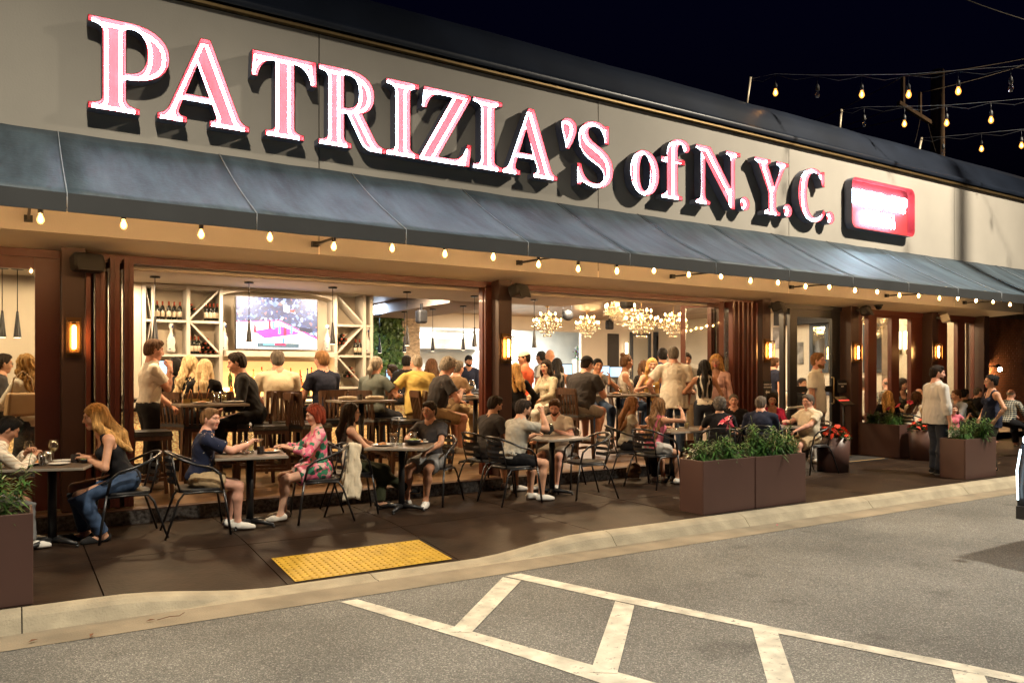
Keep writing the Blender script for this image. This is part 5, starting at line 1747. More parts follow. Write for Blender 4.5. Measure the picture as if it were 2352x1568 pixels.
# stone pier and green wall
xa, xb = atx(922, 19.9), atx(962, 19.9)
M_STONE = mat('stacked_stone', (0.45, 0.34, 0.22), 0.85, var=0.45, scale=9, bump=0.8, bscale=14, stretch=(1, 1, 2.5))
tag(MB().box(((xa + xb) / 2, 19.98, 1.7), (xb - xa, 0.3, 3.1)).build('stone_pier', M_STONE), 'pale stacked stone pier beside the green plant wall', 'pier')
xa, xb = atx(800, 19.6), atx(926, 19.6)
gw = empty('green_wall', ((xa + xb) / 2, 19.6, 0.15), 0, 'wall of green leaves far behind the bar', 'plant wall')
MB().box((0, 0.12, 1.55), (xb - xa, 0.08, 3.0)).build('backing', mat('moss_backing', (0.015, 0.03, 0.008), 0.9), gw)
m = MB(); rg = random.Random(5)
for i in range(2600):
    x, z = rg.uniform(-(xb - xa) / 2, (xb - xa) / 2), rg.uniform(0.5, 3.0)
    s = rg.uniform(0.03, 0.075); a = rg.uniform(0, 6.28); t = rg.uniform(-0.5, 0.7)
    dx, dz = math.cos(a) * s, math.sin(a) * s
    y = 0.08 - rg.uniform(0, 0.13)
    m.add([(x - dx, y, z - dz), (x + dz * .6, y - 0.02 - t * .03, z - dx * .6), (x + dx, y - 0.03, z + dz), (x - dz * .6, y - 0.01 + t * .03, z + dx * .6)], [(0, 1, 2, 3)], rg.randrange(2))
tag(m.build('leaves', [mat('leaf_mid', (0.045, 0.11, 0.02), 0.45, var=0.3), mat('leaf_light', (0.09, 0.17, 0.03), 0.45, var=0.3)], gw), kind='stuff')
# kitchen fittings
M_STEEL = mat('stainless_steel', (0.55, 0.55, 0.53), 0.3, metal=0.8, var=0.1)
kx0, kx1 = atx(965, 22.4), atx(1120, 22.4)
kh = empty('range_hood', ((kx0 + kx1) / 2, 22.5, 1.9), 0, 'long stainless kitchen hood with a light strip', 'kitchen hood')
MB().box((0, 0.1, 0.75), (kx1 - kx0, 1.0, 0.6)).build('canopy', M_STEEL, kh)
M_KLED = mat('kitchen_light_strip', (1, 1, 0.95), 0.4, var=0, emis=5.0, ecol=(1.0, 0.97, 0.86))
MB().box((-0.6, -0.405, 0.86), (2.4, 0.01, 0.16)).build('light_strip', M_KLED, kh)
ov = empty('kitchen_range', ((kx0 + kx1) / 2, 22.4, 0.15), 0, 'stainless kitchen range with shelves behind the pass', 'kitchen range')
MB().box((0, 0, 0.5), (kx1 - kx0, 0.9, 0.95)).build('body', M_STEEL, ov)
for k in range(4):
    MB().box((-1.6 + k * 1.05, -0.1, 1.22), (0.85, 0.5, 0.42)).build('oven', M_STEEL, ov)
    MB().box((-1.6 + k * 1.05, -0.36, 1.22), (0.6, 0.02, 0.2)).build('oven_window', M_BLKP, ov)
MB().box((0, 0.3, 1.62), (kx1 - kx0, 0.35, 0.03)).build('shelf', M_STEEL, ov)
# pass counter with framed pictures and a flower-filled mural stand
for (u0, v0, u1, v1, lb) in ((1356, 792, 1369, 811, 'upper small framed picture on the kitchen side wall'), (1356, 811, 1369, 826, 'lower small framed picture on the kitchen side wall')):
    a, b = at(u0, v0, 23.12), at(u1, v1, 23.12)
    r = empty('framed_picture', ((a.x + b.x) / 2, 23.12, (a.z + b.z) / 2), 0, lb, 'picture')
    MB().box((0, 0, 0), (b.x - a.x, 0.03, a.z - b.z)).build('frame', M_BLKP, r)
    MB().box((0, -0.018, 0), ((b.x - a.x) * .78, 0.01, (a.z - b.z) * .78)).build('print', M_WHITE, r)
a, b = at(1315, 795, 22.9), at(1352, 868, 22.9)
fs_ = empty('flower_stand', ((a.x + b.x) / 2, 22.9, b.z), 0, 'white stand heaped with small colourful flowers at the kitchen', 'flower stand')
MB().box((0, 0, (a.z - b.z) * .3), ((b.x - a.x) * .8, 0.3, (a.z - b.z) * .6)).build('stand', M_WHITE, fs_)
m = MB()
for i in range(150):
    an, rr2 = rg.uniform(0, 6.28), math.sqrt(rg.random())
    m.ball(((b.x - a.x) * .5 * rr2 * math.cos(an), -0.1 + rg.uniform(-.1, .1), (a.z - b.z) * .78 + rr2 * math.sin(an) * (a.z - b.z) * .25), rg.uniform(0.02, 0.045), 5, 4, rg.randrange(4))
tag(m.build('flower_heap', [mat('petal_white', (.75, .75, .72), .6), mat('petal_blue', (.12, .18, .4), .6), mat('petal_green', (.08, .2, .06), .6), mat('petal_dark', (.12, .03, .05), .6)], fs_), kind='stuff')
# dark doorway, mirrors, small wall lamps on the rear wall
def rear(u0, v0, u1, v1, Y=YR - 0.02):
    a, b = at(u0, v0, Y), at(u1, v1, Y)
    return (a.x + b.x) / 2, (a.z + b.z) / 2, b.x - a.x, a.z - b.z
x, z, w, h = rear(1396, 766, 1420, 905)
MB().box((x - 14, -0.03, z - 0.15), (w, 0.06, h)).build('dark_doorway', mat('door_dark', (0.03, 0.026, 0.024), 0.5), bk)
M_MIR = mat('mirror', (0.75, 0.78, 0.76), 0.06, metal=1.0, var=0)
M_FRM = mat('mirror_frame', (0.05, 0.06, 0.075), 0.35, var=0.1)
for (u0, u1, lb) in ((1447, 1494, 'dark framed tall mirror on the rear wall, left of two'), (1501, 1556, 'dark framed tall mirror on the rear wall, right of two')):
    x, z, w, h = rear(u0, 762, u1, 880)
    r = empty('wall_mirror', (x, YR - 0.03, z), 0, lb, 'mirror', 'mirrors on the rear wall')
    MB().box((0, 0, h / 2 - 0.06), (w, 0.05, 0.12)).box((0, 0, -h / 2 + 0.06), (w, 0.05, 0.12)).box((-w / 2 + 0.06, 0, 0), (0.12, 0.05, h - 0.242)).box((w / 2 - 0.06, 0, 0), (0.12, 0.05, h - 0.242)).build('frame', M_FRM, r)
    MB().box((0, 0.005, 0), (w - 0.242, 0.02, h - 0.242)).build('glass', M_MIR, r)
M_WSC = mat('white_wall_lamp', (1, 0.9, 0.75), 0.4, var=0, emis=7.0, ecol=(1.0, 0.80, 0.52))
x, z, w, h = rear(1431, 787, 1440, 812)
r = empty('wall_lamp', (x, YR - 0.06, z), 0, 'small lit wall lamp left of the rear mirrors', 'wall lamp')
MB().lathe((0, -0.04, -h / 2), [(0.05, 0), (0.05, h)], 10).build('shade', M_WSC, r); MB().box((0, 0.02, 0), (0.06, 0.05, h)).build('bracket', M_BLK, r)
# side wall at the right end of the dining room, seen through the glazed doors
XW = 18.90
iw('wall_right', MB().box((XW + 0.06, 15.0, 1.75), (0.12, 10.4, 3.2)), M_WALL)
tag(MB().box((XW - 0.02, 15.0, 1.02), (0.04, 10.3, 0.10)).build('chair_rail', mat('navy_rail', (0.03, 0.04, 0.07), 0.5)), kind='structure')
def onw(u, v):
    r = (u - 1176.0) / 1799.0
    d = XW / (_s + r * _c)
    return (_c - r * _s) * d, CAM_H + (855 - v) / 1799 * d
for (u0, u1, lb) in ((1862, 1905, 'dark framed mirror seen through the entrance door glass'), (1985, 2052, 'dark framed mirror seen through the left glazed door')):
    (ya, za), (yb, zb) = onw(u0, 744), onw(u1, 856)
    w, h = ya - yb, za - zb
    r = empty('wall_mirror', (XW - 0.04, (ya + yb) / 2, (za + zb) / 2), R(-90), lb, 'mirror')
    MB().box((0, 0, h / 2 - 0.05), (w, 0.05, 0.1)).box((0, 0, -h / 2 + 0.05), (w, 0.05, 0.1)).box((-w / 2 + 0.05, 0, 0), (0.1, 0.05, h - 0.202)).box((w / 2 - 0.05, 0, 0), (0.1, 0.05, h - 0.202)).build('frame', M_FRM, r)
    MB().box((0, 0.005, 0), (w - 0.202, 0.02, h - 0.202)).build('glass', M_MIR, r)
for (u0, v0, u1, v1, lb) in ((1777, 752, 1797, 801, 'black and white photograph on the wall beside the entrance'), (1827, 786, 1846, 836, 'small black and white photograph seen through the entrance door')):
    (ya, za), (yb, zb) = onw(u0, v0), onw(u1, v1)
    r = empty('wall_photograph', (XW - 0.02, (ya + yb) / 2, (za + zb) / 2), 0, lb, 'photograph')
    MB().box((0, 0, 0), (0.03, ya - yb, za - zb)).build('print', mat('bw_photo', (0.22, 0.21, 0.20), 0.5, var=0.9, scale=3.0, detail=4), r)
for (u, lb) in ((2069, 'white tube wall lamp seen through the right pane of the glazed doors'), (2091, 'farther white tube wall lamp beside the column')):
    y_, z_ = onw(u, 782)
    r = empty('wall_lamp', (XW - 0.14, y_, z_), 0, lb, 'wall lamp')
    MB().lathe((0, 0, -0.22), [(0.075, 0), (0.075, 0.44)], 12).build('shade', M_WSC, r)
    MB().box((0.06, 0, -0.28), (0.1, 0.08, 0.12)).build('bracket', M_GOLD, r)
# order screens
M_POS = mat('order_screen', (0.3, 0.55, 0.85), 0.3, var=0, emis=1.1, ecol=(0.35, 0.62, 0.95))
for (u, v, Y, lb) in ((1297, 848, 14.2, 'dark order screen left of the man with the visor'), (1384, 852, 14.0, 'small blue order screen behind the big man'), (1413, 854, 14.0, 'blue order screen beside the woman in white'), (1608, 864, 12.8, 'blue order screen behind the black-haired woman'), (905, 862, 15.0, 'pale order screen behind the ponytailed woman'), (392, 845, 13.2, 'blue order screen behind the man in the white polo')):
    p = at(u, v, Y)
    r = empty('order_screen', (p.x, p.y, p.z - 0.16), R(-18), lb, 'screen')
    MB().box((0, 0, 0.16), (0.36, 0.03, 0.26)).build('bezel', M_BLKP, r)
    MB().box((0, -0.018, 0.16), (0.32, 0.004, 0.22)).build('display', M_POS, r)
    MB().bar((0, 0, -0.06), (0, 0.02, 0.05), 0.08, 0.03).build('stand', M_BLKP, r)
# hanging stage lights and ceiling speakers
for (u, v, Y, lb) in ((1440, 690, 11.2, 'black loudspeaker hanging inside the second opening'), (968, 727, 15.5, 'black loudspeaker under the side soffit above the kitchen'), (1400, 746, 19.5, 'black square loudspeaker on the far wall right of the small chandelier')):
    p = at(u, v, Y)
    r = empty('loudspeaker', p, 0, lb, 'loudspeaker', 'indoor loudspeakers')
    o = MB().box((0, 0, 0), (0.22, 0.22, 0.30), taper=1.0).build('cabinet', M_BLKP, r); bevel(o, 0.05, 3)
    MB().bar((0, 0, 0.14), (0, 0, 0.28), 0.05, 0.05).build('bracket', M_BLKP, r)
p = at(1303, 725, 15.5)
r = empty('stage_light', p, 0, 'round black stage light hanging under the bronze ceiling', 'stage light')
MB().lathe((0, -0.06, 0), [(0.03, -0.02), (0.13, 0.0), (0.13, 0.12), (0.06, 0.2)], 14, axis=(0.1, 1, 0.2)).build('lamp_body', M_BLKP, r)
MB().tube([(-0.14, 0, 0.0), (-0.12, 0, 0.28), (0.12, 0, 0.28), (0.14, 0, 0.0)], 0.012, 5).build('yoke', M_BLKP, r)

# ------------------------------------------------------------------ chandeliers
M_CRY = mat('crystal', (0.92, 0.82, 0.62), 0.12, metal=0.85, var=0)
M_FLM = mat('candle_bulb', (1, .8, .5), .3, var=0, emis=75.0, ecol=(1.0, 0.60, 0.24))
M_BRS = mat('chandelier_brass', (0.45, 0.30, 0.12), 0.3, metal=0.9)
bead = MB().lathe((0, 0, 0), [(0.0005, -0.045), (0.012, -0.03), (0.008, -0.006), (0.0005, 0)], 5).mesh('drop', M_CRY)
def chandelier(loc, D, top, label, seed=1):
    r = empty('chandelier', loc, 0, label, 'chandelier', 'crystal chandeliers in the dining room')
    g = random.Random(seed)
    k = D / 0.7
    MB().tube([(0, 0, top - loc[2]), (0, 0, 0.28 * k)], 0.008, 5).build('chain', M_BRS, r)
    MB().lathe((0, 0, top - loc[2] - 0.035), [(0.02, 0), (0.07, 0.03)], 10).build('canopy', M_BRS, r)
    MB().lathe((0, 0, -0.28 * k), [(0.005, 0), (0.05 * k, 0.05), (0.025 * k, 0.12), (0.06 * k, 0.2), (0.02 * k, 0.32), (0.04 * k, 0.45), (0.012, 0.58 * k)], 10).build('stem', M_CRY, r)
    beads = MB()
    for tier, (n, rad, zc) in enumerate(((8, 0.5 * D, -0.06 * k), (5, 0.30 * D, 0.10 * k))):
        for i in range(n):
            a = 2 * math.pi * i / n + tier * 0.3 + seed
            cx, cy_ = math.cos(a), math.sin(a)
            arm = [(cx * rad * t, cy_ * rad * t, zc - 0.10 * k * math.sin(math.pi * t * 0.95) + 0.03 * t) for t in (0.05, 0.25, 0.5, 0.75, 0.95, 1.0)]
            o = MB().tube(arm, 0.009, 5).lathe((cx * rad, cy_ * rad, zc + 0.0), [(0.012, 0), (0.05 * k, 0.025), (0.045 * k, 0.03)], 8).lathe((cx * rad, cy_ * rad, zc + 0.03), [(0.011, 0), (0.011, 0.085)], 6).build('arm', M_CRY, r)
            MB().lathe((cx * rad, cy_ * rad, zc + 0.115), [(0.006, 0), (0.017, 0.02), (0.012, 0.045), (0.001, 0.07)], 6).build('candle_bulb', M_FLM, o)
            for j in range(7):
                b = 2 * math.pi * j / 7
                beads.lathe((cx * rad + 0.05 * k * math.cos(b), cy_ * rad + 0.05 * k * math.sin(b), zc + 0.01 - g.uniform(0, .02)), [(0.001, -0.06), (0.013, -0.042), (0.006, 0.0)], 5)
            for j in range(9):
                t = (j + 0.5) / 9
                z = zc + 0.02 - 0.16 * k * math.sin(math.pi * t) + 0.26 * k * (1 - t)
                beads.ball((cx * rad * t, cy_ * rad * t, z), 0.012, 5, 4)
    for (rad, z, n) in ((0.24 * D, -0.20 * k, 20), (0.14 * D, -0.29 * k, 14), (0.2 * D, 0.26 * k, 16), (0.36 * D, -0.12 * k, 24), (0.42 * D, 0.0, 22)):
        for i in range(n):
            a = 2 * math.pi * i / n
            beads.lathe((math.cos(a) * rad, math.sin(a) * rad, z), [(0.001, -0.07), (0.015, -0.05), (0.007, 0.0)], 5)
    tag(beads.build('crystal_drops', M_CRY, r), kind='stuff')
for (u, v, Y, D, lb) in ((1257, 742, 16.9, .72, 'crystal chandelier left, beside the hanging cone pendant'), (1349, 748, 17.7, .66, 'smaller crystal chandelier in front of the kitchen opening'), (1424, 712, 12.7, .62, 'highest crystal chandelier, partly behind the hanging loudspeaker'), (1473, 738, 13.9, .78, 'largest crystal chandelier left of the glass door leaf'), (1546, 744, 14.5, .66, 'crystal chandelier half hidden by the glass door leaf'), (2012, 728, 10.95, .72, 'crystal chandelier seen through the glazed doors on the right')):
    p = at(u, v, Y)
    chandelier((p.x, p.y, p.z), D, 3.34, lb, int(u) % 7)

# ------------------------------------------------------------------ unseen lights added at the ceilings to brighten the interior
def fill_light(x, y, z, power, col=(1.0, 0.80, 0.58), size=0.9):
    d = bpy.data.lights.new('fill_light', 'AREA'); d.shape = 'DISK'; d.size = size; d.energy = power; d.color = col
    o = bpy.data.objects.new('fill_light', d); link(o); o.location = (x, y, z)
    tag(o, 'recessed warm ceiling downlight over the dining room', 'ceiling light', 'recessed ceiling lights')
gme = MB().ball((0, 0, 0), 0.11, 12, 8).mesh('globe', glass('added_globe_glass', (1, 0.97, 0.92), 0.05))  # globes added out of sight to light walls, soffit and guests
gcp = MB().lathe((0, 0, 0.10), [(0.05, 0), (0.06, 0.03), (0.06, 0.05)], 12).mesh('canopy', M_BRS)
for k, (x, y, p) in enumerate(((-1.5, 11.0, 80), (1.5, 11.0, 95), (4.2, 11.0, 95), (7.2, 11.0, 100), (10.0, 11.2, 100), (13.0, 11.3, 100), (15.5, 10.9, 90), (17.6, 11.2, 90))):
    r = empty('added_globe', (x, y, 3.19), 0, 'opal globe lamp under the ceiling, number %s from the left behind the opening header' % ('one', 'two', 'three', 'four', 'five', 'six', 'seven', 'eight')[k], 'ceiling light', 'globe lamps behind the header')
    inst('globe', gme, r); inst('canopy', gcp, r)
    d = bpy.data.lights.new('globe_fill_light', 'POINT'); d.energy = p * 3.3; d.color = (1.0, 0.72, 0.42); d.shadow_soft_size = 0.09
    o = bpy.data.objects.new('globe_fill_light', d); link(o, r)
fill_light(17.0, 13.6, 3.32, 160)
for (x, y, p) in ((7.0, 15.0, 90), (11.5, 15.0, 110), (11.5, 18.5, 110), (15.5, 16.5, 110), (20, 17.5, 90)):
    fill_light(x, y, 3.32, p * 1.8)
for x in (-1.2, 1.4, 3.4, 4.6):
    fill_light(x, 13.5, 3.02, 40, (1, .74, .48), 0.4)
fill_light(10.2, 21.8, 3.24, 560, (1.0, 0.97, 0.88), 1.5)
fill_light(13.8, 21.8, 3.24, 640, (0.95, 1.0, 0.95), 1.5)
fill_light(7.5, 18.3, 3.30, 110, (0.5, 0.7, 1.0), 0.8)
# brick wall beyond the right end of the front
bwl = empty('brick_wall', (24, 11.6, -0.13), 0, 'old red brick wall beyond the right end of the front', 'wall')
M_BRK = mat('brick', (0.27, 0.115, 0.062), 0.85, var=0.45, scale=2.3, bump=0.4, bscale=40)
M_MORT = mat('mortar', (0.20, 0.15, 0.11), 0.95, var=0.2)
MB().box((0.2, 0.11, 1.7), (11, 0.16, 3.6)).build('core', M_MORT, bwl)
bme = MB().box((0, 0, 0), (0.200, 0.05, 0.062)).mesh('brick', M_BRK)
rest = MB()
cnt = 0
for row in range(44):
    for k in range(-22, 26):
        X = k * 0.215 + (0.107 if row % 2 else 0)
        if abs(X) > 5.2: continue
        z = 0.05 + row * 0.075
        if -1.35 < X < 1.45 and 13 <= row <= 35 and cnt < 300:
            inst('brick', bme, bwl, (X, 0.012 + rnd.uniform(-.006, .006), z)); cnt += 1
        else:
            rest.box((X, 0.012, z), (0.2, 0.05, 0.062))
tag(rest.build('brickwork', M_BRK, bwl), kind='stuff')
p = at(2284, 848, 11.4)
r = empty('wall_lamp', (p.x, 11.25, p.z), 0, 'small lit lamp on the brick wall at the right end', 'wall lamp')
MB().ball((0, 0, 0), 0.055, 8, 6).build('bulb', mat('brick_lamp_bulb', (1, .7, .35), .3, var=0, emis=420, ecol=(1, .56, .22)), r)
MB().lathe((0, 0.05, 0.05), [(0.09, 0), (0.05, 0.07), (0.02, 0.1)], 10).bar((0, 0.06, 0.1), (0, 0.34, 0.1), 0.03, 0.03).build('bracket', M_BLK, r)
iw('dark_gable', MB().box((24.5, 13.5, 3.9), (12, 3, 1.9)), mat('dark_cladding', (0.02, 0.018, 0.017), 0.7))
# ------------------------------------------------------------------ furniture
M_CHR = mat('chair_black_metal', (0.010, 0.010, 0.011), 0.33, var=0.1, spec=0.6)
def make_chair():
    """black metal armchair; front is local +y"""
    P = {}
    half = [(-0.275, 0.265, 0), (-0.268, 0.235, 0.22), (-0.262, 0.20, 0.45), (-0.268, 0.165, 0.60), (-0.275, 0.09, 0.665), (-0.275, -0.05, 0.70), (-0.25, -0.18, 0.755), (-0.17, -0.27, 0.80), (-0.06, -0.305, 0.815)]
    loop = half + [(-x, y, z) for (x, y, z) in reversed(half)]
    P['arm_loop'] = [MB().tube(loop[2:-2], 0.0135, 7).mesh('arm_loop', M_CHR)]
    P['leg'] = [MB().tube([half[0], half[1], half[2]], 0.0125, 7).mesh('leg', M_CHR),
                MB().tube([(-x, y, z) for (x, y, z) in half[:3]], 0.0125, 7).mesh('leg', M_CHR)]
    for s in (-1, 1):
        P['leg'].append(MB().tube([(s * 0.255, 0.20, 0.425), (s * 0.245, 0.0, 0.432), (s * 0.225, -0.16, 0.425), (s * 0.235, -0.21, 0.36), (s * 0.275, -0.33, 0)], 0.0115, 7).mesh('leg', M_CHR))
    seat = MB()
    n = 20; ring = []
    for i in range(n):
        a = 2 * math.pi * i / n
        c, s_ = math.cos(a), math.sin(a)
        e = 0.62
        ring.append((0.235 * math.copysign(abs(c) ** e, c), 0.225 * math.copysign(abs(s_) ** e, s_)))
    seat.add([(x, y, 0.452) for x, y in ring] + [(x * .96, y * .96, 0.462) for x, y in ring] + [(x, y, 0.43) for x, y in ring], [tuple(range(n, 2 * n))] + [(i, (i + 1) % n, n + (i + 1) % n, n + i) for i in range(n)] + [(2 * n + i, 2 * n + (i + 1) % n, (i + 1) % n, i) for i in range(n)] + [tuple(range(3 * n - 1, 2 * n - 1, -1))])
    P['seat'] = [seat.mesh('seat', M_CHR)]
    P['back_slat'] = []
    for z in (0.535, 0.605, 0.675, 0.745):
        m = MB(); k = 7
        for i in range(k):
            t0, t1 = -1 + 2 * i / k, -1 + 2 * (i + 1) / k
            f = lambda t: (0.175 * t, -0.225 - 0.06 * (1 - t * t) - (z - 0.5) * 0.12, z)
            a, b = f(t0), f(t1)
            m.add([(a[0], a[1], z - 0.02), (b[0], b[1], z - 0.02), (b[0], b[1] - .006, z + 0.02), (a[0], a[1] - .006, z + 0.02)], [(0, 1, 2, 3)], 0, True)
        P['back_slat'].append(m.mesh('back_slat', M_CHR))
    P['back_upright'] = [MB().tube([(s * 0.175, -0.19, 0.44), (s * 0.178, -0.235, 0.60), (s * 0.172, -0.262, 0.795)], 0.010, 6).mesh('back_upright', M_CHR) for s in (-1, 1)]
    return P
CH = make_chair()
M_WCH = mat('chair_wood', (0.085, 0.040, 0.020), 0.42, var=0.35, scale=5, stretch=(6, 6, 0.6))
M_PAD = mat('black_vinyl', (0.012, 0.012, 0.014), 0.32, var=0.1)
def make_high():
    P = {'leg': [], 'back_slat': [], 'stretcher': []}
    for sx in (-1, 1):
        P['leg'].append(MB().bar((sx * 0.205, 0.21, 0), (sx * 0.185, 0.18, 0.70), 0.042, 0.042).mesh('leg', M_WCH))
        P['leg'].append(MB().bar((sx * 0.205, -0.24, 0), (sx * 0.19, -0.19, 0.72), 0.042, 0.042).bar((sx * 0.19, -0.19, 0.72), (sx * 0.19, -0.265, 1.17), 0.042, 0.035).mesh('back_leg', M_WCH))
    P['seat_frame'] = [MB().box((0, 0, 0.695), (0.44, 0.42, 0.05)).mesh('seat_frame', M_WCH)]
    s = MB().box((0, 0, 0.745), (0.46, 0.44, 0.055), taper=0.93)
    P['seat_pad'] = [s.mesh('seat_pad', M_PAD)]
    P['top_rail'] = [MB().box((0, -0.262, 1.135), (0.40, 0.03, 0.10)).mesh('top_rail', M_WCH)]
    for i in range(5):
        x = -0.13 + 0.065 * i
        P['back_slat'].append(MB().bar((x, -0.20, 0.735), (x, -0.255, 1.09), 0.028, 0.014).mesh('back_slat', M_WCH))
    P['stretcher'].append(MB().box((0, 0.205, 0.28), (0.37, 0.03, 0.045)).mesh('stretcher', M_WCH))
    P['stretcher'].append(MB().box((0, -0.225, 0.34), (0.37, 0.03, 0.04)).mesh('stretcher', M_WCH))
    for sx in (-1, 1):
        P['stretcher'].append(MB().box((sx * 0.198, -0.01, 0.22), (0.028, 0.40, 0.04)).mesh('stretcher', M_WCH))
    return P
HC = make_high()
def place(parts, name, loc, yaw, label, cat, group):
    r = empty(name, loc, R(-yaw), label, cat, group)
    for k, ms_ in parts.items():
        for me in ms_: inst(k, me, r)
    return r
def chair(x, y, yaw, label, z=0.0):
    return place(CH, 'metal_armchair', (x, y, z), yaw, label, 'chair', 'black metal armchairs on the pavement')
def high(x, y, yaw, label, z=0.152):
    return place(HC, 'bar_chair', (x, y, z), yaw, label, 'bar chair', 'wooden slat-back bar chairs')
M_TTOP = mat('table_laminate', (0.10, 0.070, 0.048), 0.38, var=0.35, scale=4, stretch=(1, 6, 1))
M_TEDG = mat('table_edge', (0.26, 0.23, 0.19), 0.4, var=0.1)
def table(x, y, yaw, label, z=0.0, h=0.75, w=0.70, d=0.70, group='dining tables', sq=True):
    r = empty('pedestal_table' if h < 0.9 else 'high_table', (x, y, z), R(-yaw), label, 'table', group)
    o = MB().box((0, 0, h - 0.0125), (w, d, 0.025)).build('table_edge', M_TEDG, r); bevel(o, 0.004)
    MB().box((0, 0, h + 0.001), (w - 0.012, d - 0.012, 0.004)).build('table_top', M_TTOP, r)
    if sq or h < 0.9:
        MB().lathe((0, 0, 0.03), [(0.038, 0), (0.038, h - 0.06)], 12).build('pedestal', M_BLK, r)
    for k in range(4):
        a = R(45 + 90 * k + yaw)
        MB().tube([(0, 0, 0.055), (0.14 * math.cos(a), 0.14 * math.sin(a), 0.05), (0.27 * math.cos(a), 0.27 * math.sin(a), 0.028)], [0.032, 0.028, 0.018], 7).lathe((0.27 * math.cos(a), 0.27 * math.sin(a), 0.0), [(0.016, 0), (0.016, 0.02)], 8).build('foot', M_BLK, r)
    MB().box((0, 0, h - 0.04), (0.30, 0.30, 0.02)).build('top_plate', M_BLK, r)
    return r
T = {
 1: (0.306, 8.40, 18, 'small laminate table at the left edge between the knit-clad man and the blonde woman'),
 2: (2.084, 8.36, 10, 'small laminate table between the navy-shirted man and the red-haired woman'),
 3: (3.81, 8.37, 38, 'small turned table between the woman with crossed legs and the man with a watch'),
 4: (5.976, 8.40, -5, 'bare laminate table before the three seated men'),
 5: (8.22, 8.50, 0, 'laminate table in front of the woman in the pink tank top'),
 6: (10.22, 8.32, 8, 'laminate table of the elderly man in the white polo'),
}
for k, (x, y, a, lb) in T.items(): table(x, y, a, lb)
table(9.10, 8.55, 0, 'laminate table pushed up to the one with the grey-haired woman')
HT = {
 1: (atx(483, 10.2), 10.2, 0, 'high table behind the navy-shirted man set with jars and plates', 0.80),
 2: (atx(830, 10.35), 10.35, 0, 'high table behind the red-haired woman laid with rolled napkins', 0.80),
 3: (atx(1420, 10.55), 10.55, 0, 'high table by the big man with the visor', 0.80),
 4: (atx(1490, 10.55), 10.55, 0, 'high table before the smiling blonde woman indoors', 0.72),
 5: (atx(1092, 10.75), 10.75, 0, 'high table beside the middle column with a plate of food', 0.70),
}
for k, (x, y, a, lb, w) in HT.items(): table(x, y, a, lb, z=0.152, h=1.06, w=w, d=0.66, group='high tables indoors')
chair(atx(1345, 8.02), 8.02, -78, 'empty black metal armchair turned toward the bare laminate table')
# free bar chairs
for (u, Y, yaw, lb) in ((344, 9.95, 90, 'wooden bar chair in profile beside the folded doors before the white polo man'),
                        (622, 10.15, -75, 'wooden bar chair right of the jar table, nearest of the pair before the bar'), (672, 10.75, 180, 'wooden bar chair with its back to the bar between the two high tables'),
                        (712, 10.2, 80, 'wooden bar chair left of the napkin table'), (775, 10.95, 185, 'wooden bar chair behind the napkin table facing the street'),
                        (934, 10.25, -70, 'wooden bar chair right of the napkin table'), (890, 10.95, 180, 'wooden bar chair behind the right half of the napkin table'),
                        (520, 10.8, 170, 'wooden bar chair half hidden behind the jar table')):
    high(atx(u, Y), Y, yaw, lb)
# ------------------------------------------------------------------ clothes
def cotton(n, c, **k): return mat('cloth_' + n, c, 0.88, var=k.get('var', 0.10), scale=k.get('scale', 4), bump=k.get('bump', 0.45), bscale=15, spec=0.2, detail=5)
def pattern(name, base, cols, scale=22, thr=0.32, mode='F1', stretch=None):
    if name in MATS: return MATS[name]
    m = mat(name, base, 0.85, var=0, spec=0.25)
    N, L, b = nodes_of(m)
    tc = N.new('ShaderNodeTexCoord'); src = tc.outputs['Object']
    nz = N.new('ShaderNodeTexNoise'); nz.inputs['Scale'].default_value = scale * 0.6
    mp = N.new('ShaderNodeMix'); mp.data_type = 'VECTOR'; mp.inputs['Factor'].default_value = 0.10
    L.new(src, nz.inputs['Vector']); L.new(src, mp.inputs['A']); L.new(nz.outputs['Color'], mp.inputs['B'])
    v = N.new('ShaderNodeTexVoronoi'); v.inputs['Scale'].default_value = scale
    L.new(mp.outputs['Result'], v.inputs['Vector'])
    sp_ = N.new('ShaderNodeSeparateColor'); L.new(v.outputs['Color'], sp_.inputs[0])
    rp = N.new('ShaderNodeValToRGB'); rp.color_ramp.interpolation = 'CONSTANT'
    e = rp.color_ramp.elements
    e[0].position, e[0].color = 0, cols[0] + (1,)
    e[1].position, e[1].color = 1.0 / len(cols), cols[1 % len(cols)] + (1,)
    for i in range(2, len(cols)):
        x = e.new(i / len(cols)); x.color = cols[i] + (1,)
    L.new(sp_.outputs[0], rp.inputs[0])
    lt = N.new('ShaderNodeMath'); lt.operation = 'LESS_THAN'; lt.inputs[1].default_value = thr
    L.new(v.outputs['Distance'], lt.inputs[0])
    mx = N.new('ShaderNodeMix'); mx.data_type = 'RGBA'
    mx.inputs['A'].default_value = base + (1,)
    L.new(lt.outputs[0], mx.inputs['Factor']); L.new(rp.outputs[0], mx.inputs['B'])
    L.new(mx.outputs['Result'], b.inputs['Base Color'])
    return m
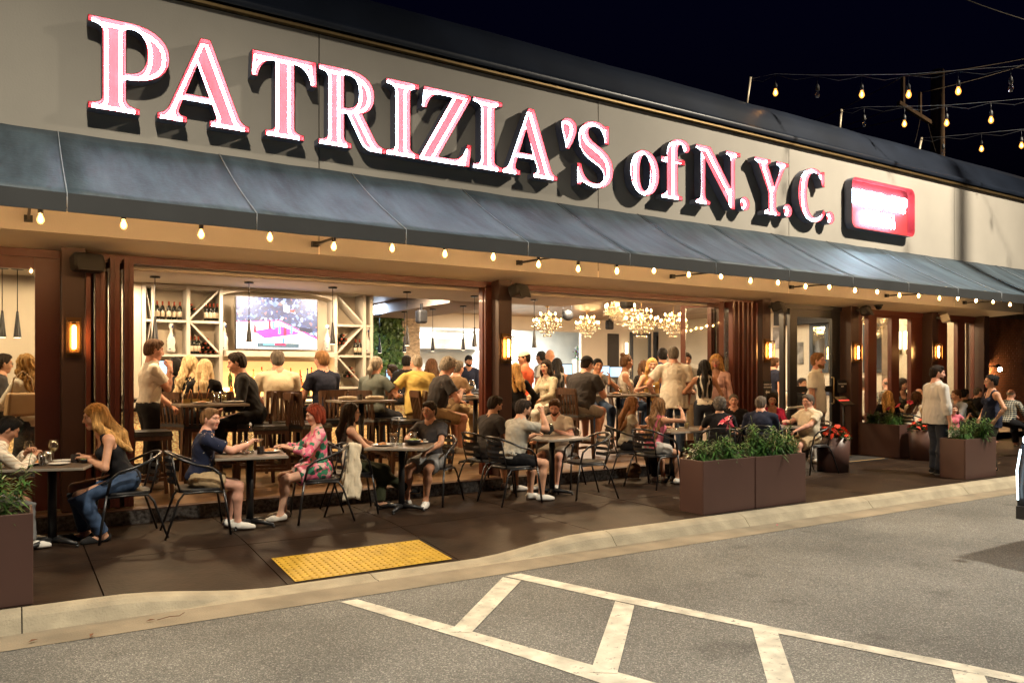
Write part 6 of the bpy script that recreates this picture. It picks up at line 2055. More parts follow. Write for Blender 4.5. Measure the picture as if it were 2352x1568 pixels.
def stripes(name, c1, c2, sc_=60, check=False):
    if name in MATS: return MATS[name]
    m = mat(name, c1, 0.85, var=0, spec=0.25)
    N, L, b = nodes_of(m)
    tc = N.new('ShaderNodeTexCoord')
    w = N.new('ShaderNodeTexWave'); w.inputs['Scale'].default_value = sc_; w.inputs['Distortion'].default_value = 0.4
    w.bands_direction = 'X' if not check else 'Z'
    L.new(tc.outputs['Object'], w.inputs['Vector'])
    rp = N.new('ShaderNodeValToRGB'); rp.color_ramp.interpolation = 'CONSTANT'
    rp.color_ramp.elements[0].color = c1 + (1,); rp.color_ramp.elements[1].color = c2 + (1,); rp.color_ramp.elements[1].position = 0.6
    L.new(w.outputs['Fac'], rp.inputs[0])
    out = rp.outputs[0]
    if check:
        w2 = N.new('ShaderNodeTexWave'); w2.inputs['Scale'].default_value = sc_; w2.bands_direction = 'X'
        L.new(tc.outputs['Object'], w2.inputs['Vector'])
        r2 = N.new('ShaderNodeValToRGB'); r2.color_ramp.interpolation = 'CONSTANT'
        r2.color_ramp.elements[0].color = (0, 0, 0, 1); r2.color_ramp.elements[1].color = c2 + (1,); r2.color_ramp.elements[1].position = 0.7
        L.new(w2.outputs['Fac'], r2.inputs[0])
        mx = N.new('ShaderNodeMix'); mx.data_type = 'RGBA'; mx.blend_type = 'ADD'; mx.inputs['Factor'].default_value = 0.7
        L.new(out, mx.inputs['A']); L.new(r2.outputs[0], mx.inputs['B']); out = mx.outputs['Result']
    L.new(out, b.inputs['Base Color'])
    return m
WHT = cotton('white', (0.74, 0.70, 0.62)); CRM = cotton('cream', (0.68, 0.59, 0.44)); BLK = cotton('black', (0.012, 0.012, 0.014)); NVY = cotton('navy', (0.016, 0.020, 0.040))
CHA = cotton('charcoal', (0.045, 0.042, 0.045)); TAU = cotton('taupe', (0.36, 0.34, 0.29)); KHA = cotton('khaki', (0.42, 0.31, 0.18)); GRY = cotton('grey', (0.19, 0.19, 0.19)); LGR = cotton('light_grey', (0.40, 0.38, 0.35))
JEA = mat('denim', (0.030, 0.060, 0.125), 0.85, var=0.35, scale=6, bump=0.15, bscale=200); DJE = mat('dark_denim', (0.014, 0.020, 0.036), 0.85, var=0.3, scale=6)
OLV = cotton('olive', (0.035, 0.040, 0.020)); BEI = cotton('beige', (0.36, 0.25, 0.16)); PNK = cotton('pink', (0.62, 0.16, 0.22)); HOT = cotton('hot_pink', (0.60, 0.04, 0.14)); COR = cotton('coral', (0.72, 0.13, 0.06))
YEL = cotton('yellow', (0.62, 0.46, 0.14)); TEA = cotton('grey_teal', (0.115, 0.135, 0.13)); BLS = cotton('blush', (0.72, 0.46, 0.42)); SKY_ = cotton('pale_blue', (0.78, 0.78, 0.72)); BRT = cotton('brown', (0.20, 0.13, 0.075))
SNK = cotton('sneaker_white', (0.62, 0.60, 0.55)); BSH = cotton('shoe_black', (0.015, 0.015, 0.016)); TSH = cotton('shoe_tan', (0.42, 0.28, 0.15))
FLO = pattern('cloth_pink_floral', (0.66, 0.16, 0.26), [(0.66, 0.10, 0.20), (0.70, 0.33, 0.36), (0.05, 0.22, 0.12), (0.72, 0.24, 0.30), (0.68, 0.46, 0.42), (0.03, 0.16, 0.10)], 19, 0.62)
NSP = pattern('cloth_navy_specks', (0.014, 0.020, 0.050), [(0.45, 0.42, 0.38), (0.3, 0.2, 0.14), (0.014, 0.02, 0.05), (0.014, 0.02, 0.05)], 26, 0.20)
CAMO = pattern('cloth_camo', (0.030, 0.034, 0.018), [(0.06, 0.055, 0.03), (0.015, 0.018, 0.012), (0.10, 0.08, 0.05)], 12, 0.55)
BLO = pattern('cloth_botanical', (0.48, 0.43, 0.32), [(0.10, 0.12, 0.08), (0.40, 0.34, 0.24), (0.55, 0.5, 0.4)], 14, 0.28)
KNI = stripes('cloth_knit_check', (0.52, 0.47, 0.38), (0.40, 0.33, 0.25), 9, True)
STR = stripes('cloth_striped', (0.66, 0.63, 0.58), (0.42, 0.41, 0.40), 62)
PLD = stripes('cloth_plaid', (0.03, 0.045, 0.06), (0.28, 0.27, 0.22), 7, True)
SNEAK = (SNK, 'sneaker'); SHOE = (BSH, 'shoe', mat('rubber_sole_black', (0.02, 0.02, 0.02), 0.6))
tee = lambda m, **k: dict(dict(m=m, sleeve=0.62, name='t_shirt'), **k)
polo = lambda m, **k: dict(dict(m=m, sleeve=0.62, collar=True, name='polo_shirt'), **k)
tank = lambda m, **k: dict(dict(m=m, sleeve=0, neck='scoop', loose=0.004, name='tank_top'), **k)
shirt = lambda m, **k: dict(dict(m=m, sleeve=1.9, collar=True, name='shirt', hem=0.14), **k)
jeans, djeans, shorts = dict(m=JEA, len=2, name='jeans'), dict(m=DJE, len=2, name='jeans'), lambda m, l=0.8: dict(m=m, len=l, loose=0.02, name='shorts')
trou = lambda m: dict(m=m, len=2, name='trousers')
def seated(kind, label, u, v, Y, yaw, chair_label=None, **k):
    z0 = 0.0 if kind == 'low' else 0.152
    r, J = person(label, u, v, Y, yaw, 'sit', z0=z0, seat=0.465 if kind == 'low' else 0.775, **k)
    if chair_label:
        (chair if kind == 'low' else high)(r.location.x, r.location.y, yaw, chair_label)
    return r, J
F_ = dict(fine=True)
# ---- pavement tables, from the left
seated('low', 'man in a cream checked knit jacket eating at the left edge', 19, 985, 8.42, 82, None, skin='tan', hair=('short', 'black'), top=dict(m=KNI, sleeve=1.95, name='jacket'), bottom=trou(GRY), shoes=SNEAK, lean=26, hpitch=32, lh=(-0.02, 0.40, 0.86), rh=(0.06, 0.44, 0.84), curl=0.8, **F_)
seated('low', 'blonde woman in a black tank top and jeans leaning on the left table', 218, 958, 8.45, -92, 'black metal armchair under the blonde woman in jeans', sex='f', skin='mid', hair=('long', 'honey', 0.27), top=tank(BLK), bottom=jeans, shoes=(BSH, 'sandal', mat('rubber_sole_black', (0.02,) * 3, 0.6)), lean=24, hpitch=10, lh=(-0.10, 0.36, 0.80, (0.8, 0.5, 0)), rh=(0.16, 0.40, 0.80, (-0.9, 0.3, 0)), lf=(-0.12, 0.22, 0.08), rf=(0.10, 0.34, 0.08), **F_)
seated('low', 'man in a speckled navy shirt and khaki shorts turning to the camera', 484, 967, 8.32, 94, 'black metal armchair under the man in the navy shirt', skin='pink', hair=('crop', 'lightbrown'), top=dict(m=NSP, sleeve=0.75, collar=True, name='shirt', loose=0.02), bottom=shorts(KHA, 0.62), shoes=SNEAK, lean=10, hyaw=42, hpitch=4, rh=(0.12, 0.46, 0.87, (-0.2, 0.6, 0.5)), lh=(-0.12, 0.40, 0.78), lf=(-0.10, 0.30, 0.08), rf=(0.10, 0.36, 0.08), curl=0.9, **F_)
seated('low', 'red-haired woman in a pink floral dress at the second table', 722, 963, 8.36, -82, 'black metal armchair under the red-haired woman', sex='f', skin='fair', hair=('bob', 'red'), top=dict(m=FLO, sleeve=1.75, neck='vee', loose=0.022, name='dress_top', fold=0.014), bottom=dict(m=FLO, len=0.62, skirt=True, loose=0.02, name='dress_skirt'), shoes=(cotton('sandal_white', (0.5, 0.46, 0.4)), 'wedge', TSH), lean=3, hpitch=14, lh=(-0.12, 0.34, 0.80), rh=(0.14, 0.36, 0.80), lf=(-0.10, 0.42, 0.10), rf=(0.08, 0.36, 0.10), **F_)
seated('low', 'brunette in glasses with crossed legs and olive trousers', 808, 954, 8.62, 104, 'black metal armchair under the brunette with crossed legs', sex='f', skin='mid', hair=('long', 'dark', 0.30), glasses=True, top=tank(BEI), bottom=trou(OLV), shoes=(BSH, 'sandal', TSH), lean=-2, hyaw=8, hpitch=2, rh=(0.10, 0.34, 0.66), lh=(-0.10, 0.38, 0.68), rf=(-0.10, 0.66, 0.22), lf=(-0.06, 0.34, 0.09), cross=True, **F_)
seated('low', 'man in a dark t-shirt and grey shorts with a black wristwatch', 986, 954, 8.62, -126, 'black metal armchair under the man with a wristwatch', skin='tan', hair=('short', 'dark'), top=tee(CHA), bottom=shorts(GRY, 0.75), shoes=SNEAK, lean=6, hyaw=8, hpitch=6, rh=(0.10, 0.44, 0.82), lh=(-0.16, 0.40, 0.68), **F_)
seated('low', 'bearded man in a dark grey t-shirt left of the men at the bare table', 1138, 930, 8.98, 84, 'black metal armchair under the man in dark grey, left of the bare table', skin='mid', hair=('short', 'dark'), beard='dark', top=tee(CHA, loose=0.018), bottom=shorts(CHA), shoes=SNEAK, lean=14, hyaw=10, hpitch=18, wide=1.1, belly=0.02, **F_)
seated('low', 'bearded man in a pale t-shirt and black shorts with his hand at his mouth', 1203, 939, 8.18, 88, 'black metal armchair in front, under the man in the pale t-shirt', skin='mid', hair=('short', 'dark'), beard='dark', top=tee(TAU, loose=0.02, fold=0.014), bottom=shorts(BLK, 0.62), shoes=SNEAK, lean=17, hyaw=14, hpitch=14, wide=1.08, belly=0.015, rh=(0.10, 0.40, 1.08, (-0.3, 0.1, 0.9)), lh=(-0.10, 0.42, 0.80), elbow=0.5, rf=(0.16, 0.34, 0.08), lf=(-0.02, 0.30, 0.08), curl=1.0, **F_)
seated('low', 'man in a white t-shirt looking down at the bare table', 1274, 935, 8.86, -122, 'black metal armchair under the man in the white t-shirt', skin='pink', hair=('short', 'brown'), beard='brown', top=tee(cotton('tee_white', (0.74, 0.70, 0.66)), loose=0.018), bottom=shorts(LGR), shoes=SNEAK, lean=16, hyaw=-14, hpitch=24, wide=1.05, rh=(0.12, 0.36, 0.80), lh=(-0.12, 0.36, 0.80), **F_)
seated('low', 'strawberry blonde woman in a taupe top smiling in profile', 1453, 940, 8.80, 116, 'black metal armchair under the strawberry blonde woman', sex='f', skin='mid', hair=('long', 'auburn', 0.30), top=tee(TAU, sleeve=0.45, neck='scoop'), bottom=trou(BLK), shoes=SNEAK, lean=8, hpitch=6, lh=(-0.12, 0.40, 0.80), **F_)
seated('low', 'woman in a pink tank top with long streaked hair seen from behind', 1514, 938, 8.26, 78, 'black metal armchair under the woman in the pink tank top', sex='f', skin='mid', hair=('wavy', 'lightbrown', 0.44), top=tank(PNK), bottom=shorts(LGR, 0.5), shoes=SNEAK, lean=12, hyaw=8, hpitch=10, rh=(0.24, 0.34, 1.05, (-0.5, 0.1, 0.8)), lh=(-0.06, 0.40, 0.80), elbow=1.2, **F_)
seated('low', 'curly grey-haired woman in a black t-shirt seen from behind the flower box', 1653, 938, 7.95, 42, 'black metal armchair under the curly grey-haired woman', sex='f', skin='mid', hair=('curly', 'grey'), top=tee(BLK), bottom=trou(BLK), shoes=SHOE, lean=8, wide=1.15, lh=(-0.14, 0.40, 0.80), **F_)
seated('low', 'grey-cropped man in a black t-shirt facing the street', 1685, 935, 8.92, -136, 'black metal armchair under the grey-cropped man in black', skin='pink', hair=('buzz', 'grey'), top=tee(BLK), bottom=trou(BLK), shoes=SHOE, lean=4, wide=1.1, hyaw=0, hpitch=2, **F_)
seated('low', 'man in a navy shirt seen from behind beside the pink-clad woman', 1748, 932, 8.02, 55, 'black metal armchair under the man in the navy shirt seen from behind', skin='pink', hair=('short', 'grey'), top=dict(m=NVY, sleeve=1.6, name='shirt'), bottom=trou(BLK), shoes=SHOE, lean=12, hyaw=14, wide=1.15, belly=0.02, **F_)
seated('low', 'smiling woman in a hot pink top and glasses', 1774, 929, 8.98, -126, 'black metal armchair under the woman in hot pink', sex='f', skin='mid', hair=('bob', 'dark'), glasses=True, top=dict(m=HOT, sleeve=1.6, neck='scoop', name='blouse'), bottom=trou(BLK), shoes=SHOE, lean=10, hyaw=-6, hpitch=10, hroll=-8, **F_)
seated('low', 'elderly man in a white polo, glasses and gold watch facing left', 1856, 934, 8.02, -80, 'black metal armchair under the elderly man in the white polo', skin='pink', hair=('short', 'grey'), glasses=True, beard=None, top=polo(CRM, loose=0.022, belly=1), bottom=shorts(KHA, 0.8), shoes=SHOE, lean=2, hpitch=6, hyaw=-4, belly=0.04, wide=1.1, lh=(-0.16, 0.40, 0.70), rh=(0.12, 0.38, 0.82), **F_)
# ---- standing on the pavement
person('young man in a pale short-sleeved shirt standing by the entrance door', 1880, 829, 8.75, 160, 'stand', skin='pink', hair=('short', 'lightbrown'), beard='lightbrown', top=dict(m=SKY_, sleeve=0.72, collar=True, loose=0.03, hem=0.14, name='shirt', fold=0.014), bottom=trou(LGR), shoes=SNEAK, lean=2, hyaw=4, hpitch=2, **F_)
person('man in a striped shirt and dark jeans standing at the kerb box', 2154, 857, 6.78, 118, 'stand', skin='pink', hair=('crop', 'dark'), beard='brown', top=shirt(STR, sleeve=1.55, loose=0.03, fold=0.014), bottom=djeans, shoes=(BSH, 'sneaker'), lean=0, hyaw=22, wide=1.1, belly=0.02, **F_)
person('woman in a navy tank top with her hair in a bun standing at the right', 2275, 877, 6.55, -52, 'stand', sex='f', skin='mid', hair=('bun', 'black'), top=tank(NVY, hem=0.16, loose=0.01), bottom=trou(CAMO), shoes=(BSH, 'sandal', TSH), lean=-1, hyaw=4, wide=1.02, **F_)
person('small girl in a white and pink dress behind the striped shirt man', 2191, 941, 7.55, 222, 'stand', sex='f', skin='fair', child=True, hair=('long', 'brown', 0.22), top=dict(m=PNK, sleeve=0.5, name='dress_top', hem=0.1), bottom=dict(m=WHT, len=0.7, skirt=True, name='skirt'), shoes=SNEAK, rh=(0.10, 0.20, 0.72, (0, 0.4, 0.8)), **F_)
# ---- patio beyond the planters
seated('low', 'blonde woman in a black jacket behind the long planter', 2039, 914, 9.0, 52, 'black metal armchair behind the long planter', sex='f', skin='mid', hair=('long', 'blond', 0.22), top=dict(m=BLK, sleeve=1.9, name='jacket'), bottom=trou(BLK), lean=8)
seated('low', 'brown-haired woman in a white blouse behind the round flower pot', 2106, 921, 8.55, 90, 'black metal armchair behind the round flower pot', sex='f', skin='mid', hair=('wavy', 'brown', 0.26), top=dict(m=CRM, sleeve=1.8, loose=0.03, name='blouse'), bottom=trou(BLK), lean=14)
seated('low', 'bald man behind the woman in the white blouse', 2112, 905, 9.15, 200, None, skin='pink', hair=('fringe', 'grey'), top=tee(TAU), bottom=trou(BLK))
seated('low', 'man in a grey sweater behind the small girl', 2196, 927, 8.6, -60, None, skin='mid', hair=('short', 'brown'), top=dict(m=GRY, sleeve=1.9, name='sweater'), bottom=trou(BLK), wide=1.1)
seated('low', 'man in a black cap and camouflage jacket at the right patio', 2216, 912, 8.9, 108, None, skin='tan', hair=('short', 'black'), cap=(BLK, 'none'), top=dict(m=CAMO, sleeve=1.9, name='jacket', loose=0.03), bottom=trou(BLK), wide=1.15)
seated('low', 'man in a black t-shirt left of the navy tank top woman', 2247, 901, 9.25, 100, None, skin='pink', hair=('buzz', 'grey'), top=tee(BLK), bottom=trou(BLK), hyaw=20)
seated('low', 'white-haired man in a plaid shirt at the right edge', 2323, 914, 8.4, 100, None, skin='pink', hair=('fringe', 'silver'), top=dict(m=PLD, sleeve=1.9, name='shirt'), bottom=trou(BLK), wide=1.1)
# ---- first opening, at the bar
person('man in a white polo holding a fist to his mouth beside the folded doors', 355, 804, 10.7, 84, 'stand', z0=0.152, skin='pink', hair=('short', 'brown'), top=polo(WHT, hem=-0.04, loose=0.024, fold=0.014), bottom=trou(BLK), shoes=SNEAK, lean=4, hpitch=12, hyaw=4, rh=(0.06, 0.24, 1.50, (-0.4, 0.0, 0.9)), lh=(-0.10, 0.30, 1.02), elbow=0.4, curl=1.0, fine=True)
seated('high', 'dark-haired person at the bar behind the white polo man', 402, 842, 11.9, 5, None, skin='tan', hair=('bob', 'black'), sex='f', top=tee(BLK), bottom=djeans)
seated('high', 'woman with long wavy platinum hair at the bar', 438, 839, 11.55, 55, 'wooden bar chair under the platinum-haired woman', sex='f', skin='fair', hair=('wavy', 'platinum', 0.38), top=dict(m=BLK, sleeve=1.9, name='blouse'), bottom=djeans, lean=10)
seated('high', 'woman with straight blonde hair in a black open-backed top', 470, 846, 11.1, 15, 'wooden bar chair under the straight-haired blonde woman', sex='f', skin='fair', hair=('straight', 'platinum', 0.46), top=dict(m=BLK, sleeve=1.9, neck='scoop', name='blouse'), bottom=dict(m=BLK, len=0.7, skirt=True, name='skirt'), lean=8, hyaw=-20)
seated('high', 'man in a black jacket leaning toward the blonde women', 543, 833, 10.7, -74, 'wooden bar chair under the man in the black jacket', skin='pink', hair=('short', 'dark'), top=dict(m=BLK, sleeve=1.95, loose=0.03, name='jacket'), bottom=trou(BLK), shoes=SHOE, lean=18, hpitch=14, wide=1.1, fine=True)
seated('high', 'man in a white shirt seen from behind under the television', 637, 824, 11.65, 6, 'wooden bar chair under the white-shirted man below the television', skin='pink', hair=('short', 'grey'), top=polo(CRM, loose=0.02), bottom=trou(BLK), wide=1.15, lean=4)
seated('high', 'man in a navy t-shirt at the bar right of the television', 738, 826, 11.6, -22, 'wooden bar chair under the navy t-shirt man at the bar', skin='pink', hair=('short', 'lightbrown'), top=polo(NVY), bottom=trou(BLK), lean=4, wide=1.1)
seated('high', 'woman with a grey ponytail in a grey-teal t-shirt', 865, 839, 11.15, 60, 'wooden bar chair under the ponytailed woman', sex='f', skin='pink', hair=('pony', 'silver'), top=tee(TEA, loose=0.03), bottom=djeans, wide=1.2, belly=0.02, lean=10, rh=(0.26, 0.36, 1.10))
person('bartender with dark curly hair facing a small screen', 899, 841, 14.6, -70, 'stand', z0=0.152, sex='f', skin='tan', hair=('curly', 'dark'), top=tee(BLK), bottom=trou(BLK), stature=1.62)
person('bartender in a dark jacket seen from behind', 934, 832, 13.5, 30, 'stand', z0=0.152, skin='brown', hair=('short', 'black'), top=dict(m=BLK, sleeve=1.9, name='jacket'), bottom=trou(BLK))
person('white-haired man in a yellow polo reaching to the left', 956, 834, 10.9, 8, 'stand', z0=0.152, skin='pink', hair=('buzz', 'silver'), top=polo(YEL, loose=0.03, hem=0.14), bottom=trou(KHA), shoes=SHOE, lean=14, hyaw=-14, hpitch=12, lh=(-0.36, 0.34, 1.06), belly=0.03, wide=1.08)
seated('high', 'brown-haired woman at the bar between the yellow polo and the grey curls', 991, 841, 12.0, 10, None, sex='f', skin='mid', hair=('long', 'brown', 0.2), top=tee(BRT), bottom=djeans)
seated('high', 'grey curly-haired man in glasses and a dark t-shirt eating at the high table', 1030, 842, 10.35, 96, 'wooden bar chair under the grey curly-haired man in the dark t-shirt', skin='pink', hair=('curly', 'silver'), glasses=True, top=tee(CHA, loose=0.03, fold=0.015), bottom=shorts(KHA, 0.85), shoes=SNEAK, lean=22, hpitch=30, rh=(0.12, 0.42, 1.16), lh=(-0.10, 0.42, 1.14), belly=0.02, wide=1.08, fine=True)
seated('high', 'man in a brown t-shirt behind the grey curly-haired man', 1052, 846, 11.4, 70, None, skin='pink', hair=('short', 'grey'), top=tee(BRT), bottom=trou(KHA), lean=14)
person('cook in a black cap and jacket in front of the kitchen', 1077, 829, 16.4, 195, 'stand', z0=0.152, skin='tan', hair=('short', 'black'), cap=(BLK, 'none'), beard='black', top=dict(m=NVY, sleeve=1.9, name='jacket'), bottom=trou(BLK))
# ---- second opening
person('person in a black jacket half hidden by the middle column', 1184, 836, 10.7, 10, 'stand', z0=0.152, sex='f', skin='mid', hair=('long', 'honey', 0.25), top=dict(m=BLK, sleeve=1.95, loose=0.025, name='jacket'), bottom=trou(BLK), stature=1.62)
person('man in a cream cap and coral t-shirt looking left', 1203, 823, 11.5, -35, 'stand', z0=0.152, skin='tan', hair=('buzz', 'dark'), cap=(CRM, 'front'), top=tee(COR), bottom=trou(BLK), hyaw=-30, lean=0, wide=1.05)
seated('high', 'woman with long dark hair in a botanical blouse facing left', 1254, 843, 11.0, -96, 'wooden bar chair under the woman in the botanical blouse', sex='f', skin='fair', hair=('long', 'dark', 0.32), top=dict(m=BLO, sleeve=1.8, loose=0.04, name='blouse'), bottom=trou(WHT), lean=4, hyaw=-14)
person('bald man with headphones farther inside the second opening', 1242, 821, 13.8, -20, 'stand', z0=0.152, skin='brown', hair=('buzz', 'black'), top=tee(GRY), bottom=trou(BLK))
person('bald man beside the one with headphones, slightly nearer', 1263, 818, 13.2, 20, 'stand', z0=0.152, skin='tan', hair=('bald', 'dark'), top=tee(LGR), bottom=trou(BLK))
person('woman with long black hair behind the botanical blouse', 1279, 838, 12.1, 30, 'stand', z0=0.152, sex='f', skin='tan', hair=('long', 'black', 0.40), top=tank(LGR), bottom=trou(BLK))
seated('high', 'big man in a charcoal t-shirt and black visor on a bar chair', 1349, 833, 10.45, 76, 'wooden bar chair under the big man with the visor', skin='pink', hair=('buzz', 'dark'), cap=(BLK, 'back'), top=tee(CHA, loose=0.03, fold=0.014), bottom=shorts(LGR, 0.85), shoes=SNEAK, lean=24, hyaw=6, hpitch=16, wide=1.25, belly=0.05, rh=(0.10, 0.50, 1.18), lh=(-0.10, 0.48, 1.16), fine=True)
seated('high', 'person raising a phone behind the big man', 1373, 840, 11.25, -160, None, skin='tan', hair=('short', 'black'), top=tee(GRY), bottom=jeans, rh=(0.0, 0.28, 1.32, (0, 0, 1)), lh=(-0.16, 0.30, 1.30, (0, 0, 1)))
seated('high', 'woman in a white tank top with her hair up, facing right', 1440, 831, 11.2, 122, 'wooden bar chair under the woman in the white tank top', sex='f', skin='tan', hair=('topbun', 'brown'), top=tank(WHT), bottom=jeans, lean=4, hyaw=-16)
seated('high', 'smiling blonde woman at the high table facing the street', 1498, 838, 11.3, 214, 'wooden bar chair under the smiling blonde woman', sex='f', skin='fair', hair=('straight', 'blond', 0.30), top=tank(cotton('mustard', (0.5, 0.32, 0.10))), bottom=jeans, lean=8, rh=(0.14, 0.34, 1.18))
seated('high', 'woman with long brown hair left of the smiling blonde', 1477, 842, 12.0, 10, None, sex='f', skin='mid', hair=('long', 'brown', 0.36), top=tee(BLK), bottom=jeans)
person('man in a navy t-shirt behind the white-shirted standing man', 1521, 813, 12.3, 20, 'stand', z0=0.152, skin='tan', hair=('curly', 'black'), top=tee(cotton('royal_navy', (0.02, 0.035, 0.09))), bottom=trou(BLK))
person('grey-haired man in an untucked white shirt seen from behind', 1546, 814, 9.95, 36, 'stand', z0=0.152, skin='pink', hair=('short', 'grey'), top=dict(m=WHT, sleeve=0.72, collar=True, loose=0.04, hem=0.20, name='shirt', fold=0.016), bottom=jeans, shoes=SHOE, lean=6, wide=1.12, lh=(-0.34, 0.26, 1.12), fine=True)
person('dark-haired man in a pale shirt facing the standing group', 1577, 826, 10.9, 212, 'stand', z0=0.152, skin='pink', hair=('short', 'dark'), top=dict(m=LGR, sleeve=0.7, collar=True, loose=0.02, hem=0.14, name='shirt'), bottom=trou(KHA), hpitch=14, rh=(0.0, 0.30, 1.12))
person('black-haired woman in a white tank top seen from behind', 1618, 843, 9.42, 44, 'stand', z0=0.152, sex='f', skin='tan', hair=('straight', 'black', 0.40), top=tank(WHT, hem=0.02), bottom=djeans, shoes=SHOE, lh=(-0.22, 0.26, 1.10), fine=True)
person('smiling long-haired woman in a blush dress beside the door leaf', 1645, 831, 9.50, 236, 'stand', z0=0.152, sex='f', skin='tan', hair=('wavy', 'honey', 0.28), top=dict(m=BLS, sleeve=1.7, neck='vee', loose=0.014, hem=0.1, name='dress_top'), bottom=dict(m=BLS, len=0.95, skirt=True, name='dress_skirt'), shoes=SHOE, fine=True)
# ---- seen through the doors and glazing
seated('low', 'diner in a white t-shirt seen left of the entrance door', 1792, 880, 12.3, 70, None, skin='tan', hair=('short', 'dark'), top=tee(WHT), bottom=trou(BLK))
person('waiter in navy standing inside left of the entrance door', 1779, 834, 11.6, 100, 'stand', z0=0.152, skin='pink', hair=('short', 'brown'), top=tee(NVY), bottom=trou(BLK))
seated('low', 'diner in dark clothes seen through the entrance door glass', 1843, 876, 12.6, 190, None, skin='mid', hair=('short', 'dark'), top=tee(BLK), bottom=trou(BLK))
seated('low', 'diner in a white t-shirt behind the left glazed door', 1982, 874, 11.6, 60, None, skin='tan', hair=('short', 'grey'), top=tee(WHT), bottom=trou(BLK))
seated('low', 'bald diner in a plaid shirt behind the glazed doors', 2036, 869, 11.5, 20, None, skin='pink', hair=('fringe', 'grey'), top=dict(m=PLD, sleeve=0.8, name='shirt'), bottom=trou(BLK))
seated('low', 'dark-haired woman behind the right pane of the glazed doors', 2074, 877, 10.7, 190, None, sex='f', skin='mid', hair=('long', 'dark', 0.3), top=tank(BLK), bottom=trou(BLK), hpitch=20)
person('man in glasses and dark clothes seen through the corner window', 8, 834, 11.6, 80, 'stand', z0=0.152, skin='mid', hair=('short', 'dark'), glasses=True, top=dict(m=CHA, sleeve=1.9, name='jacket'), bottom=trou(BLK), stature=1.7)
person('blonde woman in a white blouse with a bag seen through the corner window', 58, 834, 10.75, -40, 'stand', z0=0.152, sex='f', skin='fair', hair=('wavy', 'blond', 0.22), top=dict(m=WHT, sleeve=1.9, loose=0.03, name='blouse'), bottom=djeans, stature=1.68, lh=(-0.16, 0.3, 1.05))
# ------------------------------------------------------------------ planters and plants
M_PLN = mat('planter_brown', (0.085, 0.043, 0.035), 0.42, var=0.10, scale=2.0)
M_SOIL = mat('potting_soil', (0.02, 0.013, 0.009), 0.95, var=0.4, scale=30)
M_LFA = mat('lily_leaf', (0.062, 0.155, 0.032), 0.38, var=0.35, scale=9)
M_LFB = mat('lily_leaf_dark', (0.022, 0.062, 0.018), 0.38, var=0.35, scale=9)
M_STM = mat('lily_stem', (0.12, 0.16, 0.04), 0.5, var=0.2)
def plant_mesh(seed, h=0.22, stems=11, spread=0.17, L=0.125):
    g = random.Random(seed); m = MB()
    for s in range(stems):
        a = g.uniform(0, 6.28); rr2 = spread * math.sqrt(g.random())
        bx, by = rr2 * math.cos(a), rr2 * math.sin(a) * 0.62
        hh = h * g.uniform(0.65, 1.15)
        tx, ty = bx * 1.5 + g.uniform(-.03, .03), by * 1.5 + g.uniform(-.03, .03)
        m.tube([(bx * .6, by * .6, 0), (bx, by, hh * .5), (tx, ty, hh)], [0.005, 0.004, 0.0025], 4, 2)
        n = 44
        for i in range(n):
            t = 0.1 + 0.9 * i / n
            px, py, pz = bx * .6 + (tx - bx * .6) * t, by * .6 + (ty - by * .6) * t, hh * t
            an = i * 2.4 + g.uniform(-.4, .4)
            up_ = 0.75 - 0.9 * (1 - t) + g.uniform(-.25, .25)
            ln = L * g.uniform(0.7, 1.15) * (0.75 + 0.4 * (1 - t))
            d = Vector((math.cos(an), math.sin(an), up_)).normalized()
            sd = Vector((-math.sin(an), math.cos(an), 0)) * 0.0105
            p0 = Vector((px, py, pz)); p1 = p0 + d * ln * .5; p2 = p0 + d * ln + Vector((0, 0, -ln * .45))
            m.add([p0 - sd * .4, p0 + sd * .4, p1 + sd, p1 - sd, p2], [(0, 1, 2, 3), (3, 2, 4)], 0 if g.random() < .6 else 1, True)
        if g.random() < 0.45:
            m.tube([(tx, ty, hh), (tx * 1.05, ty, hh + 0.06), (tx * 1.12, ty, hh + 0.10)], [0.003, 0.003, 0.0035], 4, 2)
    return m.mesh('foliage', [M_LFA, M_LFB, M_STM])
PLM = [plant_mesh(s) for s in (1, 2, 3)] + [plant_mesh(9, 0.30, 11, 0.2, 0.14)]
def planter_box(x0, x1, y0, y1, h, label, plants, z=0.0):
    cx, cy_ = (x0 + x1) / 2, (y0 + y1) / 2
    r = empty('planter_box', (cx, cy_, z), 0, label, 'planter', 'brown planters along the pavement')
    w, d, t = x1 - x0, y1 - y0, 0.018
    m = MB()
    m.box((0, -d / 2 + t / 2, h / 2), (w, t, h)).box((0, d / 2 - t / 2, h / 2), (w, t, h)).box((-w / 2 + t / 2, 0, h / 2), (t, d - 2 * t - .001, h)).box((w / 2 - t / 2, 0, h / 2), (t, d - 2 * t - .001, h))
    bevel(m.build('box', M_PLN, r), 0.005)
    MB().box((0, 0, h - 0.06), (w - 2 * t - .002, d - 2 * t - .002, 0.04)).build('soil', M_SOIL, r)
    return r, h - 0.04
M_LILY = mat('lily_petal', (0.62, 0.05, 0.10), 0.5, var=0.3, scale=14)
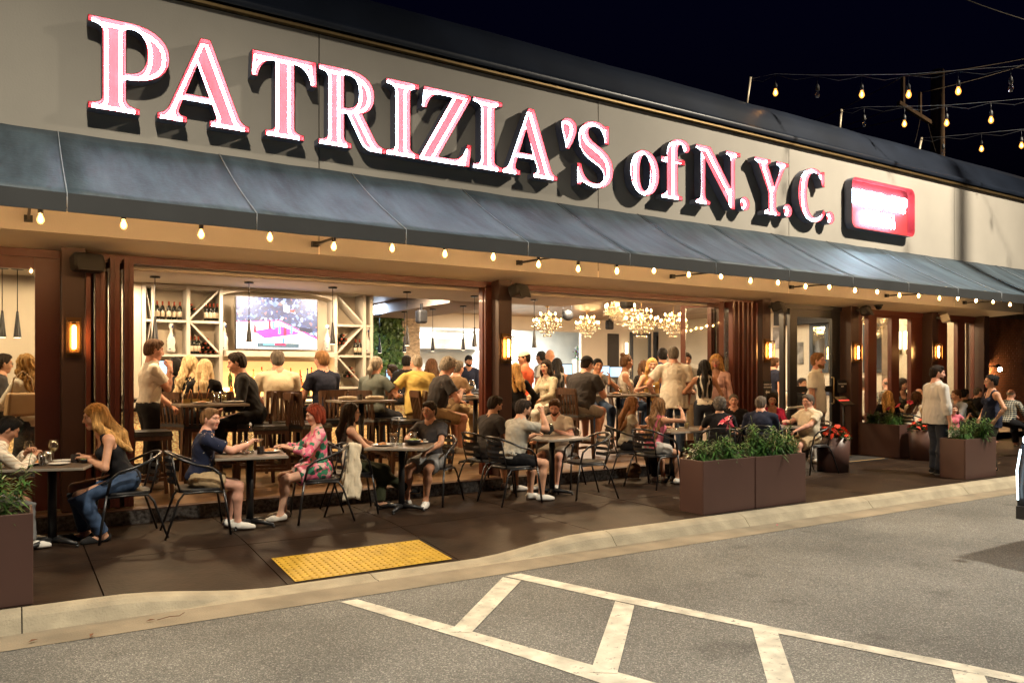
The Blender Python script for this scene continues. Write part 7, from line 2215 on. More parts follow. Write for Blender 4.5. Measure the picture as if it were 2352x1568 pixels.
def lily(parent, loc, s=1.0, name='lily_flower'):
    m = MB()
    for k in range(6):
        a = k * math.pi / 3
        d = Vector((math.cos(a), math.sin(a), 0)); sd = Vector((-math.sin(a), math.cos(a), 0))
        w = 0.034 * s
        p = [Vector((0, 0, 0)), d * .035 * s + Vector((0, 0, .05 * s)), d * .085 * s + Vector((0, 0, .085 * s)), d * .12 * s + Vector((0, 0, .07 * s))]
        m.add([p[0], p[1] - sd * w * .7, p[1] + sd * w * .7, p[2] - sd * w, p[2] + sd * w, p[3]], [(0, 1, 2), (1, 3, 4, 2), (3, 5, 4)], 0, True)
    m.tube([(0, 0, 0), (0.01, 0, -.10)], 0.004, 4, 1)
    o = m.build(name, [M_LILY, M_STM], parent, loc)
    return o
def plant(x, y, z, k, label, sc_=1.0, rz=0.0, name='lily_plant', cat='plant', group='leafy lily plants in the planters'):
    r = empty(name, (x, y, z), rz, label, cat, group)
    o = inst('foliage', PLM[k], r, scale=(sc_, sc_, sc_)); tag(o, kind='stuff')
    return r
pb, zs = planter_box(6.52, 7.372, 6.245, 6.62, 0.605, 'left of the two joined brown planter boxes at the kerb', 2)
pb, zs = planter_box(7.378, 8.29, 6.235, 6.62, 0.605, 'right of the two joined brown planter boxes at the kerb', 2)
plant(6.74, 6.43, zs, 0, 'leafy plant at the left end of the joined planter boxes', 1.0)
q = plant(7.14, 6.43, zs, 1, 'leafy plant carrying the pink lily in the joined planter boxes', 1.1)
o = lily(q, (-0.02, 0.0, 0.42), 0.85); o.rotation_euler = (R(-28), R(-25), 0.4)
o = lily(q, (0.07, -0.02, 0.39), 0.85); o.rotation_euler = (R(-60), R(38), 0.9)
MB().tube([(0, 0, 0.1), (0.02, 0, 0.28), (0.0, 0, 0.42)], 0.005, 5).build('flower_stem', M_STM, q)
plant(7.60, 6.43, zs, 2, 'leafy plant left of centre in the right joined box', 1.0)
plant(7.90, 6.44, zs, 3, 'tallest leafy plant in the right joined box', 1.15)
plant(8.14, 6.42, zs, 0, 'leafy plant at the right end of the joined planter boxes', 0.8, 2.0)
planter_box(-1.0, 0.118, 6.345, 6.76, 0.63, 'brown planter box cut by the left edge of the picture', 1)
plant(-0.13, 6.55, 0.59, 3, 'bright green plant in the left planter box', 1.05, 0.7)
plant(-0.50, 6.55, 0.59, 1, 'green plant at the picture edge in the left planter box', 1.0, 1.7)
# planter standing square to the front beside the third column
r, z_ = planter_box(13.92, 14.32, 8.42, 9.28, 0.62, 'long dark brown planter standing against the column right of the entrance', 2)
plant(14.1, 9.05, z_, 1, 'leafy plant in the long planter beside the column', 1.0, 1.0)
q = plant(14.1, 8.66, z_, 2, 'leafy plant with red flowers in the long planter', 1.0, 0.4)
for (dx, dy, dz) in ((0.1, -0.1, 0.36), (0.0, 0.06, 0.30), (0.25, -0.25, 0.42)):
    o = lily(q, (dx, dy, dz), 0.6, 'red_flower'); o.rotation_euler = (R(-40), R(20), dx * 9)
r, z_ = planter_box(11.97, 12.86, 6.21, 6.60, 0.60, 'brown planter box at the kerb beside the striped shirt man', 2)
plant(12.2, 6.40, z_, 0, 'leafy plant left in the kerb box by the striped shirt man', 1.0, 0.3)
plant(12.6, 6.40, z_, 3, 'leafy plant right in the kerb box by the striped shirt man', 1.0, 1.3)
# round pots of red impatiens
M_IMP = mat('impatiens_petal', (0.75, 0.055, 0.02), 0.5, var=0.12)
fl = MB()
for k in range(5):
    a = 2 * math.pi * k / 5
    c_, s_ = math.cos(a), math.sin(a)
    fl.add([(0, 0, 0.004), (0.016 * math.cos(a - .55), 0.016 * math.sin(a - .55), 0.008), (0.027 * c_, 0.027 * s_, 0.003), (0.016 * math.cos(a + .55), 0.016 * math.sin(a + .55), 0.008)], [(0, 1, 2, 3)], 0, True)
FLM = fl.mesh('flower', M_IMP)
M_IML = mat('impatiens_leaf', (0.035, 0.085, 0.02), 0.7, var=0.35)
def pot(x, y, r_, h, label, plabel, n=46, seed=3, sx=1.0):
    p = empty('round_planter', (x, y, 0), 0, label, 'planter', 'round brown flower pots')
    MB().lathe((0, 0, 0), [(r_ * .92, 0), (r_, h), (r_ * .93, h), (r_ * .90, h - .05)], 24, sx=sx).build('pot', M_PLN, p)
    MB().lathe((0, 0, h - .055), [(0.001, 0.005), (r_ * .9, 0)], 24, sx=sx).build('soil', M_SOIL, p)
    q = empty('impatiens_plant', (x, y, h - .05), 0, plabel, 'flowers')
    g = random.Random(seed); m = MB()
    for i in range(420):
        a, t = g.uniform(0, 6.28), math.sqrt(g.random())
        px, py = r_ * 1.0 * t * math.cos(a) * sx, r_ * 1.0 * t * math.sin(a)
        pz = 0.17 * (1 - t * t) + g.uniform(0, .05)
        s = g.uniform(.025, .05); b = g.uniform(0, 6.28)
        dx, dy = math.cos(b) * s, math.sin(b) * s
        m.add([(px - dx, py - dy, pz), (px + dy * .5, py - dx * .5, pz + .012), (px + dx, py + dy, pz - .015 * t), (px - dy * .5, py + dx * .5, pz + .012)], [(0, 1, 2, 3)], 0, True)
    tag(m.build('leaves', M_IML, q), kind='stuff')
    for i in range(n):
        a, t = g.uniform(0, 6.28), math.sqrt(g.random()) * .98
        px, py = r_ * 1.1 * t * math.cos(a) * sx, r_ * 1.1 * t * math.sin(a)
        inst('flower', FLM, q, (px, py, 0.215 - 0.17 * t * t + g.uniform(-.01, .02)), (g.uniform(-.6, .6) - py * 1.6 + .3, g.uniform(-.5, .5) + px * 1.6, g.uniform(0, 6)), (1.6, 1.6, 1.6))
pot(11.22, 7.92, 0.26, 0.56, 'round brown pot beside the elderly man in the white polo', 'mound of red impatiens beside the elderly man', 85, 3)
pot(14.12, 8.05, 0.28, 0.56, 'round brown pot behind the striped shirt man', 'mound of red impatiens behind the striped shirt man', 60, 8)

# ------------------------------------------------------------------ tableware
M_CHINA = mat('white_china', (0.66, 0.63, 0.57), 0.25, var=0)
M_GLS = glass('drink_glass', (0.96, 0.97, 0.96), 0.16)
M_WINE = mat('white_wine', (0.62, 0.45, 0.16), 0.1, var=0)
M_COLA = mat('cola', (0.035, 0.012, 0.006), 0.1, var=0)
M_FOOD = mat('cooked_food', (0.36, 0.15, 0.04), 0.6, var=0.8, scale=40, detail=5)
M_SALAD = mat('salad', (0.16, 0.20, 0.04), 0.6, var=0.8, scale=45, detail=5)
M_BOWL = mat('black_bowl', (0.012, 0.012, 0.013), 0.3, var=0)
M_CDL = mat('candle_holder', (0.02, 0.014, 0.013), 0.35, var=0.1, bump=0.6, bscale=60)
M_CDLF = mat('candle_glow', (1, .4, .1), .5, var=0, emis=3.0, ecol=(1.0, 0.22, 0.04))
M_NAP = cotton('napkin', (0.62, 0.57, 0.48))
def tw(name, loc, label, cat, parts, rz=0.0, s=1.0, group=None):
    r = empty(name, loc, rz, label, cat, group)
    for (n, m, mt) in parts:
        key = ('tw', name, n)
        if key not in MATS: MATS[key] = m().mesh(n, mt)
        inst(n, MATS[key], r, scale=(s, s, s))
    return r
PLATE = [('rim', lambda: MB().lathe((0, 0, 0), [(0.06, 0), (0.08, 0.006), (0.125, 0.02), (0.128, 0.022), (0.124, 0.024), (0.085, 0.011), (0.001, 0.009)], 22), M_CHINA)]
FOODP = PLATE + [('food', lambda: MB().ball((0, 0, 0.02), 0.062, 10, 6, s=(1, .8, .42)).ball((0.03, 0.02, 0.03), 0.03, 8, 5, s=(1, 1, .6)), M_FOOD)]
BOWL = [('bowl', lambda: MB().lathe((0, 0, 0), [(0.05, 0), (0.085, 0.03), (0.105, 0.068), (0.099, 0.068), (0.08, 0.035), (0.001, 0.02)], 20), M_BOWL), ('filling', lambda: MB().ball((0, 0, 0.05), 0.082, 12, 6, s=(1, 1, .4)), M_SALAD)]
TUMB = [('glass', lambda: MB().lathe((0, 0, 0), [(0.026, 0), (0.030, 0.002), (0.036, 0.115), (0.033, 0.115), (0.028, 0.012), (0.001, 0.010)], 14), M_GLS)]
COLA = TUMB + [('drink', lambda: MB().lathe((0, 0, 0.012), [(0.0275, 0), (0.031, 0.075), (0.001, 0.075)], 12), M_COLA)]
JUICE = TUMB + [('drink', lambda: MB().lathe((0, 0, 0.012), [(0.0275, 0), (0.031, 0.075), (0.001, 0.075)], 12), M_WINE)]
WINEG = [('glass', lambda: MB().lathe((0, 0, 0), [(0.036, 0), (0.030, 0.003), (0.0045, 0.008), (0.004, 0.085), (0.02, 0.095), (0.040, 0.125), (0.042, 0.150), (0.032, 0.205), (0.030, 0.205), (0.040, 0.150), (0.037, 0.127), (0.001, 0.100)], 14), M_GLS), ('wine', lambda: MB().lathe((0, 0, 0.102), [(0.012, 0), (0.036, 0.028), (0.001, 0.029)], 12), M_WINE)]
COUPE = [('glass', lambda: MB().lathe((0, 0, 0), [(0.034, 0), (0.0045, 0.006), (0.004, 0.09), (0.03, 0.105), (0.058, 0.135), (0.056, 0.135), (0.001, 0.1)], 14), M_GLS), ('drink', lambda: MB().lathe((0, 0, 0.1), [(0.004, 0.003), (0.046, 0.026), (0.001, 0.026)], 12), M_FOOD)]
BOTL = [('bottle', lambda: MB().lathe((0, 0, 0), [(0.036, 0), (0.038, 0.01), (0.038, 0.12), (0.030, 0.16), (0.013, 0.21), (0.012, 0.265), (0.015, 0.27)], 14), M_GLS), ('water', lambda: MB().lathe((0, 0, 0.006), [(0.033, 0), (0.034, 0.09), (0.001, 0.09)], 12), glass('water', (0.80, 0.86, 0.86), 0.1)), ('stopper', lambda: MB().lathe((0, 0, 0.27), [(0.012, 0), (0.014, 0.02), (0.006, 0.035)], 8), M_CHINA)]
CAND = [('holder', lambda: MB().lathe((0, 0, 0), [(0.036, 0), (0.040, 0.075), (0.035, 0.075), (0.032, 0.012), (0.001, 0.01)], 6, smooth=False), M_CDL), ('flame', lambda: MB().lathe((0, 0, 0.014), [(0.022, 0), (0.022, 0.03), (0.004, 0.055)], 8), M_CDLF)]
NAPK = [('napkin', lambda: MB().tube([(-0.13, 0, 0.025), (-0.05, 0.004, 0.028), (0.05, -0.004, 0.028), (0.13, 0, 0.025)], [0.024, 0.03, 0.03, 0.024], 10), M_NAP)]
JARS = [('glass', lambda: MB().box((0, 0, 0.06), (0.09, 0.09, 0.12)), M_GLS), ('sticks', lambda: MB().tube([(-.02, 0, 0.02), (-.05, 0.01, 0.17)], .005, 5).tube([(.01, .01, 0.02), (.05, 0, 0.18)], .005, 5), M_FOOD), ('filling', lambda: MB().box((0, 0, 0.03), (0.08, 0.08, 0.05)), M_WINE)]
SALT = [('shaker', lambda: MB().lathe((0, 0, 0), [(0.018, 0), (0.02, 0.045), (0.016, 0.05)], 10), M_GLS), ('cap', lambda: MB().lathe((0, 0, 0.05), [(0.017, 0), (0.016, 0.012), (0.004, 0.018)], 10), M_STEEL)]
def on(t, dx, dy, name, label, cat, parts, s=1.0, high_=False):
    x, y = (HT[t][0], HT[t][1]) if high_ else (T[t][0], T[t][1])
    z = (0.152 + 1.06 + 0.004) if high_ else 0.754
    return tw(name, (x + dx, y + dy, z), label, cat, parts, s=s)
on(1, -0.18, 0.22, 'wine_glass', 'wine glass nearest the picture edge on the left table', 'wine glass', WINEG)
on(1, 0.02, 0.24, 'wine_glass', 'wine glass beside the candle on the left table', 'wine glass', WINEG)
on(1, -0.16, 0.02, 'dinner_plate', 'plate with a sandwich before the man in the knit jacket', 'plate', FOODP)
on(1, 0.10, 0.14, 'side_plate', 'empty white plate at the back of the left table', 'plate', PLATE, .75)
on(1, 0.05, -0.10, 'side_plate', 'small white plate at the front of the left table', 'plate', PLATE, .72)
on(1, -0.08, -0.12, 'cola_glass', 'short glass of cola on the left table', 'glass', COLA)
on(1, -0.03, 0.10, 'water_glass', 'empty tumbler on the left table', 'glass', TUMB)
on(1, 0.19, 0.04, 'candle_holder', 'dark candle holder glowing on the left table', 'candle', CAND)
on(1, 0.26, -0.06, 'black_dish', 'small black dish at the blonde woman on the left table', 'bowl', BOWL, .55)
on(2, -0.17, 0.10, 'dinner_plate', 'plate before the man in the navy shirt', 'plate', FOODP, .95)
on(2, 0.20, 0.02, 'dinner_plate', 'plate of red sauce before the red-haired woman', 'plate', FOODP, .95)
on(2, 0.02, 0.06, 'water_bottle', 'clear swing-top water bottle on the second table', 'bottle', BOTL, 1.05)
on(2, -0.06, -0.04, 'milky_glass', 'tall pale drink glass on the second table', 'glass', TUMB, 1.15)
on(2, 0.14, 0.20, 'cocktail_coupe', 'orange cocktail coupe on the second table', 'glass', COUPE)
on(2, 0.09, -0.08, 'candle_holder', 'dark candle holder glowing on the second table', 'candle', CAND)
on(3, -0.22, 0.05, 'dinner_plate', 'plate before the brunette with crossed legs', 'plate', FOODP, .9)
on(3, 0.28, 0.12, 'dinner_plate', 'plate before the man with the wristwatch', 'plate', FOODP, .9)
on(3, -0.02, 0.02, 'water_bottle', 'clear swing-top water bottle on the turned table', 'bottle', BOTL, 1.05)
on(3, -0.13, -0.03, 'water_glass', 'tumbler left of the bottle on the turned table', 'glass', TUMB, .9)
on(3, 0.20, 0.10, 'water_glass', 'tall tumbler at the back of the turned table', 'glass', TUMB, 1.2)
on(3, 0.13, -0.04, 'black_dish', 'black food dish on the turned table', 'bowl', BOWL, .95)
on(3, 0.27, -0.06, 'salt_shaker', 'small salt shaker at the corner of the turned table', 'shaker', SALT)
on(3, -0.05, 0.12, 'cocktail_coupe', 'pale cocktail coupe behind the bottle on the turned table', 'glass', COUPE)
on(5, -0.22, 0.18, 'wine_glass', 'wine glass between the two long-haired women', 'wine glass', WINEG)
on(5, 0.10, -0.02, 'wine_glass', 'wine glass by the elbow of the woman in the pink tank top', 'wine glass', WINEG)
on(5, 0.0, 0.10, 'water_bottle', 'clear water bottle on the table of the woman in pink', 'bottle', BOTL, 1.1)
on(5, -0.24, -0.02, 'dinner_plate', 'plate before the strawberry blonde woman', 'plate', FOODP, .9)
on(5, 0.30, 0.0, 'juice_glass', 'glass of pale drink by the curly grey-haired woman', 'glass', JUICE)
on(5, 0.50, 0.02, 'black_dish', 'black dish of napkins beside the curly grey-haired woman', 'bowl', BOWL, .8) if False else None
tw('black_dish', (9.0, 8.5, 0.754), 'black dish beside the curly grey-haired woman', 'bowl', BOWL, s=.8)
on(6, 0.02, 0.02, 'salad_bowl', 'black bowl of salad before the elderly man', 'bowl', BOWL, 1.1)
on(6, -0.14, 0.12, 'water_glass', 'left tumbler on the table of the elderly man', 'glass', TUMB)
on(6, -0.06, 0.16, 'water_glass', 'right tumbler on the table of the elderly man', 'glass', TUMB)
on(6, 0.14, 0.24, 'beer_glass', 'tall printed glass behind the salad bowl', 'glass', TUMB, 1.5)
for k, dx in enumerate((-.26, -.15, -.04)):
    on(1, dx, 0.12, 'garnish_jar', ('left', 'middle', 'right')[k] + ' garnish jar with sticks on the high table', 'jar', JARS, 1, True)
on(1, -.12, -.10, 'dinner_plate', 'plate with a roll on the jar table indoors', 'plate', FOODP, .85, True)
on(1, .28, .02, 'dinner_plate', 'empty plate at the right end of the jar table', 'plate', PLATE, 1, True)
on(1, .10, .10, 'water_glass', 'tall glass right of the garnish jars', 'glass', TUMB, 1.2, True)
on(1, .20, .16, 'juice_glass', 'amber glass at the back of the jar table', 'glass', JUICE, 1.2, True)
on(2, -.20, 0, 'rolled_napkin', 'left rolled white napkin on the napkin table', 'napkin', NAPK, 1, True)
on(2, .20, 0, 'rolled_napkin', 'right rolled white napkin on the napkin table', 'napkin', NAPK, 1, True)
on(2, .0, 0.05, 'candle_holder', 'candle holder glowing red between the rolled napkins', 'candle', CAND, 1, True)
on(5, -.10, 0, 'dinner_plate', 'plate of food before the grey curly-haired man', 'plate', FOODP, 1.1, True)
on(5, 0.02, 0.16, 'wine_glass', 'red wine glass before the grey curly-haired man', 'wine glass', WINEG, 1.25, True)
on(3, -.10, -.05, 'dinner_plate', 'plate before the big man with the visor', 'plate', FOODP, 1, True)
on(3, -.22, .16, 'water_bottle', 'clear bottle at the hands of the big man', 'bottle', BOTL, 1.2, True)
on(3, .30, .02, 'water_bottle', 'tall clear bottle between the white tank top and the blonde', 'bottle', BOTL, 1.5, True)
on(3, .10, .05, 'juice_glass', 'small amber glass on the big man\'s high table', 'glass', JUICE, 1, True)
on(4, .12, .05, 'water_bottle', 'tall clear bottle in front of the smiling blonde', 'bottle', BOTL, 1.5, True)
on(4, -.14, .02, 'dinner_plate', 'plate in front of the smiling blonde', 'plate', FOODP, .9, True)
for (u, lb) in ((768, 'wine glass on the bar left of the grey ponytail'), (835, 'wine glass on the bar beside the ponytailed woman'), (918, 'tall wine glass on the bar before the yellow polo')):
    tw('wine_glass', (atx(u, 12.3), 12.3, 1.228), lb, 'wine glass', WINEG, s=1.25)

# ------------------------------------------------------------------ bottles behind the bar
M_WBT = mat('dark_wine_glass', (0.008, 0.010, 0.008), 0.12, var=0)
M_LBL = mat('wine_label', (0.58, 0.50, 0.38), 0.7, var=0.15)
M_FOIL = mat('wine_foil', (0.28, 0.05, 0.02), 0.35, metal=0.3)
wb = MB().lathe((0, 0, 0), [(0.036, 0), (0.037, 0.005), (0.037, 0.18), (0.030, 0.215), (0.014, 0.24), (0.014, 0.25)], 10).mesh('glass', M_WBT)
wlb = MB().lathe((0, 0, 0.05), [(0.0375, 0), (0.0375, 0.09)], 10).mesh('label_band', M_LBL)
wf = MB().lathe((0, 0, 0.25), [(0.015, -0.02), (0.015, 0.055), (0.012, 0.056)], 8).mesh('foil', M_FOIL)
ORD = ('first', 'second', 'third', 'fourth', 'fifth', 'sixth', 'seventh', 'eighth', 'ninth', 'tenth', 'eleventh', 'twelfth', 'thirteenth')
def wine(x, y, z, label, group, rx=0.0):
    r = empty('wine_bottle', (x, y, z), 0, label, 'wine bottle', group)
    r.rotation_euler = (rx, 0, 0)
    inst('glass', wb, r); inst('label_band', wlb, r); inst('foil', wf, r)
Zs = [at(420, 738, YBW).z + .022, at(420, 816, YBW).z + .022]
for i, u in enumerate((361, 374, 388, 401, 413)):
    wine(atx(u, YBW + .06), YBW + .06 + .03 * (i % 2), Zs[0], ORD[i] + ' cream-labelled wine bottle from the left on the upper shelf, left bay', 'wine bottles on the upper shelf, left')
for i, u in enumerate((473, 482, 491, 499)):
    wine(atx(u, YBW + .06), YBW + .06, Zs[0], ORD[i] + ' cream-labelled wine bottle from the left on the upper shelf beside the arch', 'wine bottles on the upper shelf, by the arch')
for i, u in enumerate((438, 447, 456)):
    wine(atx(u, YBW + .06), YBW + .06, Zs[1], ORD[i] + ' red-foiled wine bottle from the left standing on the lower shelf', 'wine bottles on the lower shelf')
zr2 = at(810, 818, YBW).z + .022
for i, u in enumerate((817, 826, 833)):
    wine(atx(u, YBW + .06), YBW + .06, zr2, ORD[i] + ' cream-labelled wine bottle from the left on the right-hand shelf', 'wine bottles on the right shelf')
def lying(cu, cv, n, label, group):
    c = at(cu, cv, YBW)
    for i in range(n):
        row = int((math.sqrt(8 * i + 1) - 1) / 2); k = i - row * (row + 1) // 2
        wine(c.x + (k - row / 2) * 0.082, YBW + 0.29, c.z - row * 0.072, label + ', %s row, %s from left' % (ORD[row], ORD[k]), group, R(90))
lying(440, 700, 3, 'wine bottle lying in the upper diamond of the left shelf', 'lying bottles, upper left diamond')
lying(478, 779, 10, 'wine bottle lying in the lower diamond of the left shelf', 'lying bottles, lower left diamond')
lying(790, 770, 6, 'wine bottle lying in the upper diamond of the right shelf', 'lying bottles, upper right diamond')
lying(808, 846, 6, 'wine bottle lying in the lower diamond of the right shelf', 'lying bottles, lower right diamond')
M_DELF = pattern('blue_white_ceramic', (0.66, 0.65, 0.62), [(0.03, 0.06, 0.20), (0.6, 0.6, 0.6), (0.03, 0.05, 0.16)], 14, 0.25)
vz = MB().lathe((0, 0, 0), [(0.05, 0), (0.062, 0.03), (0.05, 0.1), (0.062, 0.16), (0.045, 0.23), (0.02, 0.28), (0.018, 0.34), (0.034, 0.36), (0.034, 0.41), (0.01, 0.43)], 14).mesh('vase', M_DELF)
for (u, v, lb) in ((393, 816, 'blue and white ceramic bottle on the left white shelf'), (515, 813, 'blue and white ceramic bottle left of the television'), (752, 813, 'blue and white ceramic bottle right of the television'), (843, 818, 'blue and white ceramic bottle at the right shelf end')):
    p = at(u, v, YBW + .02)
    tag(inst('ceramic_bottle', vz, None, (p.x, p.y, p.z + .05), None, (1.1, 1.1, 1.15)), lb, 'bottle')
LQ = [('amber', (0.42, 0.17, 0.03)), ('clear', (0.50, 0.48, 0.40)), ('green', (0.10, 0.2, 0.06)), ('blue', (0.10, 0.25, 0.4)), ('gold', (0.5, 0.33, 0.08))]
g = random.Random(4)
lqm = {}
for nme, c in LQ:
    b = MB().lathe((0, 0, 0), [(0.036, 0), (0.038, 0.006), (0.038, 0.17), (0.018, 0.21), (0.013, 0.23), (0.013, 0.27)], 10).mesh('glass', glass('liquor_' + nme, tuple(min(1, x * 1.9) for x in c), 0.15))
    lqm[nme] = b
lcap = {k: MB().lathe((0, 0, 0.27), [(0.015, 0), (0.015, 0.03), (0.01, 0.033)], 8).mesh('cap', mat('bottle_cap_' + k, c, 0.4)) for k, c in (('red', (0.5, 0.03, 0.02)), ('gold', (0.5, 0.32, 0.08)), ('black', (0.02, 0.02, 0.02)))}
for row, (yy, zz) in enumerate(((YBW + 0.03, 1.146), (YBW + 0.2, 1.336))):
    for i in range(13):
        x = X2 + 0.12 + (X3 - X2 - 0.24) * (i + 0.25 + 0.5 * g.random()) / 13
        nme = LQ[g.randrange(5)][0]; cp_ = ('red', 'gold', 'black')[g.randrange(3)]
        r = empty('liquor_bottle', (x, yy, zz), 0, '%s liquor bottle with a %s cap, %s from the left on the %s lit step' % (nme, cp_, ORD[i], ('lower', 'upper')[row]), 'liquor bottle', 'liquor bottles on the lit steps')
        k = g.uniform(.95, 1.25)
        inst('glass', lqm[nme], r, scale=(1, 1, k)); inst('label_band', wlb, r); inst('cap', lcap[cp_], r, (0, 0, .27 * (k - 1)))

# ------------------------------------------------------------------ small things
# jacket draped over the brunette's chair
ch = MB(); vs = []
nx, ny = 7, 16
bx, by = atx(790, 8.5), 8.32
for a in range(nx + 1):
    for b in range(ny + 1):
        t = b / ny; s_ = a / nx
        vs.append((bx - 0.10 + 0.20 * s_ + 0.012 * math.sin(b * 1.1 + a), by - 0.05 - 0.02 * math.sin(a * 2.2) - 0.02 * t, 0.80 - 0.62 * t + 0.03 * math.sin(s_ * 3.1)))
ch.add(vs, [(a * (ny + 1) + b, (a + 1) * (ny + 1) + b, (a + 1) * (ny + 1) + b + 1, a * (ny + 1) + b + 1) for a in range(nx) for b in range(ny)], 0, True)
o = ch.build('draped_jacket', CRM); o.modifiers.new('t', 'SOLIDIFY').thickness = 0.012
tag(o, 'pale jacket hanging from the chair of the brunette with crossed legs', 'jacket')
def blob(name, c, r, mt, label, cat, seed=1, amp=.02, h=.012, flat=0.0):
    s = SDF(); s.ell((0, 0, r[2]), np.eye(3), r); s.noise(folds(seed, amp)); s.plane((0, 0, 0.004), (0, 0, -1))
    V, Q = s.mesh(h)
    o = inst(name, np_mesh(name, [(V, Q, 0)], [mt]), None, c)
    return tag(o, label, cat)
blob('plastic_bag', (6.05, 8.62, .757), (.11, .09, .085), mat('black_plastic_bag', (.03, .035, .035), .2, var=.2), 'crumpled black plastic bag on the bare table', 'bag', 3, .03)
blob('paper_bag', (atx(1456, 8.95), 8.95, 0.0), (.13, .10, .13), mat('brown_paper', (.20, .12, .07), .8, var=.3), 'crumpled brown bag on the ground under the strawberry blonde woman', 'bag', 5, .03)
blob('shoulder_bag', (atx(1705, 8.7), 8.7, 0.0), (.14, .1, .14), mat('dark_leather', (.03, .02, .02), .5), 'dark bag on the ground behind the joined planter boxes', 'bag', 6, .02)
hb = empty('handbag', (atx(52, 10.3), 10.3, at(52, 945, 10.3).z - .05), R(20), 'beige handbag held by the blonde woman in the corner window', 'handbag')
M_LTH = mat('beige_leather', (.55, .36, .19), .5, var=.1)
o = MB().box((0, 0, .13), (.36, .13, .26), taper=.86).build('bag_body', M_LTH, hb); bevel(o, .03, 3)
MB().tube([(-.11, 0, .25), (-.09, 0, .42), (0, 0, .5), (.09, 0, .42), (.11, 0, .25)], .008, 6).build('strap', M_LTH, hb)
# handrail at the entrance
hr = empty('handrail', (11.75, 9.0, 0), 0, 'steel handrail at the entrance behind the elderly man', 'handrail')
MB().tube([(-.35, 0, 0), (-.35, 0, .90), (-.28, 0, .97), (.55, .1, 1.0), (.62, .1, .94), (.62, .1, 0)], .022, 8).build('rail', M_STEEL, hr)
# menu board with a red edge on the column beside the entrance
p = at(1944, 921, 9.0)
mb_ = empty('menu_stand', (p.x, 9.05, 0), 0, 'tilted menu stand with a glowing red edge right of the entrance', 'menu stand')
MB().tube([(0, 0, 0), (0, 0, p.z - .05)], .018, 8).lathe((0, 0, 0), [(.15, 0), (.15, .015), (.02, .03)], 14).build('post', M_BLK, mb_)
Mt = Matrix.Rotation(R(35), 3, 'X')
MB().box((0, 0, p.z), (.34, .26, .025), M=Mt).build('board', M_BLKP, mb_)
MB().box((0, -.002, p.z + .016), (.30, .018, .006), M=Mt).build('red_strip', mat('red_strip', (1, .05, .05), .4, var=0, emis=2.0, ecol=(1, .05, .04)), mb_)
# door mat
dm = empty('door_mat', (13.0, 8.85, 0.0), 0, 'dark door mat with a tan border on the pavement before the entrance', 'mat')
MB().box((0, 0, .008), (1.3, .75, .012)).build('mat_body', mat('mat_black', (.02, .018, .016), .95, var=.3, scale=60), dm)
MB().box((0, -.33, .0155), (1.2, .03, .003)).box((0, .33, .0155), (1.2, .03, .003)).build('border_band', mat('mat_tan', (.35, .22, .08), .9), dm)
# litter in the gutter
M_DL = mat('dead_leaf', (.16, .06, .025), .8, var=.4)
for i, (u, v, lb) in enumerate(((345, 1427, 'dry brown leaf in the gutter below the left slabs'), (75, 1474, 'small brown leaf in the gutter at the far left'), (1785, 1207, 'pink petal in the gutter below the joined planters'), (210, 1461, 'second dry leaf in the gutter near the left edge'))):
    p = atz(u, v, -0.12)
    o = MB().add([(-.03, 0, 0), (0, -.012, .008), (.036, 0, .004), (0, .012, .009)], [(0, 1, 2, 3)]).build('dry_leaf', M_DL if i != 2 else PNK, None, (p.x, p.y, -0.112), .4 * i)
    tag(o, lb, 'leaf')
p = atz(390, 1422, -0.12)
tag(MB().tube([(-.08, 0, 0), (0, .01, .008), (.06, -.01, .008), (.10, .03, .014)], .0025, 5).build('twig', M_DL, None, (p.x, p.y, -.108)), 'thin twig beside the dry leaf in the gutter', 'twig')

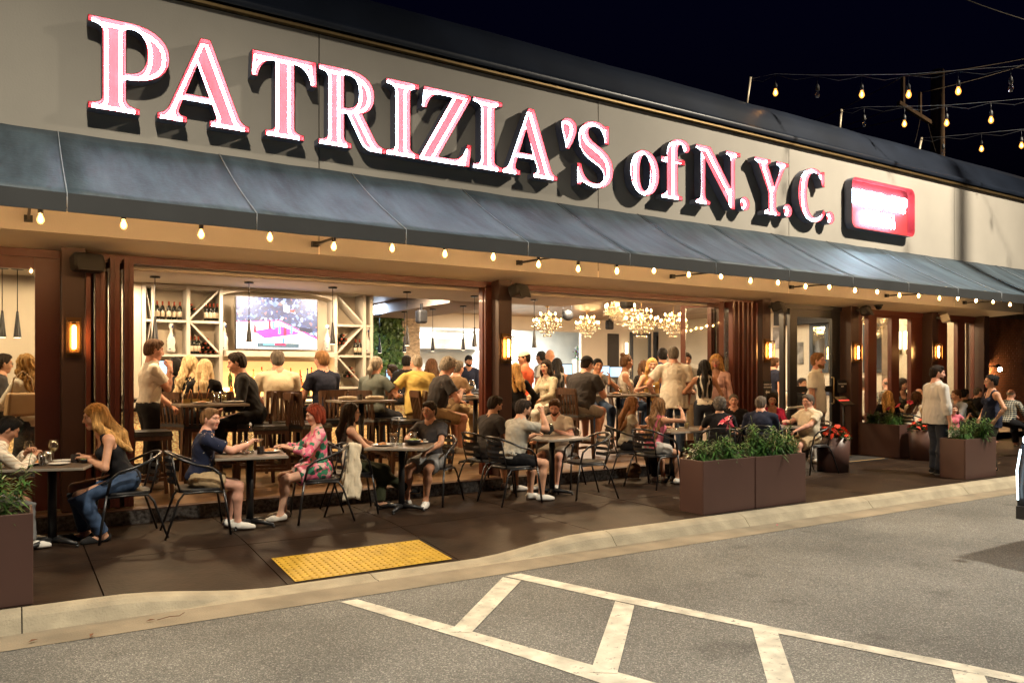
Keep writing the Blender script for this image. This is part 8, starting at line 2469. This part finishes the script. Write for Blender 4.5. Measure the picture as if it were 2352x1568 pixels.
# ------------------------------------------------------------------ car nosing in at the right edge
car = empty('parked_car', (10.5, 2.78, -0.13), 0, 'dark sport utility car with its headlight on at the right edge', 'car')
M_CAR = mat('car_paint', (.008, .010, .014), .35, metal=0, var=0, coat=.15)
M_TYR = mat('tyre', (.012, .012, .012), .8)
prof = [(-2.38, .32), (-2.40, .62), (-2.36, .98), (-2.25, 1.10), (-1.1, 1.20), (-.45, 1.72), (1.5, 1.76), (2.2, 1.35), (2.35, 1.15), (2.36, .35)]
m = MB(); k = len(prof)
lay = [(-.93, .90, .0), (-.97, 1, .0), (.97, 1, .0), (.93, .90, .0)]
vs = []
for (y, s_, _q) in [(-.86, .97, 0), (-.97, 1, 0), (.97, 1, 0), (.86, .97, 0)]:
    for (x, z) in prof:
        yy = y * (.80 if z > 1.25 else 1)
        vs.append((x * s_, yy, z))
fs = [tuple(range(k - 1, -1, -1)), tuple(3 * k + i for i in range(k))]
for a in range(3):
    for i in range(k):
        j = (i + 1) % k
        fs.append((a * k + i, a * k + j, (a + 1) * k + j, (a + 1) * k + i))
o = m.add(vs, fs).build('body', M_CAR, car); bevel(o, .05, 3)
for (x, y) in ((-1.45, .86), (1.45, .86), (-1.45, -.86), (1.45, -.86)):
    w = empty('wheel', (x, y, .36), 0, parent=car)
    MB().lathe((0, -.11, 0), [(.20, 0), (.34, .0), (.37, .04), (.37, .18), (.34, .22), (.20, .22)], 22, axis=(0, 1, 0)).build('tyre', M_TYR, w)
    MB().lathe((0, -.10, 0), [(.02, 0.0), (.2, .01), (.22, .1), (.2, .2), (.02, .2)], 12, axis=(0, 1, 0)).build('rim', M_STEEL, w)
M_HL = mat('headlight_glow', (.9, .97, 1), .2, var=0, emis=26.0, ecol=(.75, .93, 1.0))
M_DRL = mat('running_light_strip', (.9, .97, 1), .2, var=0, emis=5.0, ecol=(.75, .93, 1.0))
for s_ in (1, -1):
    MB().ball((-2.38, s_ * .84, 1.09), .055, 10, 8, s=(.6, 1.1, 1)).build('headlight', M_HL, car)
    MB().tube([(-2.425, s_ * .90, 1.00), (-2.44, s_ * .925, .80), (-2.435, s_ * .92, .52)], .009, 7).build('running_light', M_DRL, car)
MB().box((-2.405, 0, .78), (.03, 1.3, .36)).build('grille', M_BLKP, car)
MB().box((-2.42, 0, .40), (.06, 1.86, .12)).build('bumper', M_BLKP, car)
MB().add([(-1.06, -.70, 1.235), (-1.06, .70, 1.235), (-.50, .68, 1.70), (-.50, -.68, 1.70)], [(0, 1, 2, 3)]).build('windscreen', mat('car_glass', (.01, .012, .014), .05, var=0), car, (-.02, 0, .02))
